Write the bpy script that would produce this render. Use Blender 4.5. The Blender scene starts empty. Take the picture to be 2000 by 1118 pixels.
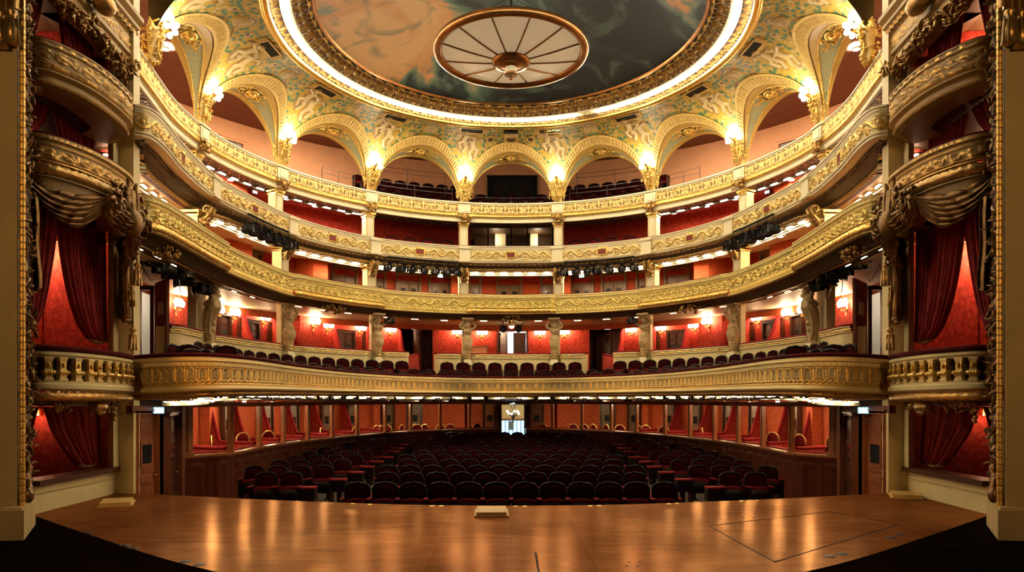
import bpy, bmesh, math, random
import numpy as np
from mathutils import Vector, Matrix

random.seed(7)
np.random.seed(7)
S = bpy.context.scene
COL = S.collection
PI = math.pi
FOC, CXP, HYP, EYE = 1400.0, 998.0, 795.0, 1.6

# ------------------------------------------------------------------ camera, world, exposure
cam_data = bpy.data.cameras.new('camera')
cam = bpy.data.objects.new('camera', cam_data)
COL.objects.link(cam)
cam.location = (0, 0, EYE)
cam.rotation_euler = (math.radians(90), 0, 0)
cam_data.sensor_width = 36
cam_data.lens = 36 * FOC / 2000
cam_data.shift_x = (1000 - CXP) / 2000
cam_data.shift_y = (HYP - 559) / 2000
cam_data.clip_start = 0.05
cam_data.clip_end = 200
S.camera = cam

S.view_settings.view_transform = 'Standard'
S.view_settings.look = 'None'
S.view_settings.gamma = 1.0
S.view_settings.use_curve_mapping = False
S.view_settings.exposure = 1.6

world = bpy.data.worlds.new('world')
S.world = world
world.use_nodes = True
world.node_tree.nodes['Background'].inputs[0].default_value = (0.05, 0.045, 0.04, 1)
world.node_tree.nodes['Background'].inputs[1].default_value = 0.12

S.cycles.max_bounces = 5
S.cycles.diffuse_bounces = 3
S.cycles.glossy_bounces = 2
S.cycles.transmission_bounces = 4
S.cycles.transparent_max_bounces = 4
S.cycles.caustics_reflective = False
S.cycles.caustics_refractive = False
S.cycles.sample_clamp_indirect = 3.0
S.cycles.use_denoising = True
S.cycles.use_light_tree = True


def lamp(name, kind, loc, energy, color, size=0.1, rot=None, spot=None, blend=0.5, size_y=None):
    l = bpy.data.lights.new(name, kind)
    l.energy = energy
    l.color = color
    if kind == 'AREA':
        l.size = size
        if size_y:
            l.shape = 'RECTANGLE'
            l.size_y = size_y
    else:
        l.shadow_soft_size = size
    if kind == 'SPOT':
        l.spot_size = spot or 1.0
        l.spot_blend = blend
    o = bpy.data.objects.new(name, l)
    o.location = loc
    if rot is not None:
        o.rotation_euler = rot
    COL.objects.link(o)
    return o


def aim(loc, target):
    d = Vector(target) - Vector(loc)
    return d.to_track_quat('-Z', 'Y').to_euler()


WARM = (1.0, 0.66, 0.34)
WARM2 = (1.0, 0.78, 0.52)
# added fill spots without fixtures, out of view over the stage: one wide
# downlight on the boards and narrow spots on the lowest balcony front
FLOOR_FILL_C = (0.0, 4.5, 9.5)
lamp('stage_floor_fill', 'SPOT', FLOOR_FILL_C, 170, (1.0, 0.52, 0.24), 0.6, aim(FLOOR_FILL_C, (0, 5.6, 0)), math.radians(66), 0.5)
for x_, tgt, e_, ang_, c_ in ((-3.0, (-5.3, 13.4, 2.2), 330, 9, (1.0, 0.46, 0.13)), (-2.2, (-4.7, 17.5, 2.2), 420, 8, (1.0, 0.46, 0.13)), (-1.4, (-3.2, 21.4, 2.2), 520, 8, (1.0, 0.50, 0.16)),
                              (0.0, (0.0, 22.0, 2.2), 480, 8, (1.0, 0.58, 0.22)), (1.4, (3.2, 21.4, 2.2), 480, 8, (1.0, 0.58, 0.22)), (2.2, (4.7, 17.5, 2.2), 380, 8, (1.0, 0.58, 0.22)), (3.0, (5.3, 13.4, 2.2), 200, 9, (1.0, 0.60, 0.24))):
    p_ = (x_, 2.0, 8.5)
    lamp('balcony_front_fill', 'SPOT', p_, e_ * 2.9, c_, 0.08, aim(p_, tgt), math.radians(ang_), 0.8)


for x_, e_ in ((-3.2, 470), (3.2, 470)):  # added fill spots out of view, brightening the proscenium jambs
    p_ = (x_, -2.5, 6.0)
    lamp('jamb_fill', 'SPOT', p_, e_, (1.0, 0.58, 0.24), 0.4, aim(p_, (x_ * 2.35, 9.0, 4.4)), math.radians(62), 0.9)


# ------------------------------------------------------------------ pixel helpers
def P(px, py, d):
    return np.array([(px - CXP) / FOC * d, d, EYE + (HYP - py) / FOC * d])


def at_z(px, v, zrel):
    d = FOC * zrel / v
    return ((px - CXP) / FOC * d, d)


CEN = np.array([0.0, 17.3])


def pol(deg, r):
    """plan point at angle deg from the back of the hall (positive = right)"""
    a = math.radians(deg)
    return np.array([math.sin(a) * r, CEN[1] + math.cos(a) * r])


# ------------------------------------------------------------------ materials
def new_mat(name):
    m = bpy.data.materials.new(name)
    m.use_nodes = True
    nt = m.node_tree
    b = nt.nodes['Principled BSDF']
    return m, nt, b


def node(nt, typ, **kw):
    n = nt.nodes.new(typ)
    for k, v in kw.items():
        setattr(n, k, v)
    return n


def link(nt, a, b):
    nt.links.new(a, b)


def rgba(c):
    return (c[0], c[1], c[2], 1.0)


def coords(nt, scale=(1, 1, 1), kind='Object', rot=(0, 0, 0)):
    tc = node(nt, 'ShaderNodeTexCoord')
    mp = node(nt, 'ShaderNodeMapping')
    mp.inputs['Scale'].default_value = scale
    mp.inputs['Rotation'].default_value = rot
    link(nt, tc.outputs[kind], mp.inputs['Vector'])
    return mp.outputs['Vector']


def ramp(nt, fac, stops, interp='LINEAR'):
    r = node(nt, 'ShaderNodeValToRGB')
    r.color_ramp.interpolation = interp
    e = r.color_ramp.elements
    e[0].position, e[0].color = stops[0][0], rgba(stops[0][1])
    e[1].position, e[1].color = stops[1][0], rgba(stops[1][1])
    for p, c in stops[2:]:
        x = e.new(p)
        x.color = rgba(c)
    link(nt, fac, r.inputs['Fac'])
    return r.outputs['Color']


def bump(nt, height, bsdf, strength=0.3, dist=0.01):
    b = node(nt, 'ShaderNodeBump')
    b.inputs['Strength'].default_value = strength
    b.inputs['Distance'].default_value = dist
    link(nt, height, b.inputs['Height'])
    link(nt, b.outputs['Normal'], bsdf.inputs['Normal'])


def plain(name, c, rough=0.6, metal=0.0, var=0.12, scale=3.0, bmp=0.0, bscale=40.0, spec=0.4, coat=0.0):
    m, nt, b = new_mat(name)
    v = coords(nt)
    n = node(nt, 'ShaderNodeTexNoise')
    n.inputs['Scale'].default_value = scale
    n.inputs['Detail'].default_value = 4
    link(nt, v, n.inputs['Vector'])
    lo = tuple(x * (1 - var) for x in c)
    hi = tuple(min(1, x * (1 + var)) for x in c)
    link(nt, ramp(nt, n.outputs['Fac'], [(0.3, lo), (0.7, hi)]), b.inputs['Base Color'])
    b.inputs['Roughness'].default_value = rough
    b.inputs['Metallic'].default_value = metal
    b.inputs['Specular IOR Level'].default_value = spec
    b.inputs['Coat Weight'].default_value = coat
    if bmp > 0:
        n2 = node(nt, 'ShaderNodeTexNoise')
        n2.inputs['Scale'].default_value = bscale
        n2.inputs['Detail'].default_value = 3
        link(nt, v, n2.inputs['Vector'])
        bump(nt, n2.outputs['Fac'], b, bmp, 0.01)
    return m


def gilt_mat(name, ground, gold, metal=0.75, rough=0.34, g0=0.35, g1=0.6):
    """relief plaster: the attribute gilt picks where the gold leaf sits on the painted ground"""
    m, nt, b = new_mat(name)
    at = node(nt, 'ShaderNodeAttribute', attribute_name='gilt')
    mr = node(nt, 'ShaderNodeMapRange')
    mr.inputs['From Min'].default_value = g0
    mr.inputs['From Max'].default_value = g1
    link(nt, at.outputs['Fac'], mr.inputs['Value'])
    v = coords(nt)
    n = node(nt, 'ShaderNodeTexNoise')
    n.inputs['Scale'].default_value = 9
    n.inputs['Detail'].default_value = 4
    link(nt, v, n.inputs['Vector'])
    gcol = ramp(nt, n.outputs['Fac'], [(0.3, tuple(x * 0.82 for x in gold)), (0.7, tuple(min(1, x * 1.12) for x in gold))])
    bcol = ramp(nt, n.outputs['Fac'], [(0.3, tuple(x * 0.93 for x in ground)), (0.7, tuple(min(1, x * 1.05) for x in ground))])
    mx = node(nt, 'ShaderNodeMix', data_type='RGBA')
    link(nt, mr.outputs['Result'], mx.inputs[0])
    link(nt, bcol, mx.inputs[6])
    link(nt, gcol, mx.inputs[7])
    link(nt, mx.outputs[2], b.inputs['Base Color'])
    mm = node(nt, 'ShaderNodeMath', operation='MULTIPLY')
    link(nt, mr.outputs['Result'], mm.inputs[0])
    mm.inputs[1].default_value = metal
    link(nt, mm.outputs[0], b.inputs['Metallic'])
    rr = node(nt, 'ShaderNodeMapRange')
    rr.inputs['To Min'].default_value = 0.6
    rr.inputs['To Max'].default_value = rough
    link(nt, mr.outputs['Result'], rr.inputs['Value'])
    link(nt, rr.outputs['Result'], b.inputs['Roughness'])
    n2 = node(nt, 'ShaderNodeTexNoise')
    n2.inputs['Scale'].default_value = 45
    n2.inputs['Detail'].default_value = 3
    link(nt, v, n2.inputs['Vector'])
    mb_ = node(nt, 'ShaderNodeMath', operation='MULTIPLY')
    link(nt, n2.outputs['Fac'], mb_.inputs[0])
    link(nt, mr.outputs['Result'], mb_.inputs[1])
    bump(nt, mb_.outputs[0], b, 0.35, 0.012)
    return m


def damask(name, base, fig, scale=5.0, rough=0.75):
    """woven wall cloth with a leafy tone-on-tone figure"""
    m, nt, b = new_mat(name)
    v = coords(nt, (scale, scale, scale * 0.7))
    n = node(nt, 'ShaderNodeTexNoise')
    n.inputs['Scale'].default_value = 1.3
    n.inputs['Detail'].default_value = 2
    link(nt, v, n.inputs['Vector'])
    vm = node(nt, 'ShaderNodeVectorMath', operation='MULTIPLY_ADD')
    link(nt, n.outputs['Color'], vm.inputs[0])
    vm.inputs[1].default_value = (1.2, 1.2, 1.2)
    link(nt, v, vm.inputs[2])
    vo = node(nt, 'ShaderNodeTexVoronoi', feature='DISTANCE_TO_EDGE')
    vo.inputs['Scale'].default_value = 1.6
    link(nt, vm.outputs[0], vo.inputs['Vector'])
    link(nt, ramp(nt, vo.outputs['Distance'], [(0.05, fig), (0.16, base), (0.3, base), (0.42, fig)]), b.inputs['Base Color'])
    b.inputs['Roughness'].default_value = rough
    b.inputs['Specular IOR Level'].default_value = 0.2
    return m


def wood(name, c, rough=0.4, scale=(1.5, 1.5, 14), dark=0.55, coat=0.15):
    m, nt, b = new_mat(name)
    v = coords(nt, scale)
    n = node(nt, 'ShaderNodeTexNoise')
    n.inputs['Scale'].default_value = 2.0
    n.inputs['Detail'].default_value = 6
    n.inputs['Distortion'].default_value = 0.6
    link(nt, v, n.inputs['Vector'])
    link(nt, ramp(nt, n.outputs['Fac'], [(0.28, tuple(x * dark for x in c)), (0.72, c)]), b.inputs['Base Color'])
    b.inputs['Roughness'].default_value = rough
    b.inputs['Coat Weight'].default_value = coat
    b.inputs['Coat Roughness'].default_value = 0.25
    bump(nt, n.outputs['Fac'], b, 0.08, 0.01)
    return m


def glow(name, c, strength):
    m, nt, b = new_mat(name)
    b.inputs['Base Color'].default_value = rgba((0.8, 0.75, 0.65))
    b.inputs['Emission Color'].default_value = rgba(c)
    b.inputs['Emission Strength'].default_value = strength
    return m


def painted(name, rough=0.6):
    """surface whose painted pattern is stored on the mesh as the colour attribute col"""
    m, nt, b = new_mat(name)
    at = node(nt, 'ShaderNodeAttribute', attribute_name='col')
    v = coords(nt)
    n = node(nt, 'ShaderNodeTexNoise')
    n.inputs['Scale'].default_value = 14
    n.inputs['Detail'].default_value = 5
    link(nt, v, n.inputs['Vector'])
    mx = node(nt, 'ShaderNodeMix', data_type='RGBA', blend_type='MULTIPLY')
    mx.inputs[0].default_value = 0.35
    link(nt, at.outputs['Color'], mx.inputs[6])
    link(nt, ramp(nt, n.outputs['Fac'], [(0.3, (0.75, 0.72, 0.66)), (0.7, (1, 1, 1))]), mx.inputs[7])
    link(nt, mx.outputs[2], b.inputs['Base Color'])
    b.inputs['Roughness'].default_value = rough
    return m


CREAM = (0.73, 0.59, 0.28)
GOLD = (0.87, 0.57, 0.15)
M = {}
M['cream'] = plain('cream_paint', CREAM, 0.5, var=0.06, bmp=0.05)
M['pale'] = plain('pale_cream_paint', (0.83, 0.73, 0.45), 0.5, var=0.05)
M['cream_yellow'] = plain('yellow_cream_paint', (0.82, 0.65, 0.23), 0.5, var=0.05)
M['gold'] = plain('gold_leaf', GOLD, 0.32, 0.8, var=0.15, scale=12, bmp=0.25, bscale=50)
M['oldgold'] = plain('old_gold', (0.42, 0.25, 0.075), 0.36, 0.75, var=0.3, scale=9, bmp=0.4, bscale=30)
M['relief'] = gilt_mat('gilded_relief', CREAM, GOLD)
M['relief_yellow'] = gilt_mat('gilded_relief_on_yellow', (0.84, 0.66, 0.20), (0.92, 0.64, 0.17))
M['relief_dark'] = gilt_mat('gilded_openwork', (0.30, 0.19, 0.075), (0.88, 0.60, 0.20), 0.6, 0.38)
M['relief_old'] = gilt_mat('old_gilded_relief', (0.44, 0.28, 0.09), (0.60, 0.35, 0.09), 0.7, 0.4)
M['relief_grey'] = gilt_mat('gilded_relief_on_grey', (0.30, 0.26, 0.15), (0.88, 0.56, 0.15), 0.5, 0.46)
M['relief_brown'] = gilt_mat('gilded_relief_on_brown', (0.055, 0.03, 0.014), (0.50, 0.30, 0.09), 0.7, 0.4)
M['umber'] = plain('umber_paint', (0.10, 0.05, 0.022), 0.55, var=0.25)
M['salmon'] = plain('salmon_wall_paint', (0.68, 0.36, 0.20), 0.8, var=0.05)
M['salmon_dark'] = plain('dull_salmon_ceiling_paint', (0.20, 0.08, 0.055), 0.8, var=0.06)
M['red_wall'] = damask('red_damask', (0.42, 0.045, 0.026), (0.28, 0.022, 0.014), 4.5)
M['orange_wall'] = damask('orange_red_damask', (0.52, 0.105, 0.034), (0.43, 0.075, 0.026), 4.0)
M['red_plain'] = plain('dark_red_paint', (0.20, 0.03, 0.022), 0.75, var=0.1)
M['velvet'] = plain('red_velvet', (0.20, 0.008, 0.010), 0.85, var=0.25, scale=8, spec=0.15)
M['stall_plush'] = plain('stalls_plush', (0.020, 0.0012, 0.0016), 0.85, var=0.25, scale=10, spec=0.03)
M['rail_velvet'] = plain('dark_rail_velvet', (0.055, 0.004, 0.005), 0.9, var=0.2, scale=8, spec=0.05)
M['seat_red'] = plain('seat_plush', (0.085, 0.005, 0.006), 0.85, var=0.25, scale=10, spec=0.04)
M['curtain'] = plain('curtain_velvet', (0.26, 0.022, 0.018), 0.8, var=0.3, scale=5, spec=0.2)
M['dark_wood'] = wood('dark_seat_wood', (0.010, 0.004, 0.003), 0.42, (6, 6, 6), coat=0.0)
M['dark_wood'].node_tree.nodes['Principled BSDF'].inputs['Specular IOR Level'].default_value = 0.12
M['dado_wood'] = wood('shade_darkened_mahogany', (0.10, 0.020, 0.005), 0.5, (7, 7, 1.0), coat=0.0)  # darker copy of the mahogany; shade on the dado is put into the colour
M['dado_wood'].node_tree.nodes['Principled BSDF'].inputs['Specular IOR Level'].default_value = 0.12
M['mahogany'] = wood('mahogany', (0.19, 0.05, 0.016), 0.36, (7, 7, 1.0))
M['mahogany_dark'] = wood('dark_mahogany', (0.085, 0.026, 0.012), 0.36, (7, 7, 1.0))
M['oak'] = wood('waxed_oak', (0.36, 0.115, 0.032), 0.34, (8, 8, 1.0))
M['grey_oak'] = wood('dull_oak_door', (0.22, 0.13, 0.06), 0.45, (8, 8, 1.0))
M['black'] = plain('black_metal', (0.010, 0.010, 0.010), 0.5, 0.0, var=0.2, spec=0.2)
M['blackcloth'] = plain('black_void_paint', (0.006, 0.005, 0.005), 0.9, var=0.1)
M['bronze'] = plain('bronze', (0.36, 0.17, 0.055), 0.3, 0.9, var=0.2, scale=6)
M['brass'] = plain('brass', (0.80, 0.50, 0.16), 0.25, 0.95, var=0.1)
M['milk'] = plain('milk_glass', (0.80, 0.70, 0.50), 0.35, var=0.04)
M['milk'].node_tree.nodes['Principled BSDF'].inputs['Subsurface Weight'].default_value = 0.0
M['stone'] = plain('caryatid_plaster', (0.44, 0.31, 0.14), 0.42, 0.15, var=0.2, scale=6, bmp=0.25, bscale=25)
M['darkglass'] = plain('dark_window_glass', (0.02, 0.02, 0.02), 0.1, var=0.1, spec=0.6)
M['bulb'] = glow('lit_bulb_glass', (1.0, 0.88, 0.64), 13)
M['sconce_bulb'] = glow('lit_sconce_shade', (1.0, 0.74, 0.44), 21)
M['slot'] = glow('lit_lamp_slot', (1.0, 0.87, 0.62), 38)
M['ring_bulb'] = glow('lit_cornice_bulb', (1.0, 0.89, 0.68), 85)
M['slot_low'] = glow('low_tube_lamp', (1.0, 0.84, 0.56), 20)
M['slot_high'] = glow('bright_cove_tube', (1.0, 0.84, 0.55), 380)
M['rod'] = gilt_mat('banded_gilt_rod', (0.035, 0.016, 0.008), (0.86, 0.50, 0.11), 0.6, 0.4)
M['box_panel'] = plain('tan_box_panel', (0.34, 0.22, 0.08), 0.55, var=0.1)
M['slot_dim'] = glow('dim_lamp_slot', (1.0, 0.72, 0.42), 9)
M['exit'] = glow('lit_exit_sign_face', (0.40, 0.80, 0.95), 0.32)
M['exit_white'] = glow('lit_exit_sign_white', (0.9, 1.0, 1.0), 0.75)
M['umber_grey'] = plain('plaque_slate', (0.022, 0.019, 0.012), 0.7, var=0.2, spec=0.1)
M['steel'] = plain('dull_steel', (0.30, 0.27, 0.25), 0.35, 0.8, var=0.1)
M['darkgold'] = plain('dark_carved_gold', (0.19, 0.10, 0.03), 0.4, 0.6, var=0.35, scale=8, bmp=0.5, bscale=26)
M['acanthus'] = gilt_mat('gilded_acanthus', (0.10, 0.045, 0.015), (0.90, 0.60, 0.20), 0.5, 0.42, 0.08, 0.4)
M['exit_wood'] = wood('mahogany_with_lamplight', (0.34, 0.095, 0.028), 0.36, (7, 7, 1.0))  # mahogany raised in colour to stand for warm lamp light on the door
M['white'] = plain('white_paint', (0.75, 0.74, 0.70), 0.6, var=0.03)


# ------------------------------------------------------------------ mesh builder
class MB:
    def __init__(self):
        self.V, self.Q, self.N, self.A, self.C = [], [], [], [], []
        self.n = 0

    def raw(self, verts, faces, mat=0, smooth=True, gilt=None, col=None):
        verts = np.asarray(verts, dtype=np.float64).reshape(-1, 3)
        k = len(verts)
        self.V.append(verts)
        g = np.zeros(k) if gilt is None else (np.full(k, float(gilt)) if np.isscalar(gilt) else np.asarray(gilt, float).ravel())
        self.A.append(g)
        c = np.ones((k, 3)) if col is None else np.broadcast_to(np.asarray(col, float).reshape(-1, 3), (k, 3))
        self.C.append(c)
        if isinstance(faces, np.ndarray):
            self.Q.append((faces + self.n, mat, smooth))
        else:
            for f in faces:
                self.Q.append((np.array([f]) + self.n, mat, smooth))
        self.n += k
        return self

    def grid(self, G, mat=0, cu=False, cv=False, smooth=True, gilt=None, col=None):
        G = np.asarray(G, float)
        a, b = G.shape[:2]
        idx = np.arange(a * b).reshape(a, b)
        if cu:
            idx = np.vstack([idx, idx[:1]])
        if cv:
            idx = np.hstack([idx, idx[:, :1]])
        f = np.stack([idx[:-1, :-1], idx[1:, :-1], idx[1:, 1:], idx[:-1, 1:]], -1).reshape(-1, 4)
        return self.raw(G.reshape(-1, 3), f, mat, smooth, gilt, None if col is None else np.asarray(col).reshape(-1, 3))

    def box(self, c, size, mat=0, rz=0.0, gilt=None, tilt=None):
        sx, sy, sz = [s / 2 for s in size]
        v = np.array([[x, y, z] for z in (-sz, sz) for y in (-sy, sy) for x in (-sx, sx)])
        if tilt is not None:
            v = np.array([tilt @ Vector(p) for p in v])
        if rz:
            ca, sa = math.cos(rz), math.sin(rz)
            v = np.stack([v[:, 0] * ca - v[:, 1] * sa, v[:, 0] * sa + v[:, 1] * ca, v[:, 2]], 1)
        f = np.array([[0, 2, 3, 1], [4, 5, 7, 6], [0, 1, 5, 4], [2, 6, 7, 3], [0, 4, 6, 2], [1, 3, 7, 5]])
        return self.raw(v + np.asarray(c, float), f, mat, False, gilt)

    def bar(self, p0, p1, w, h, mat=0, gilt=None):
        p0, p1 = np.asarray(p0, float), np.asarray(p1, float)
        t = p1 - p0
        t /= np.linalg.norm(t) + 1e-9
        up = np.array([0, 0, 1.0]) if abs(t[2]) < 0.95 else np.array([0, 1.0, 0])
        s = np.cross(t, up)
        s /= np.linalg.norm(s)
        u = np.cross(s, t)
        o = [s * w / 2 * a + u * h / 2 * b for a, b in ((-1, -1), (1, -1), (1, 1), (-1, 1))]
        v = np.array([p0 + q for q in o] + [p1 + q for q in o])
        f = np.array([[3, 2, 1, 0], [4, 5, 6, 7], [0, 1, 5, 4], [1, 2, 6, 5], [2, 3, 7, 6], [3, 0, 4, 7]])
        return self.raw(v, f, mat, False, gilt)

    def tube(self, pts, r, seg=8, mat=0, closed=False, gilt=None, flat=None):
        pts = np.asarray(pts, float)
        n = len(pts)
        r = np.full(n, r) if np.isscalar(r) else np.asarray(r, float)
        if closed:
            T = np.roll(pts, -1, 0) - np.roll(pts, 1, 0)
        else:
            T = np.gradient(pts, axis=0)
        T /= np.linalg.norm(T, axis=1)[:, None] + 1e-9
        ref = np.array([0, 0, 1.0]) if np.abs(T[:, 2]).mean() < 0.8 else np.array([0, 1.0, 0])
        Sd = np.cross(T, ref)
        Sd /= np.linalg.norm(Sd, axis=1)[:, None] + 1e-9
        U = np.cross(Sd, T)
        a = np.linspace(0, 2 * PI, seg, endpoint=False)
        fl = 1.0 if flat is None else flat
        G = pts[:, None] + r[:, None, None] * (np.cos(a)[None, :, None] * Sd[:, None] + fl * np.sin(a)[None, :, None] * U[:, None])
        self.grid(G, mat, cu=closed, cv=True, gilt=gilt)
        if not closed:
            base = self.n - n * seg
            self.Q.append((np.array([list(range(base, base + seg))]), mat, False))
            self.Q.append((np.array([list(range(base + (n - 1) * seg, base + n * seg))]), mat, False))
        return self

    def lathe(self, prof, c=(0, 0, 0), seg=16, mat=0, gilt=None, a0=0.0, a1=2 * PI, sx=1.0, sy=1.0):
        prof = np.asarray(prof, float)
        full = abs(a1 - a0 - 2 * PI) < 1e-6
        a = np.linspace(a0, a1, seg, endpoint=not full)
        G = np.stack([prof[:, 0][:, None] * np.cos(a) * sx, prof[:, 0][:, None] * np.sin(a) * sy, np.repeat(prof[:, 1][:, None], len(a), 1)], -1)
        return self.grid(G + np.asarray(c, float), mat, cv=full, gilt=gilt)

    def ball(self, c, r, seg=10, mat=0, gilt=None, rings=6):
        r = (r, r, r) if np.isscalar(r) else r
        t = np.linspace(-PI / 2, PI / 2, rings + 1)
        a = np.linspace(0, 2 * PI, seg, endpoint=False)
        G = np.stack([np.cos(t)[:, None] * np.cos(a) * r[0], np.cos(t)[:, None] * np.sin(a) * r[1], np.repeat(np.sin(t)[:, None], seg, 1) * r[2]], -1)
        return self.grid(G + np.asarray(c, float), mat, cv=True, gilt=gilt)

    def sprig(self, c, r, rnd, mat=0, gilt=None):
        """small curled leaf pointing anywhere"""
        d = np.array([rnd.gauss(0, 1), rnd.gauss(0, 1), rnd.gauss(0, 1)])
        d /= np.linalg.norm(d) + 1e-9
        e = np.array([rnd.gauss(0, 1), rnd.gauss(0, 1), rnd.gauss(0, 1)]) * .3
        c = np.asarray(c, float)
        return self.tube([c - d * r * 1.7, c - d * r * .6 + e * r, c + d * r * .6 + e * r, c + d * r * 1.8], [r * .25, r * .8, r * .75, r * .12], 6, mat, gilt=gilt, flat=.45)

    def prism(self, poly, z0, z1, mat=0):
        poly = np.asarray(poly, float)
        k = len(poly)
        v = np.vstack([np.c_[poly, np.full(k, z0)], np.c_[poly, np.full(k, z1)]])
        f = [list(range(k))[::-1], list(range(k, 2 * k))] + [[i, (i + 1) % k, (i + 1) % k + k, i + k] for i in range(k)]
        return self.raw(v, f, mat, False)

    def build(self, name, mats, parent=None, origin=None):
        if not isinstance(mats, (list, tuple)):
            mats = [mats]
        V = np.vstack(self.V)
        off = np.zeros(3)
        if parent is not None:
            off = WLOC[parent.name]
        elif origin is not None:
            off = np.asarray(origin, float)
        me = bpy.data.meshes.new(name)
        V = V - off
        loops, starts, tot, mi, sm = [], [], [], [], []
        p = 0
        for q, m_, s_ in self.Q:
            k = q.shape[1]
            loops.append(q.ravel())
            starts.append(p + np.arange(len(q)) * k)
            tot.append(np.full(len(q), k))
            mi.append(np.full(len(q), m_))
            sm.append(np.full(len(q), s_))
            p += q.size
        loops = np.concatenate(loops).astype(np.int32)
        starts = np.concatenate(starts).astype(np.int32)
        me.vertices.add(len(V))
        me.vertices.foreach_set('co', V.astype(np.float32).ravel())
        me.loops.add(len(loops))
        me.loops.foreach_set('vertex_index', loops)
        me.polygons.add(len(starts))
        me.polygons.foreach_set('loop_start', starts)
        try:
            me.polygons.foreach_set('loop_total', np.concatenate(tot).astype(np.int32))
        except Exception:
            pass
        me.polygons.foreach_set('material_index', np.concatenate(mi).astype(np.int32))
        me.polygons.foreach_set('use_smooth', np.concatenate(sm).astype(bool))
        A = np.concatenate(self.A)
        if A.any():
            a = me.attributes.new('gilt', 'FLOAT', 'POINT')
            a.data.foreach_set('value', A.astype(np.float32))
        C = np.vstack(self.C)
        if (C != 1).any():
            a = me.attributes.new('col', 'FLOAT_COLOR', 'POINT')
            a.data.foreach_set('color', np.c_[C, np.ones(len(C))].astype(np.float32).ravel())
        for m_ in mats:
            me.materials.append(M[m_] if isinstance(m_, str) else m_)
        me.update(calc_edges=True)
        me.validate()
        o = bpy.data.objects.new(name, me)
        COL.objects.link(o)
        if parent is not None:
            o.parent = parent
        elif origin is not None:
            o.location = origin
        WLOC[o.name] = off if origin is None else np.asarray(origin, float)
        return o


WLOC = {}
LONG = []


def tag(o, label, cat, group=None, kind=None):
    if len(label.split()) > 16:
        LONG.append(label)
    o['label'] = label
    o['category'] = cat
    if group:
        o['group'] = group
    if kind:
        o['kind'] = kind
    return o


def struct(o, label=None, cat=None):
    o['kind'] = 'structure'
    if label:
        o['label'] = label
    if cat:
        o['category'] = cat
    return o


def thing(name, label, cat, loc=(0, 0, 0), group=None, kind=None):
    if len(label.split()) > 16:
        LONG.append(label)
    o = bpy.data.objects.new(name, None)
    o.empty_display_size = 0.1
    COL.objects.link(o)
    o.location = loc
    WLOC[o.name] = np.asarray(loc, float)
    return tag(o, label, cat, group, kind)


def dup(root, loc, rotz=0.0, label=None, group=None, scale=None):
    r = root.copy()
    COL.objects.link(r)
    r.location = loc
    r.rotation_euler = (0, 0, rotz)
    if scale is not None:
        r.scale = scale
    if label:
        r['label'] = label
        if len(label.split()) > 16:
            LONG.append(label)
    if group:
        r['group'] = group
    for ch in list(root.children):
        c = ch.copy()
        COL.objects.link(c)
        c.parent = r
        for g in list(ch.children):
            d = g.copy()
            COL.objects.link(d)
            d.parent = c
    return r


def remesh(o, voxel, smooth_iter=0):
    """fuse a builder object's shapes into one continuous skin (kept as plain mesh data)"""
    md = o.modifiers.new('fuse', 'REMESH')
    md.mode = 'VOXEL'
    md.voxel_size = voxel
    if smooth_iter:
        ms = o.modifiers.new('soften', 'SMOOTH')
        ms.iterations = smooth_iter
        ms.factor = 0.5
    dg = bpy.context.evaluated_depsgraph_get()
    ev = o.evaluated_get(dg)
    me = bpy.data.meshes.new_from_object(ev)
    o.modifiers.clear()
    old = o.data
    mats = [m_ for m_ in old.materials]
    o.data = me
    me.materials.clear()
    for m_ in mats[:1]:
        me.materials.append(m_)
    me.polygons.foreach_set('use_smooth', np.ones(len(me.polygons), bool))
    me.polygons.foreach_set('material_index', np.zeros(len(me.polygons), np.int32))
    bpy.data.meshes.remove(old)
    return o


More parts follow.
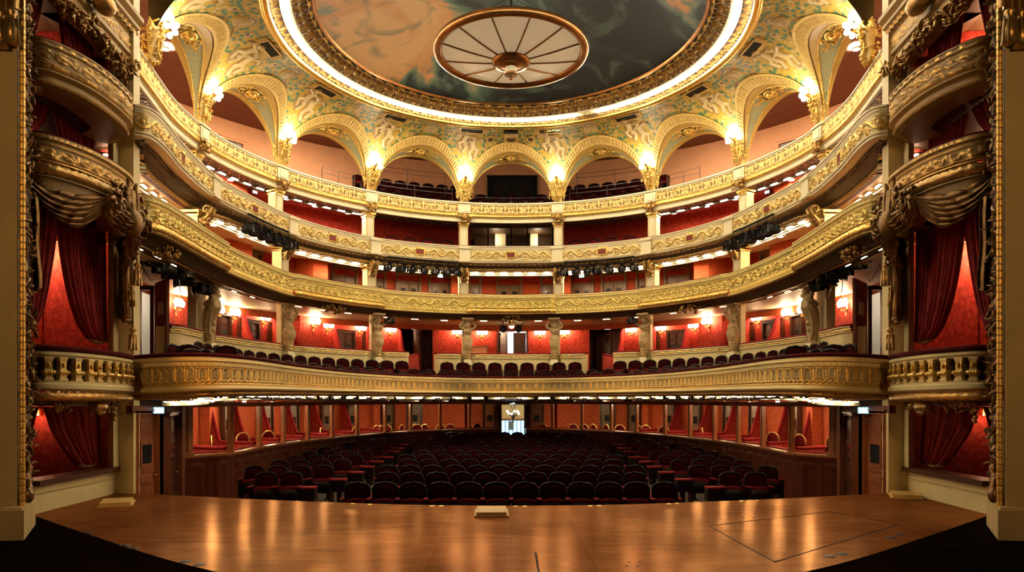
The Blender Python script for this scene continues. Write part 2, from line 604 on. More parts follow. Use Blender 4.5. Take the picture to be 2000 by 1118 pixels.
# ------------------------------------------------------------------ relief patterns drawn as height maps
class Ras:
    def __init__(self, w, h, res=0.008, wrap=True):
        self.w, self.h, self.wrap = w, h, wrap
        self.nx, self.ny = max(8, int(round(w / res))), max(6, int(round(h / res)))
        self.H = np.zeros((self.ny, self.nx))
        self.G = np.zeros((self.ny, self.nx))
        x = (np.arange(self.nx) + 0.5) / self.nx * w
        y = (np.arange(self.ny) + 0.5) / self.ny * h
        self.X, self.Y = np.meshgrid(x, y)

    def _put(self, q, hgt, gold=1.0):
        h = hgt * np.sqrt(np.clip(1 - q * q, 0, 1))
        m = h > self.H
        self.H = np.where(m, h, self.H)
        self.G = np.where((q < 1) & m, gold, self.G)

    def stroke(self, pts, r0, r1=None, hgt=1.0, gold=1.0):
        pts = np.asarray(pts, float)
        r1 = r0 if r1 is None else r1
        n = len(pts) - 1
        for dx in ((-self.w, 0, self.w) if self.wrap else (0,)):
            for i in range(n):
                a, b = pts[i] + (dx, 0), pts[i + 1] + (dx, 0)
                ra, rb = r0 + (r1 - r0) * i / n, r0 + (r1 - r0) * (i + 1) / n
                rm = max(ra, rb)
                if max(a[0], b[0]) + rm < 0 or min(a[0], b[0]) - rm > self.w:
                    continue
                d = b - a
                t = np.clip(((self.X - a[0]) * d[0] + (self.Y - a[1]) * d[1]) / (d @ d + 1e-12), 0, 1)
                dist = np.hypot(self.X - a[0] - t * d[0], self.Y - a[1] - t * d[1])
                self._put(dist / (ra + (rb - ra) * t), hgt, gold)

    def blob(self, x, y, rx, ry, ang=0.0, hgt=1.0, gold=1.0):
        for dx in ((-self.w, 0, self.w) if self.wrap else (0,)):
            ca, sa = math.cos(ang), math.sin(ang)
            ux, uy = self.X - x - dx, self.Y - y
            p, q = ux * ca + uy * sa, -ux * sa + uy * ca
            self._put(np.hypot(p / rx, q / ry), hgt, gold)

    def leaf(self, x, y, ang, ln, wd, hgt=0.9):
        """tapering curled leaf growing from x,y"""
        t = np.linspace(0, 1, 6)
        bend = 0.5
        pts = np.c_[x + ln * t * np.cos(ang + bend * t), y + ln * t * np.sin(ang + bend * t)]
        for i in range(5):
            w = wd * math.sin(PI * (0.15 + 0.8 * (i / 4.0)))
            self.stroke(pts[i:i + 2], w, w, hgt * (1 - 0.1 * i))

    def spiral(self, cx, cy, r, a0, turns, sgn, wd, hgt=1.0, n=26):
        t = np.linspace(0, 1, n)
        rr = r * (1 - 0.85 * t)
        a = a0 + sgn * 2 * PI * turns * t
        self.stroke(np.c_[cx + rr * np.cos(a), cy + rr * np.sin(a)], wd, wd * 0.7, hgt)
        self.blob(cx, cy, wd * 1.4, wd * 1.4, 0, hgt)

    def sample(self, u, v):
        """u, v in 0..1 (u wraps)"""
        x = np.asarray(u) * self.nx - 0.5
        y = np.clip(np.asarray(v) * self.ny - 0.5, 0, self.ny - 1.001)
        x0 = np.floor(x).astype(int)
        y0 = np.floor(y).astype(int)
        fx, fy = x - x0, y - y0
        if self.wrap:
            xa, xb = x0 % self.nx, (x0 + 1) % self.nx
        else:
            xa, xb = np.clip(x0, 0, self.nx - 1), np.clip(x0 + 1, 0, self.nx - 1)

        def f(A):
            return (A[y0, xa] * (1 - fx) + A[y0, xb] * fx) * (1 - fy) + (A[y0 + 1, xa] * (1 - fx) + A[y0 + 1, xb] * fx) * fy
        return f(self.H), f(self.G)


def rinceau(w, h, n, seed=1, dense=5):
    """running acanthus scroll: n alternating volutes with leaves along a waving stem"""
    R = Ras(w, h, min(0.008, h / 48), wrap=True)
    rnd = random.Random(seed)
    p = w / n
    xs = np.linspace(0, w, 80)
    R.stroke(np.c_[xs, h * 0.5 + h * 0.30 * np.sin(2 * PI * xs / (2 * p))], h * 0.035)
    for k in range(n):
        cx = (k + 0.5) * p
        up = 1 if k % 2 else -1
        cy = h * 0.5 + up * h * 0.06
        R.spiral(cx, cy, min(p * 0.42, h * 0.40), PI / 2 * up, 1.7, up, h * 0.034)
        for j in range(dense):
            a = 2 * PI * (j + rnd.uniform(-.3, .3)) / dense
            rr = min(p * 0.45, h * 0.36)
            R.leaf(cx + rr * 0.75 * math.cos(a), cy + rr * 0.85 * math.sin(a), a + rnd.uniform(-0.3, 0.9), h * rnd.uniform(0.16, 0.28), h * 0.042, rnd.uniform(.7, 1.0))
        for a in range(6):
            R.blob(cx + h * 0.075 * math.cos(a * 1.047), cy + h * 0.075 * math.sin(a * 1.047), h * 0.036, h * 0.036, 0, 0.9)
        R.blob(cx, cy, h * 0.045, h * 0.045)
    return R


# ------------------------------------------------------------------ plan paths and swept mouldings
class Path:
    def __init__(self, pts, ds=0.05, closed=False, zk=None, z=None):
        pts = np.asarray(pts, float)
        n = len(pts)
        e = [2 * pts[0] - pts[1]] + list(pts) + [2 * pts[-1] - pts[-2]]
        e = np.array(e)
        out, par = [], []
        for i in range(n - 1):
            p0, p1, p2, p3 = e[i], e[i + 1], e[i + 2], e[i + 3]
            t = np.linspace(0, 1, 24, endpoint=False)[:, None]
            out.append(0.5 * (2 * p1 + (p2 - p0) * t + (2 * p0 - 5 * p1 + 4 * p2 - p3) * t ** 2 + (3 * p1 - p0 - 3 * p2 + p3) * t ** 3))
            par.append(i + t[:, 0])
        out.append(pts[-1:])
        par.append(np.array([n - 1.0]))
        out, par = np.vstack(out), np.concatenate(par)
        s = np.r_[0, np.cumsum(np.linalg.norm(np.diff(out, axis=0), axis=1))]
        m = max(2, int(round(s[-1] / ds)) + 1)
        ss = np.linspace(0, s[-1], m)
        self.p = np.c_[np.interp(ss, s, out[:, 0]), np.interp(ss, s, out[:, 1])]
        self.par = np.interp(ss, s, par)
        self.s = ss
        self.L = s[-1]
        self.zk = np.ones(m) if zk is None else np.interp(self.par, np.arange(n), zk)
        self.z = np.zeros(m) if z is None else np.interp(self.par, np.arange(n), z)
        self.off = np.zeros(m)
        self.ok = np.ones(m)
        T = np.gradient(self.p, axis=0)
        T /= np.linalg.norm(T, axis=1)[:, None]
        self.n = np.c_[T[:, 1], -T[:, 0]]      # to the right of travel

    def flip(self):
        self.n = -self.n
        return self

    def sub(self, i0, i1, step=1):
        q = object.__new__(Path)
        ix = np.arange(i0, i1 + 1, step)
        if ix[-1] != i1:
            ix = np.r_[ix, i1]
        for k in ('p', 'par', 's', 'zk', 'z', 'off', 'ok', 'n'):
            setattr(q, k, getattr(self, k)[ix])
        q.L = self.L
        return q

    def index_at(self, s):
        return int(np.argmin(np.abs(self.s - s)))

    def index_px(self, px):
        """sample whose picture column is nearest px"""
        return int(np.argmin(np.abs(CXP + self.p[:, 0] / self.p[:, 1] * FOC - px)))

    def index_ang(self, deg):
        a = np.degrees(np.arctan2(self.p[:, 0], self.p[:, 1] - CEN[1]))
        return int(np.argmin(np.abs(a - deg)))

    def frame(self, i):
        return self.p[i], self.n[i], self.z[i], self.zk[i]


def strip(mb, path, A, B, nv=1, ras=None, tile=1.0, amp=0.03, mat=0, gilt=0.0, u=None):
    """surface between profile points A and B = (offset towards the hall, height) swept along path; ras adds relief"""
    t = np.linspace(0, 1, nv + 1)
    o = A[0] + (B[0] - A[0]) * t
    z = A[1] + (B[1] - A[1]) * t
    do, dz = B[0] - A[0], B[1] - A[1]
    ln = math.hypot(do, dz) + 1e-9
    no, nz = -dz / ln, do / ln
    m = len(path.s)
    O = np.where(o[None, :] < 0, o[None, :] * path.ok[:, None], o[None, :]) + path.off[:, None]
    Z = path.z[:, None] + path.zk[:, None] * z[None, :]
    g = np.full((m, nv + 1), float(gilt))
    if ras is not None:
        uu = (path.s / tile) if u is None else u
        U, Vv = np.meshgrid(uu, t, indexing='ij')
        h, gm = ras.sample(U, Vv)
        O = O + no * h * amp
        Z = Z + nz * h * amp
        g = np.clip(gm * np.clip(h * 2.2, 0, 1), 0, 1)
    G = np.empty((m, nv + 1, 3))
    G[:, :, 0] = path.p[:, 0][:, None] + path.n[:, 0][:, None] * O
    G[:, :, 1] = path.p[:, 1][:, None] + path.n[:, 1][:, None] * O
    G[:, :, 2] = Z
    mb.grid(G, mat, gilt=g)


def mould(mb, path, prof, mat=0, gilt=0.0, smooth=False):
    """plain moulding: prof is a list of (offset, height)"""
    if smooth:
        prof = np.asarray(prof, float)
        G = np.empty((len(path.s), len(prof), 3))
        O = np.where(prof[None, :, 0] < 0, prof[None, :, 0] * path.ok[:, None], prof[None, :, 0]) + path.off[:, None]
        G[:, :, 0] = path.p[:, 0][:, None] + path.n[:, 0][:, None] * O
        G[:, :, 1] = path.p[:, 1][:, None] + path.n[:, 1][:, None] * O
        G[:, :, 2] = path.z[:, None] + path.zk[:, None] * prof[None, :, 1]
        mb.grid(G, mat, gilt=gilt)
    else:
        for a, b in zip(prof[:-1], prof[1:]):
            strip(mb, path, a, b, 1, mat=mat, gilt=gilt)


def arcprof(o, z, r, a0, a1, n=8, ry=None):
    a = np.radians(np.linspace(a0, a1, n))
    return [(o + r * math.cos(x), z + (ry or r) * math.sin(x)) for x in a]


def torus_relief(mb, path, o, z, r, ras, tile, amp=0.02, mat=0, a0=100, a1=-100, nv=12, ry=None, gilt=None):
    a = np.radians(np.linspace(a0, a1, nv + 1))
    U, Vv = np.meshgrid(path.s / tile, np.linspace(0, 1, nv + 1), indexing='ij')
    h, gm = ras.sample(U, Vv)
    ry = ry or r
    O = (o * path.ok if o < 0 else o + 0 * path.ok)[:, None] + path.off[:, None] + (r + h * amp) * np.cos(a)[None, :]
    Z = path.z[:, None] + path.zk[:, None] * (z + (ry + h * amp) * np.sin(a)[None, :])
    G = np.stack([path.p[:, 0][:, None] + path.n[:, 0][:, None] * O, path.p[:, 1][:, None] + path.n[:, 1][:, None] * O, Z], -1)
    mb.grid(G, mat, gilt=np.clip(gm * np.clip(h * 2.2, 0, 1), 0, 1) if gilt is None else gilt)


def mirror_path(left, ds=0.05, **kw):
    """left half from the centre of the hall outwards -> full path from left end over the back to right end"""
    left = [tuple(p) for p in left]
    pts = left[::-1] + [(-x, y) for x, y in left[1:]] if abs(left[0][0]) < 1e-6 else left[::-1] + [(-x, y) for x, y in left]
    for k in ('zk', 'z'):
        if k in kw and kw[k] is not None:
            a = list(kw[k])
            kw[k] = a[::-1] + (a[1:] if abs(left[0][0]) < 1e-6 else a)
    return Path(pts, ds, **kw)


SIDE = {-1: 'left', 1: 'right'}
def ordw(n):
    """1 -> first, 23 -> twenty-third"""
    a = ['', 'first', 'second', 'third', 'fourth', 'fifth', 'sixth', 'seventh', 'eighth', 'ninth', 'tenth', 'eleventh', 'twelfth', 'thirteenth', 'fourteenth', 'fifteenth', 'sixteenth', 'seventeenth', 'eighteenth', 'nineteenth']
    if n < 20:
        return a[n]
    t, u = divmod(n, 10)
    tens = {2: 'twent', 3: 'thirt', 4: 'fort', 5: 'fift'}[t]
    return tens + 'ieth' if u == 0 else tens + 'y-' + a[u]


ORD = ['first', 'second', 'third', 'fourth', 'fifth', 'sixth', 'seventh', 'eighth', 'ninth', 'tenth', 'eleventh', 'twelfth', 'thirteenth', 'fourteenth']
# ================================================================== plan of the hall
COLS = [-108, -84, -60, -36, -12, 12, 36, 60, 84, 108]
R4 = 7.85
Z1, Z2, Z3, Z4 = 2.53, 5.41, 7.10, 8.74          # handrail heights of the four balcony fronts


def from_px(pts, zrel):
    return [(0.0, FOC * zrel / pts[0][1])] + [at_z(px, v, zrel) for px, v in pts[1:]]


P4 = mirror_path([tuple(pol(0, R4))] + [tuple(pol(-a, R4)) for a in range(6, 103, 6)] + [(-7.43, 14.3), (-7.25, 13.25)], 0.02)
P3 = mirror_path(from_px([(998, 313), (908, 314), (820, 320), (733, 330.5), (650, 348), (570, 373), (495, 409), (420, 452), (360, 508), (322, 557), (292, 583), (262, 590)], 5.5), 0.02)
P2 = mirror_path(from_px([(998, 217), (908, 218.5), (830, 222), (750, 229), (660, 242), (572, 260), (505, 286), (443, 316), (395, 345), (350, 375), (305, 402), (262, 416)], 3.81), 0.017)
_p1 = [(998, 57), (900, 58), (800, 61), (720, 65.5), (650, 71.5), (575, 81), (500, 92.5), (430, 99.5), (370, 101), (320, 99.5), (280, 97), (253, 95)]
_n1 = len(_p1)
P1 = mirror_path(from_px(_p1, 0.90), 0.015, zk=[0.60, 0.60, 0.61, 0.62, 0.64, 0.67, 0.71, 0.74, 0.77, 0.79, 0.80, 0.80], z=[2.50 + 0.0 * i for i in range(_n1)])
for q, z in ((P2, Z2), (P3, Z3), (P4, Z4)):
    q.z[:] = z
a3 = np.degrees(np.arctan2(np.abs(P3.p[:, 0]), P3.p[:, 1] - CEN[1]))
P3.ok = 1 + 0.9 * np.clip((a3 - 84) / 8, 0, 1)


# bays of the second tier front: the swelling bays carry the scroll-hook frieze
def breaks_px(path, pxs):
    return [path.index_px(p) for p in pxs]


B2 = [0] + breaks_px(P2, [443, 572, 750, 911, 1086, 1247, 1425, 1553]) + [len(P2.s) - 1]
for k in range(9):
    if k % 2 == 0:
        i0, i1 = B2[k], B2[k + 1]
        x = np.linspace(0, 1, i1 - i0 + 1)
        P2.off[i0:i1 + 1] = 0.11 * np.clip(np.minimum(x, 1 - x) / 0.05, 0, 1)


def side_of(i, path):
    x = path.p[i][0]
    return 'left' if x < 0 else 'right'


BAYNAME = ['bay beside the left stage boxes', 'outer left bay', 'second left bay', 'first left bay', 'centre bay', 'first right bay', 'second right bay', 'outer right bay', 'bay beside the right stage boxes']

# ------------------------------------------------------------------ relief tiles
R_leaf = Ras(0.16, 0.16)
for j in range(2):
    R_leaf.leaf(0.0 + 0.08 * j, 0.16 * (0.25 + 0.45 * j), 0.5, 0.11, 0.03)
    R_leaf.leaf(0.04 + 0.08 * j, 0.16 * (0.05 + 0.45 * j), 0.5, 0.11, 0.03)
    R_leaf.blob(0.03 + 0.08 * j, 0.16 * (0.55 + 0.3 * j), 0.018, 0.018)
R_dent = Ras(0.10, 0.06, 0.004)
R_dent.stroke([(0.05, 0.005), (0.05, 0.055)], 0.026)
R_egg = Ras(0.13, 0.10, 0.004)
R_egg.blob(0.065, 0.045, 0.035, 0.05)
R_egg.stroke([(0.0, 0.0), (0.0, 0.09)], 0.012)
# fourth tier: vases between paired S scrolls
R_vase = Ras(0.42, 0.30, 0.007)
R_vase.blob(0.21, 0.12, 0.045, 0.085)
R_vase.blob(0.21, 0.045, 0.06, 0.03)
R_vase.blob(0.21, 0.24, 0.035, 0.035)
R_vase.stroke([(0.12, 0.275), (0.30, 0.275)], 0.022)
for sg in (-1, 1):
    R_vase.spiral(0.21 + sg * 0.105, 0.09, 0.06, PI / 2, 1.3, -sg, 0.014)
    R_vase.spiral(0.21 + sg * 0.115, 0.20, 0.05, -PI / 2, 1.2, sg, 0.013)
    R_vase.stroke([(0.21 + sg * 0.2, 0.0), (0.21 + sg * 0.17, 0.3)], 0.014)
R_vase.stroke([(0.0, 0.01), (0.42, 0.01)], 0.014)
R_vase.stroke([(0.0, 0.25), (0.42, 0.25)], 0.010)
# second tier: hooked scrolls
R_hook = Ras(0.27, 0.30, 0.004)
R_hook.spiral(0.14, 0.085, 0.078, PI * 0.95, 1.4, -1, 0.015)
R_hook.stroke([(0.065, 0.09), (0.06, 0.16), (0.09, 0.22), (0.17, 0.27), (0.25, 0.26)], 0.020, 0.012)
for q_ in range(4):
    R_hook.leaf(0.06 + 0.05 * q_, 0.16 + 0.03 * q_, 2.2 - .5 * q_, 0.07, 0.012)
    R_hook.leaf(0.10 + 0.03 * q_, 0.24, -.6 - .3 * q_, 0.08, 0.012)
R_hook.stroke([(0.0, 0.01), (0.27, 0.01)], 0.010)
R_hook.leaf(0.15, 0.19, 0.9, 0.11, 0.022)
R_hook.leaf(0.05, 0.24, 0.4, 0.10, 0.02)
R_hook.stroke([(0.0, 0.285), (0.27, 0.285)], 0.012)
# first tier: little arcade with leaf garland below
R_arc = Ras(0.20, 0.44, 0.004)
R_arc.stroke([(0.042, 0.30), (0.042, 0.09), (0.06, 0.05), (0.10, 0.035), (0.14, 0.05), (0.158, 0.09), (0.158, 0.30)], 0.010)
R_arc.stroke([(0.0, 0.0), (0.0, 0.36)], 0.014)
R_arc.stroke([(0.0, 0.015), (0.20, 0.015)], 0.012)
R_arc.stroke([(0.0, 0.30), (0.05, 0.375), (0.10, 0.32), (0.15, 0.375), (0.20, 0.30)], 0.014)
R_arc.stroke([(0.0, 0.425), (0.20, 0.425)], 0.016)
for q in range(4):
    R_arc.leaf(0.025 + q * 0.05, 0.43, -1.2 if q % 2 else -1.9, 0.06, 0.014)
R_arc.blob(0.10, 0.25, 0.014, 0.03)
R_arc.blob(0.10, 0.19, 0.009, 0.018)
# stage boxes: chain of C scrolls
R_chain = Ras(0.34, 0.34, 0.007)
R_chain.spiral(0.17, 0.17, 0.13, 0, 1.0, 1, 0.030)
R_chain.blob(0.17, 0.16, 0.05, 0.065)
R_chain.leaf(0.17, 0.22, 1.2, 0.10, 0.03)
R_chain.stroke([(0.0, 0.02), (0.34, 0.02)], 0.016)
R_chain.stroke([(0.0, 0.32), (0.34, 0.32)], 0.016)
R_chain.blob(0.0, 0.17, 0.03, 0.10)
R_rin = rinceau(1.2, 0.34, 4, 3)
R_rin2 = rinceau(0.9, 0.30, 3, 5, 6)
R_rin3 = rinceau(0.8, 0.22, 4, 9, 4)


def scroll_bay(w, h, seed, hole):
    """rinceau mirrored about the middle of a bay, leaving room for a cartouche"""
    R = Ras(w, h, 0.006, wrap=False)
    half = rinceau(w / 2, h, max(3, int(w / 2 / (h * 0.85))), seed, 9)
    k = R.nx // 2
    u = (np.arange(k) + 0.5) / k
    v = (np.arange(R.ny) + 0.5) / R.ny
    U, Vv = np.meshgrid(u, v)
    H, G = half.sample(U, Vv)
    m = (U * w / 2) < (w / 2 - hole)
    H, G = H * m, G * m
    R.H[:, :k], R.G[:, :k] = H, G
    R.H[:, R.nx - k:], R.G[:, R.nx - k:] = H[:, ::-1], G[:, ::-1]
    if hole:
        c = w / 2
        R.stroke([(c - hole * .55, h * .22), (c + hole * .55, h * .22), (c + hole * .55, h * .78), (c - hole * .55, h * .78), (c - hole * .55, h * .22)], h * .07)
        for sg in (-1, 1):
            R.spiral(c + sg * hole * .8, h * .5, h * .22, 0, 1.2, sg, h * .05)
            R.leaf(c + sg * hole * .3, h * .14, -PI / 2 + sg, h * .3, h * .08)
            R.leaf(c + sg * hole * .3, h * .9, PI / 2 - sg, h * .3, h * .08)
        R.blob(c, h * .1, h * .16, h * .1)
    return R


def bayu(path):
    return (path.s - path.s[0]) / (path.s[-1] - path.s[0])


# ================================================================== fourth tier front
t4 = thing('balcony', 'topmost balcony front, gilded vase and scroll openwork under the painted arches', 'balcony', tuple(np.r_[pol(0, R4), Z4]), 'balcony fronts of the hall')
Q = P4.sub(0, len(P4.s) - 1, 7)
b = MB()
mould(b, Q, [(-0.30, -0.02), (-0.28, 0.0), (0.02, 0.0), (0.055, -0.025), (0.055, -0.055), (0.03, -0.07), (0.03, -0.095), (0.0, -0.10)])
b.build('handrail', 'pale', t4)
B4 = [0] + [P4.index_ang(a) for a in COLS[1:-1]] + [len(P4.s) - 1]
for k in range(9):
    q = P4.sub(B4[k], B4[k + 1])
    b = MB()
    n = max(1, round((q.s[-1] - q.s[0]) / 0.42))
    strip(b, q, (0, -0.10), (0, -0.40), 14, R_vase, amp=0.05, u=bayu(q) * n)
    b.build('frieze_panel', 'relief_dark', t4)
b = MB()
mould(b, Q, [(0.0, -0.40), (0.045, -0.41), (0.045, -0.425), (0.015, -0.44)], gilt=1)
torus_relief(b, P4.sub(0, len(P4.s) - 1, 2), 0.0, -0.485, 0.055, R_leaf, 0.16, 0.02, gilt=1.0)
b.build('laurel_garland', 'gold', t4)
b = MB()
mould(b, Q, [(0.02, -0.53), (0.02, -0.55), (-0.015, -0.565), (-0.015, -0.655), (0.0, -0.665), (0.0, -0.69), (-0.05, -0.70)])
b.build('fascia', 'pale', t4)
b = MB()
strip(b, P4.sub(0, len(P4.s) - 1, 2), (-0.05, -0.70), (-0.36, -0.70), 5, R_rin3, 0.8, 0.02)
mould(b, Q, [(-0.36, -0.70), (-0.36, -0.72), (-0.39, -0.72), (-0.39, -0.69), (-0.52, -0.69), (-0.52, -0.73), (-0.58, -0.73)], gilt=0)
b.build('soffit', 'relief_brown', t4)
for a in COLS[1:-1]:
    p, nn = pol(a, R4), -pol(a, 1.0) + CEN
    rz = -math.radians(a)
    b = MB()
    c = p + nn * 0.01
    b.box((c[0], c[1], Z4 - 0.25), (0.40, 0.15, 0.31), rz=rz)
    c = p + nn * 0.09
    b.box((c[0], c[1], Z4 - 0.25), (0.26, 0.03, 0.22), rz=rz)
    b.box((p[0] + nn[0] * .03, p[1] + nn[1] * .03, Z4 - 0.05), (0.46, 0.17, 0.05), rz=rz)
    d = b.build('pedestal', 'pale', t4)
    b = MB()
    rnd = random.Random(a)
    for i in range(26):
        x, zz = rnd.uniform(-0.2, 0.2), rnd.uniform(-0.72, -0.44)
        c = p + nn * (0.05 + rnd.uniform(0, 0.09)) + np.array([nn[1], -nn[0]]) * x
        b.ball((c[0], c[1], Z4 + zz), rnd.uniform(0.03, 0.065), 7, rings=4)
    b.ball((p[0] + nn[0] * .12, p[1] + nn[1] * .12, Z4 - .56), (.085, .085, .11), 10)
    b.build('mask_ornament', 'oldgold', t4)

# ================================================================== third tier front
t3 = thing('balcony', 'cream balcony front with gilded acanthus scrolls and small red plaques, second from the top', 'balcony', tuple(np.r_[P3.p[len(P3.s) // 2], Z3]), 'balcony fronts of the hall')
Q = P3.sub(0, len(P3.s) - 1, 6)
H = P3.sub(0, len(P3.s) - 1, 2)
b = MB()
mould(b, Q, [(-0.28, 0.0), (-0.26, 0.03), (-0.02, 0.03), (0.0, 0.01)])
b.build('velvet_handrail', 'rail_velvet', t3)
b = MB()
mould(b, Q, [(0.0, 0.012), (0.05, 0.0), (0.05, -0.03), (0.025, -0.045), (0.025, -0.085), (0.01, -0.095), (0.01, -0.12), (0.0, -0.125)])
b.build('cornice', 'pale', t3)
PX3 = [420, 571, 733, 908, 1088, 1263, 1425, 1576]
B3 = [0] + breaks_px(P3, PX3) + [len(P3.s) - 1]
for k in range(9):
    q = P3.sub(B3[k], B3[k + 1])
    w = q.s[-1] - q.s[0]
    b = MB()
    strip(b, q, (0, -0.125), (0, -0.47), 26, scroll_bay(w, 0.345, 20 + k, 0.28), amp=0.05, u=bayu(q) * 0.9999)
    f = b.build('frieze_panel', 'relief', t3)
    i = (B3[k] + B3[k + 1]) // 2
    p, nn = P3.p[i], P3.n[i]
    b = MB()
    b.box((p[0] + nn[0] * .02, p[1] + nn[1] * .02, Z3 - 0.30), (0.26, 0.03, 0.12), rz=math.atan2(nn[1], nn[0]) + PI / 2)
    b.build('red_plaque', 'red_plain', t3)
b = MB()
mould(b, Q, [(0.0, -0.47), (0.03, -0.475), (0.03, -0.495), (0.0, -0.51), (0.0, -0.55), (-0.03, -0.565), (-0.13, -0.575)])
b.build('lower_moulding', 'pale', t3)
b = MB()
strip(b, H, (-0.13, -0.575), (-0.13, -0.635), 3, R_dent, 0.10, 0.03, gilt=0.2)
mould(b, Q, [(-0.13, -0.635), (-0.20, -0.66), (-0.27, -0.72)], gilt=0)
torus_relief(b, H, -0.29, -0.75, 0.05, R_leaf, 0.16, 0.02)
mould(b, Q, [(-0.30, -0.80), (-0.36, -0.80), (-0.36, -0.79)], gilt=0)
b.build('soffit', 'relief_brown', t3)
b = MB()
mould(b, Q, [(-0.36, -0.79), (-0.56, -0.785)])
mould(b, Q, [(-0.55, -0.78), (-0.55, -0.80), (-0.52, -0.82), (-0.52, -0.85), (-0.56, -0.87), (-0.56, -0.90), (-0.62, -0.90)])
b.build('lamp_ledge', 'pale', t3)
for px in PX3:
    i = P3.index_px(px)
    p, nn = P3.p[i], P3.n[i]
    rz = math.atan2(nn[1], nn[0]) + PI / 2
    b = MB()
    b.box((p[0] + nn[0] * .0, p[1] + nn[1] * .0, Z3 - 0.29), (0.36, 0.13, 0.56), rz=rz)
    b.box((p[0] + nn[0] * .02, p[1] + nn[1] * .02, Z3 - 0.06), (0.42, 0.16, 0.09), rz=rz)
    b.box((p[0] + nn[0] * .02, p[1] + nn[1] * .02, Z3 - 0.52), (0.42, 0.16, 0.06), rz=rz)
    b.build('pedestal', 'pale', t3)

# ================================================================== second tier front
t2 = thing('balcony', 'yellow gilded balcony front with hooked scrolls, carried on the caryatids', 'balcony', tuple(np.r_[P2.p[len(P2.s) // 2], Z2]), 'balcony fronts of the hall')
Q = P2.sub(0, len(P2.s) - 1, 3)
b = MB()
mould(b, Q, [(-0.30, 0.0), (-0.28, 0.035), (-0.02, 0.035), (0.0, 0.01)])
b.build('velvet_handrail', 'rail_velvet', t2)
b = MB()
mould(b, Q, [(0.0, 0.012), (0.05, 0.0), (0.05, -0.025), (0.03, -0.035)])
strip(b, P2.sub(0, len(P2.s) - 1, 1), (0.03, -0.035), (0.03, -0.075), 2, R_dent, 0.10, 0.015)
mould(b, Q, [(0.03, -0.075), (0.05, -0.085), (0.05, -0.10), (0.015, -0.115), (0.015, -0.14), (0.0, -0.15)])
b.build('cornice', 'cream_yellow', t2)
for k in range(9):
    q = P2.sub(B2[k], B2[k + 1])
    w = q.s[-1] - q.s[0]
    b = MB()
    if k % 2 == 0:
        n = max(2, 2 * round(w / 0.27 / 2))
        u = bayu(q)
        u = np.where(u < 0.5, u * n, (1 - u) * n)
        strip(b, q, (0, -0.15), (0, -0.46), 24, R_hook, amp=0.06, u=u)
    else:
        strip(b, q, (0, -0.15), (0, -0.44), 24, scroll_bay(w, 0.29, 50 + k, 0.0), amp=0.05, u=bayu(q) * 0.9999)
        mould(b, q, [(0, -0.44), (0.02, -0.445), (0.02, -0.46), (0, -0.47)], gilt=0)
        strip(b, q, (0, -0.47), (0, -0.60), 6, R_egg, 0.13, 0.03)
    b.build('frieze_panel', 'relief_yellow', t2)
    b = MB()
    if k % 2 == 0:
        mould(b, q, [(0, -0.46), (0.03, -0.465), (0.03, -0.48), (0.0, -0.49)])
        torus_relief(b, q, 0.0, -0.545, 0.065, R_leaf, 0.18, 0.025, gilt=1.0)
        b.build('laurel_garland', 'gold', t2)
b = MB()
mould(b, Q, [(0.0, -0.60), (0.03, -0.61), (0.03, -0.63), (0.0, -0.645), (-0.05, -0.65)])
b.build('lower_moulding', 'cream_yellow', t2)
b = MB()
H = P2.sub(0, len(P2.s) - 1, 2)
mould(b, H, arcprof(-0.05, -0.85, 0.0001, 0, 1, 1) and [(-0.05, -0.65), (-0.12, -0.66), (-0.22, -0.69), (-0.30, -0.74), (-0.34, -0.79)], gilt=0.0, smooth=True)
strip(b, H, (-0.34, -0.79), (-0.42, -0.80), 3, R_rin3, 0.8, 0.02)
mould(b, Q, [(-0.42, -0.80), (-0.75, -0.79)], gilt=0)
b.build('soffit', 'relief_brown', t2)
b = MB()
mould(b, Q, [(-0.42, -0.79), (-0.42, -0.815), (-0.46, -0.815), (-0.46, -0.79)])
mould(b, Q, [(-0.75, -0.76), (-0.75, -0.80), (-0.80, -0.80), (-0.80, -0.76)])
b.build('gilt_fillet', 'gold', t2)
# shell ornaments hanging under the middle of the swelling bays
for k in (0, 2, 4, 6, 8):
    i = (B2[k] + B2[k + 1]) // 2
    if k in (0, 8):
        i = P2.index_px(345 if k == 0 else 1651)
    p, nn = P2.p[i], P2.n[i]
    tt = np.array([nn[1], -nn[0]])
    b = MB()
    rnd = random.Random(k)
    for sg in (-1, 1):
        for j in range(3):
            c0 = p - nn * (0.05 + .08 * j) + tt * sg * (.12 + .10 * j)
            th = np.linspace(0, 4.2, 16)
            rr = 0.085 * (1 - th / 5.5)
            pts = np.stack([c0[0] + tt[0] * rr * np.cos(th) * sg, c0[1] + tt[1] * rr * np.cos(th) * sg, Z2 - .74 - .03 * j + rr * np.sin(th)], 1)
            b.tube(pts, 0.026, 6)
    for i in range(22):
        c = p - nn * rnd.uniform(0.0, .3) + tt * rnd.uniform(-.32, .32)
        b.ball((c[0], c[1], Z2 - rnd.uniform(.66, .9)), rnd.uniform(.03, .07), 7, rings=4)
    b.build('shell_ornament', 'oldgold', t2)

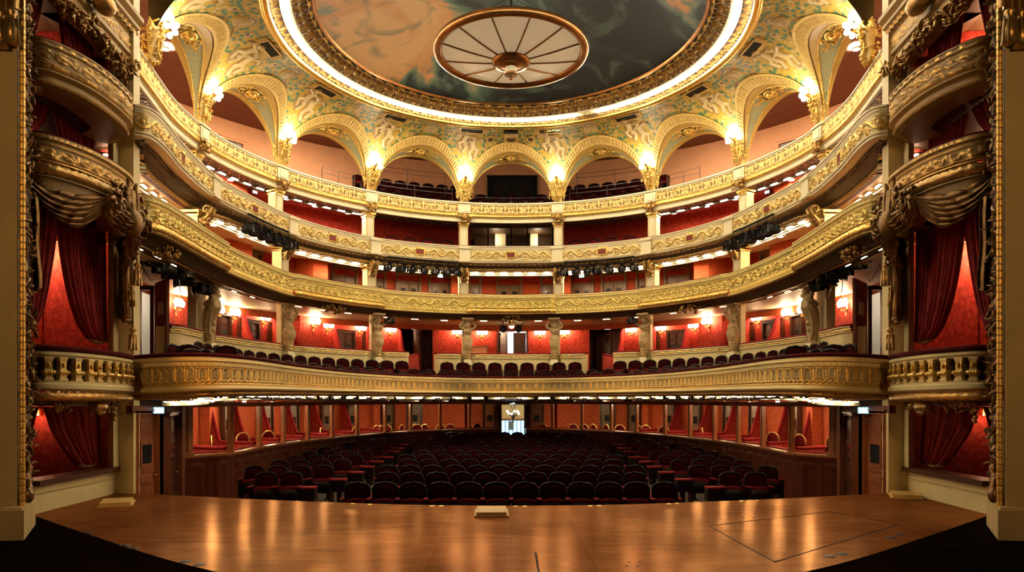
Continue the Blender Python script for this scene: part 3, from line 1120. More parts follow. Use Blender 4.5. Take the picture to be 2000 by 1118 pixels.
# ================================================================== first tier front
t1 = thing('balcony', 'lowest balcony front, sweeping above the stalls boxes with a little gilded arcade', 'balcony', tuple(np.r_[P1.p[len(P1.s) // 2], Z1]), 'balcony fronts of the hall')
Q = P1.sub(0, len(P1.s) - 1, 9)
H = P1.sub(0, len(P1.s) - 1, 1)
b = MB()
mould(b, Q, [(-0.34, -0.02), (-0.34, 0.03), (-0.28, 0.06), (0.0, 0.06), (0.05, 0.03), (0.05, -0.01), (0.0, -0.03)])
b.build('velvet_handrail', 'rail_velvet', t1)
b = MB()
mould(b, Q, [(0.0, -0.03), (0.03, -0.05), (0.03, -0.09), (0.06, -0.11), (0.06, -0.13), (0.02, -0.16)])
strip(b, H, (0.02, -0.16), (0.02, -0.22), 3, R_dent, 0.10, 0.025)
mould(b, Q, [(0.02, -0.22), (0.04, -0.235), (0.04, -0.25), (0.0, -0.265)])
b.build('cornice', 'cream', t1)
b = MB()
n = round(P1.L / 0.20)
strip(b, H, (0.0, -0.265), (0.0, -0.69), 28, R_arc, amp=0.04, u=bayu(H) * n)
b.build('arcade_frieze', 'relief_grey', t1)
b = MB()
mould(b, Q, [(0.0, -0.69), (0.04, -0.70), (0.04, -0.72)])
mould(b, Q, [(0.04, -0.72)] + arcprof(0.04, -0.775, 0.055, 90, -60, 7) + [(0.02, -0.84), (-0.03, -0.86)], smooth=True)
b.build('lower_moulding', 'cream', t1)
b = MB()
torus_relief(b, P1.sub(0, len(P1.s) - 1, 2), -0.09, -0.90, 0.06, R_leaf, 0.16, 0.025)
mould(b, Q, [(-0.10, -0.95), (-0.16, -0.97), (-0.30, -0.97)], gilt=0)
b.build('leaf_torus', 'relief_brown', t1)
# ================================================================== painted vault over the gallery
M['ochre'] = plain('ochre_vault_paint', (0.66, 0.42, 0.11), 0.5, var=0.06)
M['teal'] = None


def teal_mat():
    m, nt, b = new_mat('pale_green_scale_pattern')
    v = coords(nt, (1, 1, 1), 'Object')
    vo = node(nt, 'ShaderNodeTexVoronoi', feature='DISTANCE_TO_EDGE')
    vo.inputs['Scale'].default_value = 11
    vo.inputs['Randomness'].default_value = 0.35
    link(nt, v, vo.inputs['Vector'])
    link(nt, ramp(nt, vo.outputs['Distance'], [(0.04, (0.56, 0.44, 0.18)), (0.12, (0.36, 0.42, 0.30))]), b.inputs['Base Color'])
    b.inputs['Roughness'].default_value = 0.55
    return m


M['teal'] = teal_mat()
M['vault'] = painted('painted_vault', 0.5)
ZV = EYE + 7.3                      # springing level of the vault
RV0, RVA, ZVB = 5.70, 2.15, 1.70    # r = RV0 + RVA cos, z = ZV + ZVB sin


def cove(deg, psi):
    """point on the vault at plan angle deg, rising angle psi (radians); arrays allowed"""
    a = np.radians(deg)
    r = RV0 + RVA * np.cos(psi)
    return np.stack([np.sin(a) * r, CEN[1] + np.cos(a) * r, ZV + ZVB * np.sin(psi)], -1)


class Paint:
    """one repeat of the painted vault: colour and low relief, centred on a pier"""

    def __init__(self, w, h, res, ground):
        self.w, self.h = w, h
        self.nx, self.ny = int(w / res), int(h / res)
        self.C = np.tile(np.array(ground, float), (self.ny, self.nx, 1))
        self.H = np.zeros((self.ny, self.nx))
        x = (np.arange(self.nx) + .5) / self.nx * w
        y = (np.arange(self.ny) + .5) / self.ny * h
        self.X, self.Y = np.meshgrid(x, y)

    def dx(self, x):
        d = self.X - x
        return d - self.w * np.round(d / self.w)

    def ell(self, x, y, rx, ry, ang, col, hgt=0.0):
        ca, sa = math.cos(ang), math.sin(ang)
        ux, uy = self.dx(x), self.Y - y
        q = np.hypot((ux * ca + uy * sa) / rx, (-ux * sa + uy * ca) / ry)
        m = q < 1
        self.C[m] = col
        if hgt:
            hh = hgt * np.sqrt(np.clip(1 - q * q, 0, 1))
            self.H = np.maximum(self.H, hh)

    def line(self, pts, wd, col, hgt=0.0, wd1=None):
        wd1 = wd if wd1 is None else wd1
        n = len(pts) - 1
        for i in range(n):
            (x0, y0), (x1, y1) = pts[i], pts[i + 1]
            w = wd + (wd1 - wd) * (i + .5) / n
            d = np.array([x1 - x0, y1 - y0])
            ux, uy = self.dx(x0), self.Y - y0
            t = np.clip((ux * d[0] + uy * d[1]) / (d @ d + 1e-12), 0, 1)
            q = np.hypot(ux - t * d[0], uy - t * d[1]) / w
            m = q < 1
            self.C[m] = col
            if hgt:
                self.H = np.maximum(self.H, hgt * np.sqrt(np.clip(1 - q * q, 0, 1)))

    def sample(self, u, v):
        x = (u % 1.0) * self.nx - .5
        y = np.clip(v * self.ny - .5, 0, self.ny - 1.001)
        x0, y0 = np.floor(x).astype(int), np.floor(y).astype(int)
        fx, fy = (x - x0)[..., None], (y - y0)[..., None]
        xa, xb = x0 % self.nx, (x0 + 1) % self.nx

        def f(A):
            A = A if A.ndim == 3 else A[..., None]
            return (A[y0, xa] * (1 - fx) + A[y0, xb] * fx) * (1 - fy) + (A[y0 + 1, xa] * (1 - fx) + A[y0 + 1, xb] * fx) * fy
        return f(self.C), f(self.H)[..., 0]


def paint_vault():
    W, Hh = 2.75, 3.0
    GRD = (0.60, 0.40, 0.06)
    T1c, T2c, WH, BR, IV = (0.05, 0.19, 0.12), (0.11, 0.27, 0.16), (0.72, 0.62, 0.40), (0.20, 0.09, 0.03), (0.66, 0.50, 0.24)
    p = Paint(W, Hh, 0.011, GRD)
    rnd = random.Random(11)
    c = W / 2
    spots = []
    for t in range(3600):
        x, y = rnd.uniform(0, W), rnd.uniform(0.05, 2.6)
        xd = abs((x - c + W / 2) % W - W / 2)
        if abs(x - c) < 0.42 and 0.1 < y < 1.65:
            continue
        xm = min(x, W - x)
        if xm < 0.3 and 0.15 < y < 1.2:
            continue
        if all((x - a) ** 2 + (y - b_) ** 2 > 0.118 ** 2 for a, b_ in spots):
            spots.append((x, y))
    for x, y in spots:
        a = rnd.uniform(0, 2 * PI)
        x2, y2 = x + 0.18 * math.cos(a), y + 0.18 * math.sin(a)
        p.line([(x, y), ((x + x2) / 2 + .03, (y + y2) / 2), (x2, y2)], 0.008, (0.32, 0.20, 0.07))
    for i, (x, y) in enumerate(spots):
        a = rnd.uniform(0, 2 * PI)
        if i % 4 == 3:
            for j in range(5):
                p.ell(x + .026 * math.cos(a + j * 1.257), y + .026 * math.sin(a + j * 1.257), .019, .013, a + j * 1.257, WH)
            continue
        for j in range(5):
            b_ = a + (j - 2) * 0.62
            ln = 0.058 * (1 - 0.13 * abs(j - 2))
            p.ell(x + ln * math.cos(b_), y + ln * math.sin(b_), ln, 0.0185, b_, T1c if (i + j) % 2 else T2c)
    for sg in (-1, 1):          # daisies
        x, y = c + sg * 0.80, 0.62
        p.ell(x, y, 0.075, 0.085, 0, WH)
        p.ell(x, y, 0.052, 0.060, 0, BR)
    # mask over the crown of each arch
    x, y = 0.0, 0.55
    for j in range(13):
        a = -PI + j * PI / 12
        p.line([(x, y - .05), (x + .30 * math.cos(a), y - .05 + .34 * math.sin(a))], 0.012, (0.36, 0.20, 0.06))
    p.ell(x, y - .14, .20, .20, 0, WH, 0.015)
    for j in range(9):
        a = -PI * (0.06 + 0.88 * j / 8)
        p.ell(x + .155 * math.cos(a), y - .13 + .155 * math.sin(a), .032, .02, a, (0.05, 0.05, 0.05))
    p.ell(x, y + .02, .15, .22, 0, IV, 0.05)
    for sg in (-1, 1):
        p.ell(x + sg * .055, y - .02, .028, .014, 0, BR)
        p.line([(x + sg * .15, y - .1), (x + sg * .19, y + .05), (x + sg * .13, y + .2)], .035, IV, 0.04)
        th = np.linspace(0, 5, 20)
        rr = .12 * (1 - th / 6)
        p.line([(x + sg * (.20 + q * math.cos(t)), y + .34 + q * math.sin(t)) for q, t in zip(rr, th)], .017, BR)
        p.line([(x + sg * .08, y + .26), (x + sg * .2, y + .30), (x + sg * .42, y + .42), (x + sg * .46, y + .5)], .016, BR)
        p.ell(x + sg * .09, y + .32, .10, .06, sg * .5, (0.22, 0.33, 0.12))
    p.ell(x, y + .09, .018, .05, 0, (0.55, 0.40, 0.2), 0.06)
    p.ell(x, y + .15, .05, .014, 0, BR)
    # two playing children in low relief under the name plaque
    for sg, y0 in ((-1, 0.72), (1, 0.98)):
        bx = c + sg * 0.13
        lines = [
            ([(bx, y0), (bx + sg * .04, y0 + .26)], .105),
            ([(bx + sg * .02, y0 + .24), (bx + sg * .20, y0 + .36), (bx + sg * .12, y0 + .58)], .06),
            ([(bx + sg * .04, y0 + .26), (bx - sg * .06, y0 + .48), (bx + sg * .02, y0 + .70)], .06),
            ([(bx + sg * .06, y0 - .04), (bx + sg * .26, y0 - .14), (bx + sg * .34, y0 - .02)], .042),
            ([(bx - sg * .06, y0 - .02), (bx - sg * .22, y0 + .04), (bx - sg * .30, y0 + .18)], .042)]
        for pts, w in lines:
            p.line([(a - .02, b_ + .02) for a, b_ in pts], w * 1.2, (0.36, 0.21, 0.07))
        for pts, w in lines:
            p.line(pts, w, IV, 0.055, w * 0.7)
        p.ell(bx + sg * .02, y0 - .19, .085, .10, 0, IV, 0.07)
        p.ell(bx + sg * .02, y0 - .25, .085, .05, 0, (0.48, 0.32, 0.12), 0.07)
    # clear field for the plaque
    return p


VP = paint_vault()
VW, VH = VP.w, VP.h
BAYC = [-96, -72, -48, -24, 0, 24, 48, 72, 96]
def sidepos(k, a):
    return '%s side, %s from stage boxes' % ('left' if a < 0 else 'right', ORD[k])


VNAME = {0: 'above the gallery door'}
for k_, a_ in enumerate((96, 72, 48, 24)):
    VNAME[a_], VNAME[-a_] = sidepos(k_, 1), sidepos(k_, -1)
AO, AI = 12.0, 10.7
PSO, PSI = math.radians(65), math.radians(53)

vault = thing('painted_vault', 'gold ground vault painted with green leaves, white flowers, masks and playing children', 'vault', (0, CEN[1], ZV))
vault['kind'] = 'structure'
for bc in BAYC + [-120, 120]:
    nphi, nps = 190, 140
    s = np.linspace(-1, 1, nphi)
    ph = s * AO
    lo = PSO * np.sqrt(np.clip(1 - s * s, 0, 1))
    t = np.linspace(0, 1, nps)
    PS = lo[:, None] + (PI / 2 - lo[:, None]) * t[None, :]
    PH = np.repeat(ph[:, None], nps, 1)
    # arc length along the rise, measured down from the ring
    fine = np.linspace(0, PI / 2, 200)
    dl = np.hypot(RVA * np.sin(fine), ZVB * np.cos(fine))
    cl = np.r_[0, np.cumsum((dl[1:] + dl[:-1]) / 2 * np.diff(fine))]
    yy = cl[-1] - np.interp(PS, fine, cl)
    u = PH / 24.0
    col, hh = VP.sample(u, np.clip(yy / VH, 0, 1))
    G = cove(bc + PH, PS)
    nr = np.stack([-np.sin(np.radians(bc + PH)) * np.cos(PS), -np.cos(np.radians(bc + PH)) * np.cos(PS), -np.sin(PS) * 0.8], -1)
    G = G + nr * hh[..., None]
    b = MB()
    b.grid(G, 0, col=col)
    b.build('vault_panel', 'vault', vault)


def arch_curve(bc, half, psm, n):
    tau = np.linspace(0, PI, n)
    return cove(bc - half * np.cos(tau), psm * np.sin(tau)), tau


R_rib = Ras(0.12, 0.34, 0.006)
R_rib.stroke([(0.06, 0.12), (0.06, 0.25)], 0.034)
R_rib.stroke([(0.0, 0.31), (0.12, 0.31)], 0.016)
R_rib.stroke([(0.0, 0.055), (0.12, 0.055)], 0.014)
R_rope = Ras(0.06, 0.06, 0.004)
R_rope.stroke([(0.0, 0.055), (0.06, 0.005)], 0.018)
M['ochre_relief'] = gilt_mat('ochre_arch_relief', (0.66, 0.42, 0.10), (0.74, 0.52, 0.18), 0.25, 0.4)
RB, ZB0, ZB1, AB = 7.95, EYE + 7.15, EYE + 8.55, 10.5


def back_curve(bc, n):
    tau = np.linspace(0, PI, n)
    a = np.radians(bc - AB * np.cos(tau))
    return np.stack([np.sin(a) * RB, CEN[1] + np.cos(a) * RB, ZB0 + (ZB1 - ZB0) * np.sin(tau)], -1)


cart_proto = None
for bc in BAYC:
    root = thing('arch', 'ochre arch with ribbed edge and pale green soffit, ' + VNAME[bc], 'arch', tuple(np.r_[pol(bc, R4), Z4 + 0.2]), 'arches of the gallery')
    n = 260
    o, tau = arch_curve(bc, AO, PSO, n)
    i_, _ = arch_curve(bc, AI, PSI, n)
    ln = np.r_[0, np.cumsum(np.linalg.norm(np.diff(o, axis=0), axis=1))]
    nv = 12
    t = np.linspace(0, 1, nv + 1)
    G = i_[:, None] * t[None, :, None] + o[:, None] * (1 - t[None, :, None])
    U, Vv = np.meshgrid(ln / ln[-1] * round(ln[-1] / 0.12), t, indexing='ij')
    h, gm = R_rib.sample(U, Vv)
    ctr = np.array([0, CEN[1], ZV - 2.0])
    nr = ctr - G
    nr /= np.linalg.norm(nr, axis=-1)[..., None]
    mb = MB()
    mb.grid(G + nr * (h[..., None] * 0.03 + 0.03), 0, gilt=np.clip(h * 1.5, 0, 1))
    mb.build('archivolt', 'ochre_relief', root)
    bk = back_curve(bc, n)
    step = slice(0, n, 4)
    ii, bb = i_[step], bk[step]

    def zone(w0, w1, k=2):
        w = np.linspace(w0, w1, k)
        return ii[:, None] * (1 - w[None, :, None]) + bb[:, None] * w[None, :, None]
    mb = MB()
    mb.grid(zone(0, 0.24))
    mb.grid(zone(0.80, 1.0))
    top = np.concatenate([bb[:, None], np.stack([bb[:, 0], bb[:, 1], np.full(len(bb), EYE + 10.2)], -1)[:, None]], 1)
    mb.grid(top)
    mb.build('intrados', 'ochre', root)
    mb = MB()
    mb.grid(zone(0.24, 0.80, 6))
    mb.build('soffit_panel', 'teal', root)
    mb = MB()
    for w in (0.24, 0.80):
        L = i_ * (1 - w) + bk * w
        mb.tube(L[6:-6] + np.array([0, 0, -0.012]), 0.022 * (1 + 0.25 * np.sin(np.arange(n - 12) * 1.6)), 5)
    mb.build('rope_moulding', 'gold', root)
    # gilded cartouche in the middle of the soffit
    mid = i_[n // 2] * 0.5 + bk[n // 2] * 0.5
    ex = (o[n // 2 + 20] - o[n // 2 - 20])
    ex /= np.linalg.norm(ex)
    ey = bk[n // 2] - i_[n // 2]
    ey /= np.linalg.norm(ey)
    ez = np.cross(ex, ey)
    if ez[2] > 0:
        ez = -ez
    mb = MB()

    def L3(x, y, z=0.0):
        sag = 0.16 * x * x
        return mid + ex * x + ey * y + ez * z + np.array([0, 0, -sag])
    rnd = random.Random(4)
    mb.ball(L3(0, 0, .03), (.14, .14, .09), 12)
    th = np.linspace(0, 2 * PI, 26, endpoint=False)
    mb.tube([L3(.17 * math.cos(a), .17 * math.sin(a), .04) for a in th], .035, 6, closed=True)
    for sg in (-1, 1):
        for (cx, cy, r, d) in ((.27, .10, .10, 1), (.27, -.12, .09, -1), (.47, .06, .08, -1), (.62, -.02, .06, 1)):
            q = np.linspace(0, 4.6, 16)
            rr = r * (1 - q / 6)
            mb.tube([L3(sg * (cx + e * math.cos(a)), cy + d * e * math.sin(a), .03) for e, a in zip(rr, q)], np.linspace(.028, .016, 16), 6)
        for k in range(9):
            x = .22 + .07 * k
            mb.sprig(L3(sg * x, rnd.uniform(-.11, .11) * (1 - k / 11), .03), .04, rnd)
        mb.tube([L3(sg * .3, 0, .02), L3(sg * .6, .03, .03), L3(sg * .85, -.01, .01)], [.04, .03, .01], 6)
    mb.build('cartouche', 'gold', root)

# ------------------------------------------------------------------ piers with lamp clusters
PIER = {}
for k_, a_ in enumerate((108, 84, 60, 36, 12)):
    PIER[a_], PIER[-a_] = sidepos(k_, 1), sidepos(k_, -1)
for a in COLS:
    p = pol(a, R4 - 0.02)
    nn = -(pol(a, 1.0) - CEN)
    tt = np.array([-nn[1], nn[0]])
    root = thing('arch_pier', 'gilded pier between painted arches, ' + PIER[a], 'pier', (p[0], p[1], Z4), 'piers between the arches')
    mb = MB()
    lv = [(0.0, .15, .10), (.25, .15, .12), (.45, .17, .16), (.62, .20, .20), (.70, .22, .20), (.72, .18, .12), (.9, .14, .02)]
    G = []
    for z, w, d in lv:
        G.append([np.r_[p + tt * w * math.cos(q) + nn * (d * math.sin(q) - .03), Z4 + z] for q in np.linspace(-.3, PI + .3, 12)])
    mb.grid(np.array(G), 0)
    mb.build('shaft', 'ochre', root)
    mb = MB()
    rnd = random.Random(a + 500)
    for i in range(34):
        z = rnd.uniform(.03, .62)
        x = rnd.uniform(-.13, .13) * (1 + z * .5)
        c = p + tt * x + nn * (.11 + .10 * z)
        mb.sprig((c[0], c[1], Z4 + z), rnd.uniform(.025, .045), rnd)
    if abs(a) == 108:
        for i in range(70):
            z, q = rnd.uniform(-.05, .85), rnd.uniform(0, 2 * PI)
            c = p + tt * (.13 + .07 * z) * math.cos(q) + nn * ((.12 + .12 * z) * math.sin(q) - .02)
            mb.sprig((c[0], c[1], Z4 + z), rnd.uniform(.03, .05), rnd)
    for sg in (-1, 1):
        th = np.linspace(0, 4.5, 14)
        c = p + nn * .2
        rr = .10 * (1 - th / 6)
        mb.tube([np.r_[c + tt * sg * (.10 + e * math.cos(q)), Z4 + .62 + e * math.sin(q)] for e, q in zip(rr, th)], .03, 6)
        c = p + nn * .13
        mb.tube([np.r_[c + tt * sg * .10, Z4 + .05], np.r_[c + tt * sg * .12, Z4 + .3], np.r_[c + tt * sg * .08, Z4 + .5]], .022, 6)
        sb = MB()
        c = p + nn * .02 + tt * sg * .30
        for i in range(12):
            z = rnd.uniform(.1, .8)
            sb.sprig(np.r_[c + tt * sg * (rnd.uniform(-.05, .05) - .1 * (.8 - z)), Z4 + z], rnd.uniform(.02, .038), rnd)
        sb.build('side_garland', 'gold', root)
    mb.build('gilt_ornament', 'gold', root)
    lampr = thing('lamp_cluster', 'lit cluster of bare bulbs on gilded pier, ' + PIER[a], 'wall lamp', tuple(np.r_[p + nn * .2, Z4 + .78]), 'lamp clusters on the arch piers')
    mb = MB()
    c = p + nn * .22
    mb.tube([np.r_[p + nn * .1, Z4 + .72], np.r_[c, Z4 + .66], np.r_[p + nn * .34, Z4 + .74]], .03, 6)
    mb.lathe([(0.0, -.03), (.10, 0), (.12, .04), (.05, .06)], np.r_[p + nn * .32, Z4 + .74], 10)
    spots = [(-.21, .30, .72), (.21, .30, .72), (-.11, .42, .76), (.11, .42, .76), (0, .46, .86), (-.13, .36, .92), (.13, .36, .92), (0, .36, 1.02)]
    for x, d, z in spots:
        q = np.r_[p + nn * d + tt * x, Z4 + z]
        mb.tube([np.r_[p + nn * .32, Z4 + .78], q], .012, 5)
    mb.build('bracket', 'brass', lampr)
    for x, d, z in spots:
        mb = MB()
        mb.ball(np.r_[p + nn * d + tt * x, Z4 + z], .062, 8)
        mb.build('bulb', 'bulb', lampr)

# ------------------------------------------------------------------ cornice ring round the painted ceiling
ZR = EYE + 9.0
ring = thing('ceiling_cornice', 'round gilded acanthus cornice with a ring of lit bulbs round the painted ceiling', 'cornice', (0, CEN[1], ZR))
PR = Path([pol(a, 5.78) for a in range(-180, 181, 5)], 0.045)
PR.z[:] = ZR
Q = PR.sub(0, len(PR.s) - 1, 3)
R_aca = Ras(0.46, 0.40, 0.01)
for sg in (-1, 1):
    for k in range(5):
        R_aca.leaf(0.23 + sg * (.02 + .012 * k), 0.36 - .06 * k, -PI / 2 + sg * (.5 + .12 * k), 0.15, 0.026)
    R_aca.leaf(0.23 + sg * .21, .38, -PI / 2 - sg * .1, .26, .03)
    R_aca.spiral(.23 + sg * .15, .07, .055, PI / 2, 1.1, sg, .018)
R_aca.stroke([(.23, .40), (.23, .10), (.23, .03)], .035, .05)
R_aca2 = Ras(0.30, 0.24, 0.01)
for sg in (-1, 1):
    for k in range(3):
        R_aca2.leaf(0.15 + sg * (.02 + .012 * k), 0.2 - .05 * k, -PI / 2 + sg * (.6 + .2 * k), 0.10, 0.018)
R_aca2.stroke([(.15, .24), (.15, .04)], .02)
R_aca2.blob(0.0, .1, .03, .07)
b = MB()
mould(b, Q, [(0.0, 0.05), (0.0, -0.02)] + arcprof(0.06, -0.03, 0.05, 180, 360, 7) + [(0.14, -0.02)], smooth=True)
mould(b, Q, [(0.14, -0.02), (0.16, -0.06), (0.20, -0.06), (0.22, -0.02)])
b.build('outer_moulding', 'gold', ring)
b = MB()
strip(b, PR, (0.22, -0.02), (0.44, 0.03), 12, R_aca2, 0.30, 0.05)
b.build('small_acanthus', 'acanthus', ring)
b = MB()
mould(b, Q, [(0.44, 0.03), (0.46, 0.0), (0.47, 0.10), (0.56, 0.10), (0.575, 0.03), (0.64, 0.022), (0.69, 0.03), (0.70, 0.05)])
b.build('lamp_trough', 'pale', ring)
b = MB()
strip(b, PR, (0.70, 0.05), (1.04, 0.22), 18, R_aca, 0.46, 0.10)
b.build('acanthus_cove', 'acanthus', ring)
b = MB()
mould(b, Q, [(1.04, 0.20), (1.06, 0.19), (1.06, 0.25), (1.17, 0.26)])
nd = 74
for k in range(nd):
    a = 360.0 / nd * k
    for j in range(4):
        c = pol(a + j * .8, 5.78 - 1.075)
        b.ball((c[0], c[1], ZR + .215), (.026, .026, .02), 6, rings=3)
b.build('beaded_frame', 'gold', ring)
b = MB()
for k in range(nd):
    a = 360.0 / nd * k + 3.6
    c = pol(a, 5.78 - 1.085)
    b.box((c[0], c[1], ZR + .225), (.17, .055, .03), rz=-math.radians(a))
b.build('dark_block_band', 'black', ring)
b = MB()
mould(b, Q, [(1.12, 0.245), (1.14, 0.225), (1.20, 0.225), (1.22, 0.27)])
b.build('inner_frame', 'bronze', ring)
nseg = 48
for k in range(nseg):
    lit = k not in (3, 27)
    b = MB()
    a0 = -180 + 360.0 / nseg * k
    for j in range(5):
        a = a0 + 360.0 / nseg * (j + .5) / 5
        c = pol(a, 5.78 - 0.515)
        ca, sa = math.cos(math.radians(a)), math.sin(math.radians(a))
        t = np.linspace(-PI / 2, PI / 2, 5)
        b.ball((c[0], c[1], ZR - .004), .034, 7, rings=4)
    o = b.build('bulb_string', 'ring_bulb' if lit else 'milk', ring)


# ------------------------------------------------------------------ painted ceiling (a loose cloudscape)
def cloud_mat():
    m, nt, b = new_mat('painted_clouds')
    v = coords(nt, (0.30, 0.30, 0.30))
    n = node(nt, 'ShaderNodeTexNoise')
    n.inputs['Scale'].default_value = 1.25
    n.inputs['Detail'].default_value = 8
    n.inputs['Distortion'].default_value = 0.8
    link(nt, v, n.inputs['Vector'])
    sx = node(nt, 'ShaderNodeSeparateXYZ')
    tc = node(nt, 'ShaderNodeTexCoord')
    link(nt, tc.outputs['Object'], sx.inputs[0])
    # how far towards the bright left front side of the painting
    m1 = node(nt, 'ShaderNodeMath', operation='MULTIPLY_ADD')
    link(nt, sx.outputs['X'], m1.inputs[0])
    m1.inputs[1].default_value = -0.075
    m1.inputs[2].default_value = 0.0
    m2 = node(nt, 'ShaderNodeMath', operation='MULTIPLY_ADD')
    link(nt, sx.outputs['Y'], m2.inputs[0])
    m2.inputs[1].default_value = -0.045
    link(nt, m1.outputs[0], m2.inputs[2])
    m3 = node(nt, 'ShaderNodeMath', operation='MULTIPLY_ADD')
    link(nt, n.outputs['Fac'], m3.inputs[0])
    m3.inputs[1].default_value = 2.1
    link(nt, m2.outputs[0], m3.inputs[2])
    m1.inputs[2].default_value = -0.53
    c1 = ramp(nt, m3.outputs[0], [(0.32, (0.010, 0.014, 0.022)), (0.47, (0.030, 0.055, 0.060)), (0.55, (0.14, 0.25, 0.20)), (0.61, (0.34, 0.36, 0.24)), (0.66, (0.85, 0.44, 0.18)), (0.85, (0.95, 0.60, 0.28))])
    n2 = node(nt, 'ShaderNodeTexNoise')
    n2.inputs['Scale'].default_value = 2.2
    n2.inputs['Detail'].default_value = 8
    n2.inputs['Distortion'].default_value = 2.5
    link(nt, v, n2.inputs['Vector'])
    f = node(nt, 'ShaderNodeMath', operation='MULTIPLY')
    link(nt, ramp(nt, n2.outputs['Fac'], [(0.52, (0, 0, 0)), (0.68, (1, 1, 1))]), f.inputs[0])
    f.inputs[1].default_value = 0.62
    mx = node(nt, 'ShaderNodeMix', data_type='RGBA')
    link(nt, f.outputs[0], mx.inputs[0])
    link(nt, c1, mx.inputs[6])
    mx.inputs[7].default_value = (0.10, 0.17, 0.13, 1)
    link(nt, mx.outputs[2], b.inputs['Base Color'])
    b.inputs['Roughness'].default_value = 0.6
    return m


M['clouds'] = cloud_mat()
b = MB()
rr = np.linspace(4.60, 0.001, 14)
b.lathe(np.c_[rr, ZR + .27 + 0.75 * (1 - (rr / 4.6) ** 2)] - np.array([0, ZR]), (0, CEN[1], ZR), 72)
o = b.build('ceiling_painting', 'clouds', None, (0, CEN[1], ZR))
tag(o, 'dark round ceiling painting of teal and peach clouds inside the gilded cornice', 'ceiling painting')

# ------------------------------------------------------------------ shallow bowl chandelier
M['bowl_glass'] = plain('bowl_glass_added_glow', (0.80, 0.68, 0.46), 0.4, var=0.05)
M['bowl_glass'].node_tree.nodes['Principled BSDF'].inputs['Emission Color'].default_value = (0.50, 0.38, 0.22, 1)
M['bowl_glass'].node_tree.nodes['Principled BSDF'].inputs['Emission Strength'].default_value = 0.2  # faint glow put into the glass to brighten it; no bulb inside
ZC = EYE + 8.55
ch = thing('chandelier', 'wide shallow bowl chandelier of milky glass with an added faint glow and bronze ribs', 'chandelier', (0, CEN[1], ZC))
b = MB()
b.lathe([(1.66, .02), (1.68, -.04), (1.76, -.08), (1.85, -.05), (1.88, .02), (1.84, .10), (1.74, .12), (1.66, .08), (1.66, .02)], (0, CEN[1], ZC), 72)
b.build('rim', 'bronze', ch)


def bowl(r):
    q = (1.70 - r) / 1.30
    return ZC + 0.02 - 0.22 * q ** 1.6 - 0.05 * math.sin(PI * q)


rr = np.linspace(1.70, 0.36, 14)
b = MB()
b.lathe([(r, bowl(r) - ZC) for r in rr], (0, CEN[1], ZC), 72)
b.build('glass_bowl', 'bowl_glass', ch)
for k in range(12):
    a = math.radians(15 + 30 * k)
    b = MB()
    b.tube([(math.sin(a) * r, CEN[1] + math.cos(a) * r, bowl(r) - .012) for r in rr], .022, 6)
    b.build('rib', 'bronze', ch)
b = MB()
b.lathe([(.46, .06), (.46, .02), (.42, -.04), (.30, -.07), (.14, -.08), (.13, -.12)], (0, CEN[1], ZC - .26), 40)
b.build('hub', 'bronze', ch)
b = MB()
b.lathe([(.13, -.08), (.15, -.11), (.15, -.24), (.13, -.26), (.02, -.26)], (0, CEN[1], ZC - .28), 24)
b.build('pendant_lantern', 'milk', ch)
b = MB()
b.lathe([(.155, -.0), (.16, -.02), (.155, -.04)], (0, CEN[1], ZC - .50), 24)
b.ball((0, CEN[1], ZC - .62), .05, 10)
b.tube([(0, CEN[1], ZC - .52), (0, CEN[1], ZC - .6)], .01, 6)
b.build('finial', 'bronze', ch)
b = MB()
b.tube([(0, CEN[1], ZC - .2), (0, CEN[1], ZR + .98)], .03, 8)
for k in range(4):
    a = k * PI / 2 + .4
    b.tube([(math.sin(a) * 1.7, CEN[1] + math.cos(a) * 1.7, ZC + .1), (0, CEN[1], ZR + .9)], .008, 5)
b.build('suspension_rod', 'black', ch)

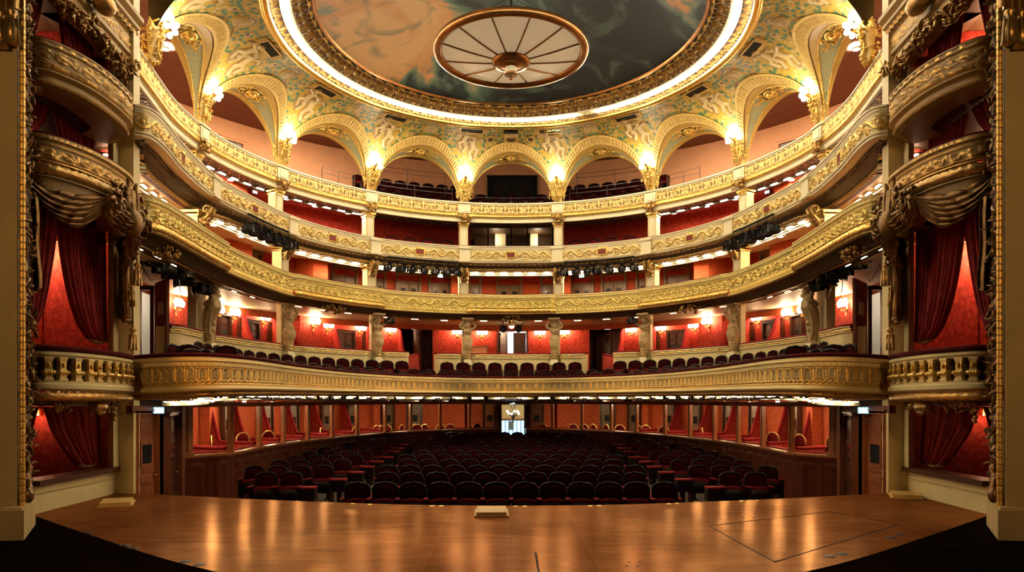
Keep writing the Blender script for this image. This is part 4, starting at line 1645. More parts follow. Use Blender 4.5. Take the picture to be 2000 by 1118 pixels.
# ------------------------------------------------------------------ name plaques on the vault
R2 = lambda v_: Vector((float(v_[0]), float(v_[1]), float(v_[2])))
for a in (-84, -60, -36, -12, 12, 36, 60, 84):
    ps = math.radians(80)
    c = cove(a, ps)
    ar = math.radians(a)
    ex = np.array([math.cos(ar), -math.sin(ar), 0])
    e2 = cove(a, ps - .02) - c
    e2 /= np.linalg.norm(e2)                      # down the vault, away from the ring
    ez = np.cross(ex, e2)
    if ez[2] > 0:
        ez = -ez
    root = thing('name_plaque', 'dark name plaque on painted vault above pier, ' + PIER[a], 'plaque', tuple(c), 'name plaques of the vault')

    def slab(w, h, t0, t1, ox=0.0, oy=0.0):
        q = [c + ex * (ox + sx * w / 2) + e2 * (oy + sy * h / 2) + ez * t for t in (t0, t1) for sx, sy in ((-1, -1), (1, -1), (1, 1), (-1, 1))]
        return np.array(q), np.array([[0, 1, 2, 3], [4, 7, 6, 5], [0, 4, 5, 1], [1, 5, 6, 2], [2, 6, 7, 3], [3, 7, 4, 0]])
    b = MB()
    for w, h, ox, oy in ((.80, .05, 0, -.14), (.80, .05, 0, .14), (.07, .33, -.385, 0), (.07, .33, .385, 0), (.05, .30, -.47, 0), (.05, .30, .47, 0)):
        b.raw(*slab(w, h, -.01, .035, ox, oy), smooth=False)
    for k in range(7):
        q = c + ex * (.16 * math.cos(k * PI / 6)) - e2 * (.17 + .13 * math.sin(k * PI / 6)) + ez * .02
        b.ball(q, .035, 8, rings=4)
    b.build('frame', 'ochre', root)
    b = MB()
    b.raw(*slab(.72, .24, -.01, .02), smooth=False)
    b.build('tablet', 'umber_grey', root) if 'umber_grey' in M else b.build('tablet', 'darkglass', root)
    if a == 12:
        cu = bpy.data.curves.new('lettering', 'FONT')
        cu.body = 'H. BERTON'
        cu.size = 0.15
        cu.extrude = 0.004
        cu.align_x = 'CENTER'
        cu.align_y = 'CENTER'
        t_o = bpy.data.objects.new('lettering', cu)
        COL.objects.link(t_o)
        t_o.parent = root
        t_o.matrix_local = Matrix.Identity(4)
        dg_ = bpy.context.evaluated_depsgraph_get()
        me_ = bpy.data.meshes.new_from_object(t_o.evaluated_get(dg_))
        bpy.data.objects.remove(t_o)
        t_o = bpy.data.objects.new('lettering', me_)
        COL.objects.link(t_o)
        t_o.parent = root
        mt = Matrix(((ex[0], -e2[0], ez[0]), (ex[1], -e2[1], ez[1]), (ex[2], -e2[2], ez[2])))
        t_o.matrix_local = Matrix.Translation(R2(ez * .026)) @ mt.to_4x4()
        me_.materials.append(M['brass'])

# round loudspeaker openings in the vault over the middle arch
for px, py, rx, ry, lab in ((878, 265, .125, .10, 'outer left'), (958, 271, .11, .085, 'inner left'), (1036, 271, .11, .085, 'inner right'), (1116, 263, .125, .10, 'outer right'), (998, 271, .20, .10, 'middle, widest')):
    PS_, PH_ = np.meshgrid(np.linspace(.6, 1.55, 300), np.linspace(-13, 13, 209), indexing='ij')
    c = cove(PH_, PS_)
    e = (CXP + c[..., 0] / c[..., 1] * FOC - px) ** 2 + (HYP - (c[..., 2] - EYE) / c[..., 1] * FOC - py) ** 2
    k = np.unravel_index(np.argmin(e), e.shape)
    ps, ph = float(PS_[k]), float(PH_[k])
    c = cove(ph, ps)
    ex = cove(ph + .5, ps) - c
    ex /= np.linalg.norm(ex)
    ey = cove(ph, ps - .02) - c
    ey /= np.linalg.norm(ey)
    ez = np.cross(ex, ey)
    ez = -ez if ez[2] > 0 else ez
    root = thing('loudspeaker', 'dark oval loudspeaker grille in the painted vault over the centre arch, ' + lab, 'loudspeaker', tuple(c), 'loudspeaker grilles of the vault')
    th = np.linspace(0, 2 * PI, 28, endpoint=False)
    ry_ = ry * 1.6
    b = MB()
    b.tube([c + ex * rx * math.cos(t) + ey * ry_ * math.sin(t) + ez * .03 for t in th], .02, 6, closed=True)
    b.build('rim', 'ochre', root)
    b = MB()
    b.grid(np.array([[c + ex * rx * k * math.cos(t) + ey * ry_ * k * math.sin(t) + ez * .03 for t in th] for k in (.01, 1.0)]), cv=True)
    b.build('grille', 'umber', root)
c = cove(0, 1.42)
b = MB()
b.box(tuple(c + np.array([0, -.02, -.05])), (.46, .16, .05))
tag(b.build('vent_slot', 'black'), 'short black bar above the middle loudspeaker of the painted vault', 'vent')
# ================================================================== rooms behind the balcony fronts
def wall_path(rs, xend, dend=13.3, ds=0.12):
    """rs: list of (angle, radius) from the back outwards, then a straight run forward to (xend, dend)"""
    pts = [tuple(pol(-a, r)) for a, r in rs]
    last = pts[-1]
    for k in range(1, 5):
        t = k / 4.0
        pts.append((last[0] + (-xend - last[0]) * t, last[1] + (dend - last[1]) * t))
    return mirror_path(pts, ds)


W1 = wall_path([(0, 10.7), (15, 10.7), (30, 10.6), (45, 10.3), (60, 9.9), (75, 9.5), (88, 9.1)], 8.7)
W2 = wall_path([(0, 9.8), (15, 9.8), (30, 9.8), (45, 9.8), (60, 9.7), (75, 9.5), (88, 9.2)], 9.0)
W3 = wall_path([(0, 9.7), (15, 9.7), (30, 9.7), (45, 9.7), (60, 9.7), (75, 9.7), (90, 9.7)], 9.4)
W4 = wall_path([(0, 13.2), (15, 13.2), (30, 13.2), (45, 13.2), (60, 13.2), (75, 13.0), (90, 12.6)], 12.0, 11.0)
PC = mirror_path([tuple(pol(-a, 7.62)) for a in range(0, 85, 6)] + [(-7.62, 16.6), (-7.6, 15.2), (-7.55, 13.4)], 0.06)


def wall(name, path, z0, z1, mat, openings=(), thick=0.0, label=None):
    """wall along a path; openings = (index range, top height) leave a gap up to that height"""
    b = MB()
    cuts = sorted(openings)
    i = 0
    n = len(path.s) - 1
    for a, c, zt, zb in cuts:
        if a > i:
            strip(b, path.sub(i, a), (0, z1), (0, z0))
        if zt < z1:
            strip(b, path.sub(a, c), (0, z1), (0, zt))
        if zb > z0:
            strip(b, path.sub(a, c), (0, zb), (0, z0))
        i = c
    strip(b, path.sub(i, n), (0, z1), (0, z0))
    return struct(b.build(name, mat), label)


def ruled(name, pa, oa, za, pb, ob, zb, mat, n=160, k=3):
    def res(p, o, z):
        i = np.linspace(0, len(p.s) - 1, n).round().astype(int)
        oo = np.where(o < 0, o * p.ok[i], o) + p.off[i]
        q = p.p[i] + p.n[i] * oo[:, None]
        zz = z if not callable(z) else z(p, i)
        return np.c_[q, np.broadcast_to(zz, n)]
    A, B = res(pa, oa, za), res(pb, ob, zb)
    t = np.linspace(0, 1, k)
    b = MB()
    b.grid(A[:, None] * (1 - t)[None, :, None] + B[:, None] * t[None, :, None])
    return struct(b.build(name, mat))


def on_wall(path, px):
    i = path.index_px(px)
    p, n = path.p[i], path.n[i]
    return i, np.array(p), np.array(n), math.atan2(n[1], n[0]) + PI / 2


# gallery behind the arches
wall('wall_gallery', W4, 8.0, 12.2, 'salmon')
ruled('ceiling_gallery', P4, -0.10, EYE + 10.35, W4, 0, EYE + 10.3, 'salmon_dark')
ruled('floor_gallery', P4, -0.05, Z4 - 0.62, W4, 0, 10.2, 'umber')
# third tier room
bo = [(W3.index_px(919), W3.index_px(1079), EYE + 6.78, EYE + 5.4)]
wall('wall_third_tier', W3, Z3 - 0.9, EYE + 6.95, 'red_wall', bo)
ruled('ceiling_third_tier', P4, -0.57, Z4 - 0.70, W3, 0, EYE + 6.88, 'red_plain')
ruled('floor_third_tier', P3, -0.10, Z3 - 0.62, W3, 0, Z3 - 0.5, 'umber')
# second tier room
wall('wall_second_tier', W2, Z2 - 0.95, EYE + 5.0, 'orange_wall')
ruled('ceiling_second_tier', P3, -0.61, Z3 - 0.85, W2, 0, EYE + 4.96, 'pale')
ruled('floor_second_tier', P2, -0.10, Z2 - 0.64, W2, 0, Z2 - 0.5, 'umber')
# first tier room: centre door and two passages cut through the wall
GAPS1 = [(776, 846), (972, 1030), (1150, 1220)]
GAPS1 = [(274, 297)] + GAPS1 + [(1699, 1722)]
g1 = [(W1.index_px(a), W1.index_px(c), EYE + 2.98, 2.45) for a, c in GAPS1]
wall('wall_first_tier', W1, 2.45, EYE + 3.12, 'red_wall', g1)
ruled('ceiling_first_tier', P2, -0.78, Z2 - 0.80, W1, 0, EYE + 3.08, 'pale')
ruled('floor_first_tier', P1, -0.10, lambda p, i: p.z[i] - 0.62 * p.zk[i], W1, 0, 2.75, 'umber')


# corridors seen through the openings of the first tier
def corridor(name, path, pxa, pxb, depth, z0, z1, mat):
    i0, i1 = path.index_px(pxa), path.index_px(pxb)
    a, c = path.p[i0], path.p[i1]
    nn = -(path.n[i0] + path.n[i1]) / 2
    nn /= np.linalg.norm(nn)
    ex = (c - a) / np.linalg.norm(c - a)
    a, c = a - ex * .1, c + ex * .1
    a2, c2 = a + nn * depth, c + nn * depth
    b = MB()
    for p, q in ((a, a2), (a2, c2), (c2, c)):
        b.raw([np.r_[p, z0], np.r_[q, z0], np.r_[q, z1], np.r_[p, z1]], [[0, 1, 2, 3]], smooth=False)
    for z in (z0, z1):
        b.raw([np.r_[a, z], np.r_[a2, z], np.r_[c2, z], np.r_[c, z]], [[0, 1, 2, 3]], smooth=False)
    return struct(b.build(name, mat)), (a + c) / 2 + nn * depth * .5


corridor('wall_passage', W1, 776, 846, 2.2, 2.5, EYE + 3.0, 'mahogany_dark')
corridor('wall_passage', W1, 1150, 1220, 2.2, 2.5, EYE + 3.0, 'mahogany_dark')
_, cc = corridor('wall_corridor', W1, 972, 1030, 2.4, 2.5, EYE + 3.1, 'white')
lamp('corridor_lamp', 'POINT', (cc[0] + .2, cc[1] + .3, EYE + 2.7), 60, (0.80, 0.86, 1.0), 0.12)
_, cb = corridor('wall_booth', W3, 919, 1079, 2.2, EYE + 5.6, EYE + 6.9, 'umber')
lamp('booth_lamp', 'POINT', (1.05, cb[1] + .3, EYE + 6.62), 5, WARM2, 0.06)
lamp('booth_lamp', 'POINT', (-.6, cb[1] + .3, EYE + 6.62), 4, WARM2, 0.06)


# ------------------------------------------------------------------ doors
def make_door(name, label, p, rz, z0, w, h, leaves=1, mat='mahogany_dark', frame='oak', pane=True, group=None, fw=0.09):
    """panelled door standing against a wall; local x along the wall, local -y towards the hall"""
    root = thing('door_1', label, 'door', (p[0], p[1], z0), group, 'structure')
    root.rotation_euler = (0, 0, 0)
    ca, sa = math.cos(rz), math.sin(rz)

    def T(b):
        for k in range(len(b.V)):
            v = b.V[k]
            b.V[k] = np.c_[v[:, 0] * ca - v[:, 1] * sa + p[0], v[:, 0] * sa + v[:, 1] * ca + p[1], v[:, 2] + z0]
        return b
    b = MB()
    for sg in (-1, 1):
        b.box((sg * (w / 2 + fw / 2), -0.05, h / 2), (fw, 0.12, h))
        b.box((sg * (w / 2 + fw * .3), -0.08, h / 2), (fw * .4, 0.10, h))
    b.box((0, -0.05, h + fw / 2), (w + 2 * fw, 0.12, fw))
    b.box((0, -0.07, h + fw), (w + 2.4 * fw, 0.14, fw * .35))
    T(b).build('door_frame', frame, root)
    lw = w / leaves
    for k in range(leaves):
        cx = -w / 2 + lw * (k + .5)
        b = MB()
        b.box((cx, -0.02, h / 2), (lw - .012, 0.05, h))
        for (y0, y1) in ((.04, .34), (.38, .47), (.84, .96)):
            b.box((cx, -0.05, h * (y0 + y1) / 2), (lw * .74, 0.02, h * (y1 - y0)))
            b.box((cx, -0.065, h * (y0 + y1) / 2), (lw * .58, 0.02, h * (y1 - y0) * .74))
        b.box((cx, -0.05, h * .65), (lw * .78, 0.03, h * .32))
        b.box((cx, -0.07, h * .65), (lw * .62, 0.03, h * .235))
        leaf = T(b).build('door_leaf', mat, root)
        if pane:
            b = MB()
            b.box((cx, -0.085, h * .65), (lw * .46, 0.012, h * .165))
            T(b).build('pane', 'darkglass', leaf)
        b = MB()
        hx = cx + (lw * .42 if (k == 0) else -lw * .42)
        b.ball((hx, -0.09, h * .45), .028, 8, rings=4)
        b.box((hx, -0.055, h * .45), (.04, .02, .16))
        T(b).build('door_handle', 'brass', leaf)
    return root


POS2 = {}
for sg in (-1, 1):
    sd = SIDE[sg]
    for px, w, lv, txt in ((928, .34, 1, 'single oak door'), (795, .78, 2, 'double oak door'), (857, .70, 2, 'double oak door under exit sign'), (743, .3, 1, 'narrow oak door'),
                           (669, .80, 2, 'double oak door'), (613, .34, 1, 'narrow oak door'), (484, .75, 2, 'double oak door')):
        x = px if sg < 0 else 2 * CXP - px
        i, p, n, rz = on_wall(W2, x)
        wh = {928: 'nearest the centre', 795: 'between first and second columns from centre', 857: 'by first column from centre', 743: 'by second column from centre', 669: 'between second and third columns from centre', 613: 'by third column from centre', 484: 'beyond third column from centre'}[px]
        make_door('tier_door', '%s, second tier, %s, %s side' % (txt, wh, sd), p + n * .02, rz, Z2 - 0.75, w, 2.0 - .25, lv, 'grey_oak', 'grey_oak', group='doors of the second tier boxes')
i, p, n, rz = on_wall(W2, 998)
make_door('tier_door', 'panelled double door in the middle of the second tier wall', p + n * .02, rz, Z2 - 0.75, .80, 1.75, 2, 'grey_oak', 'grey_oak', group='doors of the second tier boxes')
for sg in (-1, 1):
    sd = SIDE[sg]
    for px, w, lv, wh in ((669, .66, 2, 'between caryatids nearest the passage'), (613, .42, 1, 'beside third caryatid from centre'), (716, .3, 1, 'behind second caryatid from centre'),
                          (484, .70, 2, 'between third and fourth caryatids from centre'), (434, .40, 1, 'beside the outermost caryatid'), (533, .34, 1, 'behind third caryatid from centre')):
        x = px if sg < 0 else 2 * CXP - px
        i, p, n, rz = on_wall(W1, x)
        make_door('box_door', 'dark mahogany %s box door, %s, %s side' % ('double' if lv == 2 else 'single', wh, sd), p + n * .02, rz, 2.75, w, 1.52 if px != 434 else 1.6, lv, 'mahogany_dark', 'mahogany_dark', group='doors of the lit boxes')
# centre door of the first tier: one leaf stands open to a bright corridor
i, p, n, rz = on_wall(W1, 1000)
root = thing('door_2', 'dark centre door of the first tier, ajar on a bright corridor', 'door', (p[0], p[1], 2.75))
b = MB()
for sg in (-1, 1):
    b.box((p[0] + sg * .57, p[1] - .05, 3.64), (.09, .14, 1.8))
b.box((p[0], p[1] - .05, 4.57), (1.24, .14, .09))
b.build('door_frame', 'mahogany_dark', root)
for (x0, x1, y1, nm) in ((-.52, -.20, .42, 0), (0.03, .52, .0, 1)):
    b = MB()
    q0, q1 = np.array([p[0] + x0, p[1] - .02, 0]), np.array([p[0] + x1, p[1] - .02 - y1 * .6, 0])
    b.bar(q0 + (0, 0, 3.63), q1 + (0, 0, 3.63), .05, 1.72)
    m_ = (q0 + q1) / 2
    d_ = (q1 - q0) * .36
    for z, h_ in ((3.1, .5), (3.75, .4), (4.2, .32)):
        b.bar(m_ - d_ + (0, -.035, z), m_ + d_ + (0, -.035, z), .03, h_)
    b.build('door_leaf', 'mahogany_dark', root)
# tall dark leaves standing in the two passages
for sg in (-1, 1):
    for k, (pa, dd, w) in enumerate(((812, .1, .34), (834, 1.2, .4)) if sg < 0 else ((1198, .6, .5), (1168, 1.2, .5))):
        i, p, n, rz = on_wall(W1, pa)
        q = p - n * dd
        make_door('passage_door', '%s dark door leaf inside the %s entrance passage of the first tier' % ('front' if k == 0 else 'rear', SIDE[sg]), q, rz + (0.9 if sg < 0 and k == 0 else 0), 2.6, w, 1.85, 1, 'mahogany_dark', 'mahogany_dark', pane=False)

# gallery: black double door at the back of the middle arch
i, p, n, rz = on_wall(W4, 998)
make_door('gallery_door', 'wide black double door at the back of the gallery, behind the centre arch', p + n * .04, rz, 9.95, 1.95, 1.35, 2, 'blackcloth', 'black', pane=False)
b = MB()
b.box((p[0] - .28, p[1] - .09, 10.95), (.15, .01, .2))
tag(b.build('paper_notice', 'white'), 'small white paper notice pinned to the black gallery door', 'notice')
for sg in (-1, 1):
    i, p, n, rz = on_wall(W4, 998 + sg * 548)
    make_door('gallery_side_door', 'salmon framed side door of the gallery under a small exit sign, %s side' % SIDE[sg], p + n * .02, rz, 9.9, .8, 1.25, 1, 'mahogany_dark', 'salmon', pane=False)
    i, p, n, rz = on_wall(W3, 998 + sg * 505)
    make_door('tier_side_door', 'dark door with brown frame under the exit sign of the third tier, %s side' % SIDE[sg], p + n * .02, rz, Z3 - .55, .8, 1.35, 1, 'mahogany_dark', 'mahogany', pane=False)

# ------------------------------------------------------------------ projecting red piers in the boxes
for sg in (-1, 1):
    for px, path, z0, z1, w, dp, mat, txt in ((590, W2, Z2 - .7, EYE + 4.97, .55, 1.15, 'orange_wall', 'second tier, third column from the centre'), (892, W2, Z2 - .7, EYE + 4.97, .42, .5, 'orange_wall', 'second tier, first column from the centre'), (428, W2, Z2 - .7, EYE + 4.97, .6, 1.0, 'orange_wall', 'second tier, outermost column'),
                                                (418, W3, Z3 - .7, EYE + 6.9, .6, 1.0, 'orange_wall', 'third tier, outermost column'), (592, W1, 2.4, EYE + 3.1, .95, .55, 'red_wall', 'first tier, third caryatid from the centre')):
        x = px if sg < 0 else 2 * CXP - px
        i, p, n, rz = on_wall(path, x)
        b = MB()
        c = p + n * dp / 2
        b.box((c[0], c[1], (z0 + z1) / 2), (w, dp, z1 - z0), rz=rz)
        o = b.build('red_pier', mat, None, (c[0], c[1], z0))
        tag(o, 'damask covered pier, %s, %s side' % (txt, SIDE[sg]), 'pier', kind='structure')


# ------------------------------------------------------------------ box partitions with S-curved tops
PARTS = []


def partition(name, label, p0, p1, zf, zlow, zhigh, mat, group, t=0.07, frac=0.62):
    """p0 plan point at the front, p1 at the back wall"""
    p0, p1 = np.asarray(p0, float), np.asarray(p1, float)
    PARTS.append((p0, p1))
    u = np.linspace(0, 1, 22)
    f = np.clip((u - frac) / (1 - frac), 0, 1)
    g_ = np.clip(f * 1.25, 0, 1)
    top = zlow + (zhigh - zlow) * (0.5 * g_ ** 3 + 0.5 * np.clip((g_ - .35) / .65, 0, 1) ** .7)
    d = p1 - p0
    nn = np.array([-d[1], d[0]])
    nn /= np.linalg.norm(nn)
    root = thing(name, label, 'partition', (p0[0], p0[1], zf), group)
    b = MB()
    for s_ in (-1, 1):
        pl = p0 + d * u[:, None] + nn * s_ * t / 2
        b.grid(np.stack([np.c_[pl, np.full(22, zf)], np.c_[pl, top]], 1))
    pl, pr = p0 + d * u[:, None] - nn * t / 2, p0 + d * u[:, None] + nn * t / 2
    b.grid(np.stack([np.c_[pl, top], np.c_[pr, top]], 1))
    b.raw([np.r_[pl[0], zf], np.r_[pr[0], zf], np.r_[pr[0], top[0]], np.r_[pl[0], top[0]]], [[0, 1, 2, 3]], smooth=False)
    b.build('panel', mat, root)
    b = MB()
    pc = np.c_[p0 + d * u[:, None], top + .02]
    b.tube(pc, .05, 8)
    b.build('velvet_rail', 'velvet', root)
    return root


for sg in (-1, 1):
    for k, px in enumerate((468, 530, 651, 713, 776)):
        x = px if sg < 0 else 2 * CXP - px
        i, p, n, rz = on_wall(W1, x)
        p0 = p + n * 2.4
        partition('box_partition', 'red box partition with curved velvet top, %s side, %s from outer end' % (SIDE[sg], ORD[k]), p0, p + n * .02, 2.5, 3.40, 4.45, 'red_wall', 'partitions of the lit boxes')


# ------------------------------------------------------------------ box parapets between the caryatids
ZPAR = EYE + 1.80
SEG = [(918, 1080, 'between the two centre caryatids'), (852, 901, 'left of the left centre caryatid'), (743, 797, 'right of the second caryatid from the left passage'), (571, 726, 'left, between second and third caryatids from centre'), (406, 550, 'left, between third and outermost caryatids'), (330, 386, 'on the left outside the outermost caryatid'),
       (1095, 1144, 'right of the right centre caryatid'), (1199, 1253, 'left of the second caryatid on the right'), (1270, 1425, 'right, between second and third caryatids from centre'), (1446, 1590, 'right, between third and outermost caryatids'), (1610, 1666, 'on the right outside the outermost caryatid')]
for a, c, txt in SEG:
    q = PC.sub(PC.index_px(a), PC.index_px(c))
    x = np.linspace(0, 1, len(q.s))
    q.off = 0.16 * np.clip(np.sin(PI * x) * 3, 0, 1)
    q.z[:] = ZPAR
    root = thing('box_parapet', 'cream box parapet with velvet top, ' + txt, 'parapet', (q.p[len(q.p) // 2][0], q.p[len(q.p) // 2][1], ZPAR - 1.0), 'parapets of the lit boxes')
    b = MB()
    strip(b, q, (0.02, -0.05), (0.02, -0.11), 3, R_egg, 0.10, 0.03)
    b.build('egg_moulding', 'relief', root)
    b = MB()
    mould(b, q, [(0.05, 0.0), (0.06, -0.03), (0.02, -0.05)])
    mould(b, q, [(0.02, -0.11), (0.04, -0.12), (0.04, -0.14), (0, -0.155), (0, -1.0)])
    for i in (0, len(q.s) - 1):
        e = q.p[i] + q.n[i] * q.off[i]
        f = q.p[i] - q.n[i] * .3
        b.raw([np.r_[e, ZPAR], np.r_[f, ZPAR], np.r_[f, ZPAR - 1], np.r_[e, ZPAR - 1]], [[0, 1, 2, 3]], smooth=False)
    b.build('panel', 'cream', root)
    b = MB()
    mould(b, q, [(0.05, -0.01), (0.05, 0.03), (0.0, 0.05), (-0.2, 0.05), (-0.25, 0.0), (-.25, -.1)])
    b.build('velvet_top', 'velvet', root)


# ------------------------------------------------------------------ square columns between the tiers
def column(name, label, p, n, z0, z1, w, group, console=False):
    rz = math.atan2(n[1], n[0]) + PI / 2
    root = thing(name, label, 'column', (p[0], p[1], z0), group)
    h = z1 - z0
    b = MB()
    b.box((p[0], p[1], z0 + .05), (w * 1.25, w * 1.25, .10), rz=rz)
    b.build('base', 'pale', root)
    b = MB()
    b.box((p[0], p[1], z0 + .1 + (h - .24) / 2), (w, w, h - .24), rz=rz)
    b.build('shaft', 'cream', root)
    b = MB()
    c = p + n * (w / 2 + .004)
    b.box((c[0], c[1], z0 + .1 + (h - .24) / 2), (w * .62, .012, (h - .24) * .86), rz=rz)
    b.build('inset_panel', 'pale', root)
    b = MB()
    b.box((p[0], p[1], z1 - .12), (w * 1.14, w * 1.14, .04), rz=rz)
    b.box((p[0], p[1], z1 - .03), (w * 1.32, w * 1.32, .06), rz=rz)
    b.build('capital', 'gold', root)
    b = MB()
    for k in range(7):
        x = (k - 3) * w * .17
        t = np.array([-n[1], n[0]])
        c = p + t * x + n * (w * .58)
        b.ball((c[0], c[1], z1 - .085), (.025, .025, .04), 6, rings=4)
    b.build('leaf_band', 'gold', root)
    if console:
        b = MB()
        t = np.array([-n[1], n[0]])
        for sg in (-1, 1):
            th = np.linspace(0, 5.2, 20)
            for cx, cz, r in ((.34, .02, .13), (.20, -.28, .10)):
                rr = r * (1 - th / 6.5)
                c = p + t * sg * w * .26
                b.tube([np.r_[c + n * (cx + e * math.cos(q)), z1 + cz + e * math.sin(q)] for e, q in zip(rr, th)], .04, 6)
            b.tube([np.r_[p + t * sg * w * .26 + n * d, z1 + z] for d, z in ((.46, .08), (.40, -.10), (.28, -.22), (.2, -.36))], .05, 6)
        rnd = random.Random(int(p[0] * 100))
        for k in range(14):
            c = p + t * rnd.uniform(-.12, .12) + n * rnd.uniform(.2, .4)
            b.ball((c[0], c[1], z1 + rnd.uniform(-.34, .1)), rnd.uniform(.04, .07), 7, rings=4)
        b.build('scroll_console', 'oldgold', root)
    return root


CTXT = {-84: 'outermost on the left', -60: 'third from the centre on the left', -36: 'second from the centre on the left', -12: 'first left of the centre', 12: 'first right of the centre', 36: 'second from the centre on the right', 60: 'third from the centre on the right', 84: 'outermost on the right'}
for k, a in enumerate(COLS[1:-1]):
    nn = -(pol(a, 1.0) - CEN)
    column('tier_column', 'square cream column under the topmost balcony, ' + CTXT[a], pol(a, R4 + .24), nn, Z3 - .1, Z4 - .70, .30, 'columns under the topmost balcony')
    i = P3.index_px(PX3[k])
    p, n = P3.p[i], P3.n[i]
    column('tier_column', 'cream column with gilt scroll bracket under third tier, ' + CTXT[a], p - n * .42 * P3.ok[i] ** .3, n, Z2 - .1, Z3 - .86, .33, 'columns under the third tier', True)

# ------------------------------------------------------------------ caryatids carrying the second tier
def caryatid_proto():
    root = thing('caryatid', '', 'caryatid', (0, 0, 0), 'caryatids under the second tier')
    b = MB()
    E = lambda c, r: b.ball(c, r, 14, rings=9)
    E((0, -.02, .66), (.165, .125, .17))
    E((0, -.02, .80), (.135, .105, .14))
    E((0, -.02, .93), (.118, .095, .11))
    E((0, -.03, 1.03), (.150, .105, .11))
    for sg in (-1, 1):
        E((sg * .065, -.115, 1.03), (.058, .055, .058))
        E((sg * .135, -.02, 1.09), (.065, .06, .06))
        b.tube([(sg * .14, -.02, 1.09), (sg * .22, -.05, 1.14), (sg * .285, -.06, 1.19)], [.052, .046, .040], 8)
        b.tube([(sg * .285, -.06, 1.19), (sg * .23, -.06, 1.29), (sg * .15, -.05, 1.38)], [.042, .036, .028], 8)
        E((sg * .13, -.05, 1.385), (.04, .035, .03))
    b.tube([(0, -.02, 1.08), (0, -.03, 1.18)], [.055, .05], 10)
    E((0, -.045, 1.245), (.066, .078, .088))
    E((0, -.118, 1.235), (.013, .018, .022))
    E((0, -.10, 1.19), (.03, .026, .022))
    E((0, -.01, 1.28), (.085, .085, .07))
    for sg in (-1, 1):
        E((sg * .075, -.01, 1.22), (.026, .035, .06))
        E((sg * .028, -.112, 1.262), (.016, .012, .009))
    # drapery: swathe over the hips and falling folds
    for k in range(5):
        b.tube([(-.16, -.03, .86 - .05 * k), (-.05, -.145 - .004 * k, .78 - .055 * k), (.08, -.14, .76 - .04 * k), (.165, -.02, .80 - .03 * k)], .026, 6)
    for x in (-.12, -.07, -.02, .04, .09, .14):
        b.tube([(x, -.12, .68), (x * .9, -.135, .52), (x * .75, -.12, .36 + abs(x) * .4)], [.034, .03, .014], 6)
    b.tube([(.15, -.05, .98), (.1, -.12, .95), (0, -.125, .98), (-.1, -.11, 1.09)], .024, 6)
    # tapering herm below
    G = []
    for z, w, d in ((.02, .085, .09), (.2, .10, .10), (.45, .125, .115), (.62, .15, .12)):
        G.append([(sx * w, sy * d, z) for sx, sy in ((-1, -1), (1, -1), (1, 1), (-1, 1))])
    g = np.array(G)
    b.grid(g, cv=True, smooth=False)
    b.raw(np.vstack([g[0], g[-1]]), [[0, 1, 2, 3], [7, 6, 5, 4]], smooth=False)
    o = b.build('figure', 'stone', root)
    remesh(o, 0.013, 2)
    b = MB()
    b.box((0, 0, -.06), (.27, .27, .14))
    b.box((0, 0, .03), (.22, .23, .05))
    b.build('plinth', 'pale', root)
    b = MB()
    b.lathe([(.10, 1.32), (.11, 1.36), (.16, 1.41), (.18, 1.43)], (0, 0, 0), 14)
    b.box((0, 0, 1.46), (.40, .36, .06))
    b.build('capital', 'stone', root)
    b = MB()
    for z in (.12, .22, .32, .42):
        b.ball((0, -.11 - z * .03, z), (.03, .02, .04), 7, rings=4)
    b.tube([(-.06, -.105, .1), (0, -.12, .16), (.06, -.105, .1)], .012, 5)
    b.build('pendant_ornament', 'gold', root)
    b = MB()
    b.box((0.0, .24, .66), (.30, .20, 1.62))
    b.build('pilaster', 'cream', root)
    return root


def herm_proto():
    root = thing('console_herm', '', 'caryatid', (0, 0, 0), 'console herms under the second tier')
    b = MB()
    E = lambda c, r: b.ball(c, r, 12, rings=8)
    S_ = [(0, -.05, .02), (0, -.02, .2), (0, -.01, .45), (0, -.06, .7), (0, -.15, .92), (0, -.17, 1.08)]
    b.tube(S_, [.12, .12, .14, .18, .20, .15], 10)
    for sg in (-1, 1):
        th = np.linspace(0, 5.5, 24)
        rr = .15 * (1 - th / 7)
        b.tube([(sg * .14, -.14 + e * math.cos(q), .92 + e * math.sin(q)) for e, q in zip(rr, th)], .045, 7)
        rr = .10 * (1 - th / 7)
        b.tube([(sg * .10, -.08 + e * math.cos(q), .14 + e * math.sin(q)) for e, q in zip(rr, th)], .035, 7)
        b.tube([(sg * .14, -.15, 1.14), (sg * .27, -.18, 1.22), (sg * .24, -.12, 1.38), (sg * .1, -.08, 1.44)], [.06, .055, .045, .04], 8)
        b.tube([(sg * .15, -.18, .8), (sg * .16, -.12, .5), (sg * .13, -.1, .22)], .03, 6)
    E((0, -.16, 1.12), (.15, .12, .13))
    E((0, -.22, 1.29), (.075, .085, .095))
    E((0, -.305, 1.28), (.015, .02, .024))
    E((0, -.17, 1.33), (.10, .09, .075))
    E((0, -.27, 1.21), (.05, .04, .06))
    for z in (.35, .5, .65):
        E((0, -.16 - (z - .35) * .12, z), (.05, .035, .06))
    for k in range(7):
        E((math.cos(k * .9) * .1, -.24, 1.0 + math.sin(k * .9) * .09), .045)
    o = b.build('figure', 'stone', root)
    remesh(o, 0.014, 2)
    b = MB()
    b.box((0, 0, -.05), (.30, .34, .14))
    b.build('plinth', 'pale', root)
    b = MB()
    b.box((0, -.04, 1.46), (.52, .5, .07))
    b.box((0, -.04, 1.41), (.42, .42, .05))
    b.build('capital', 'stone', root)
    b = MB()
    b.box((0.02, .28, .66), (.50, .22, 1.62))
    b.build('pilaster', 'cream', root)
    return root


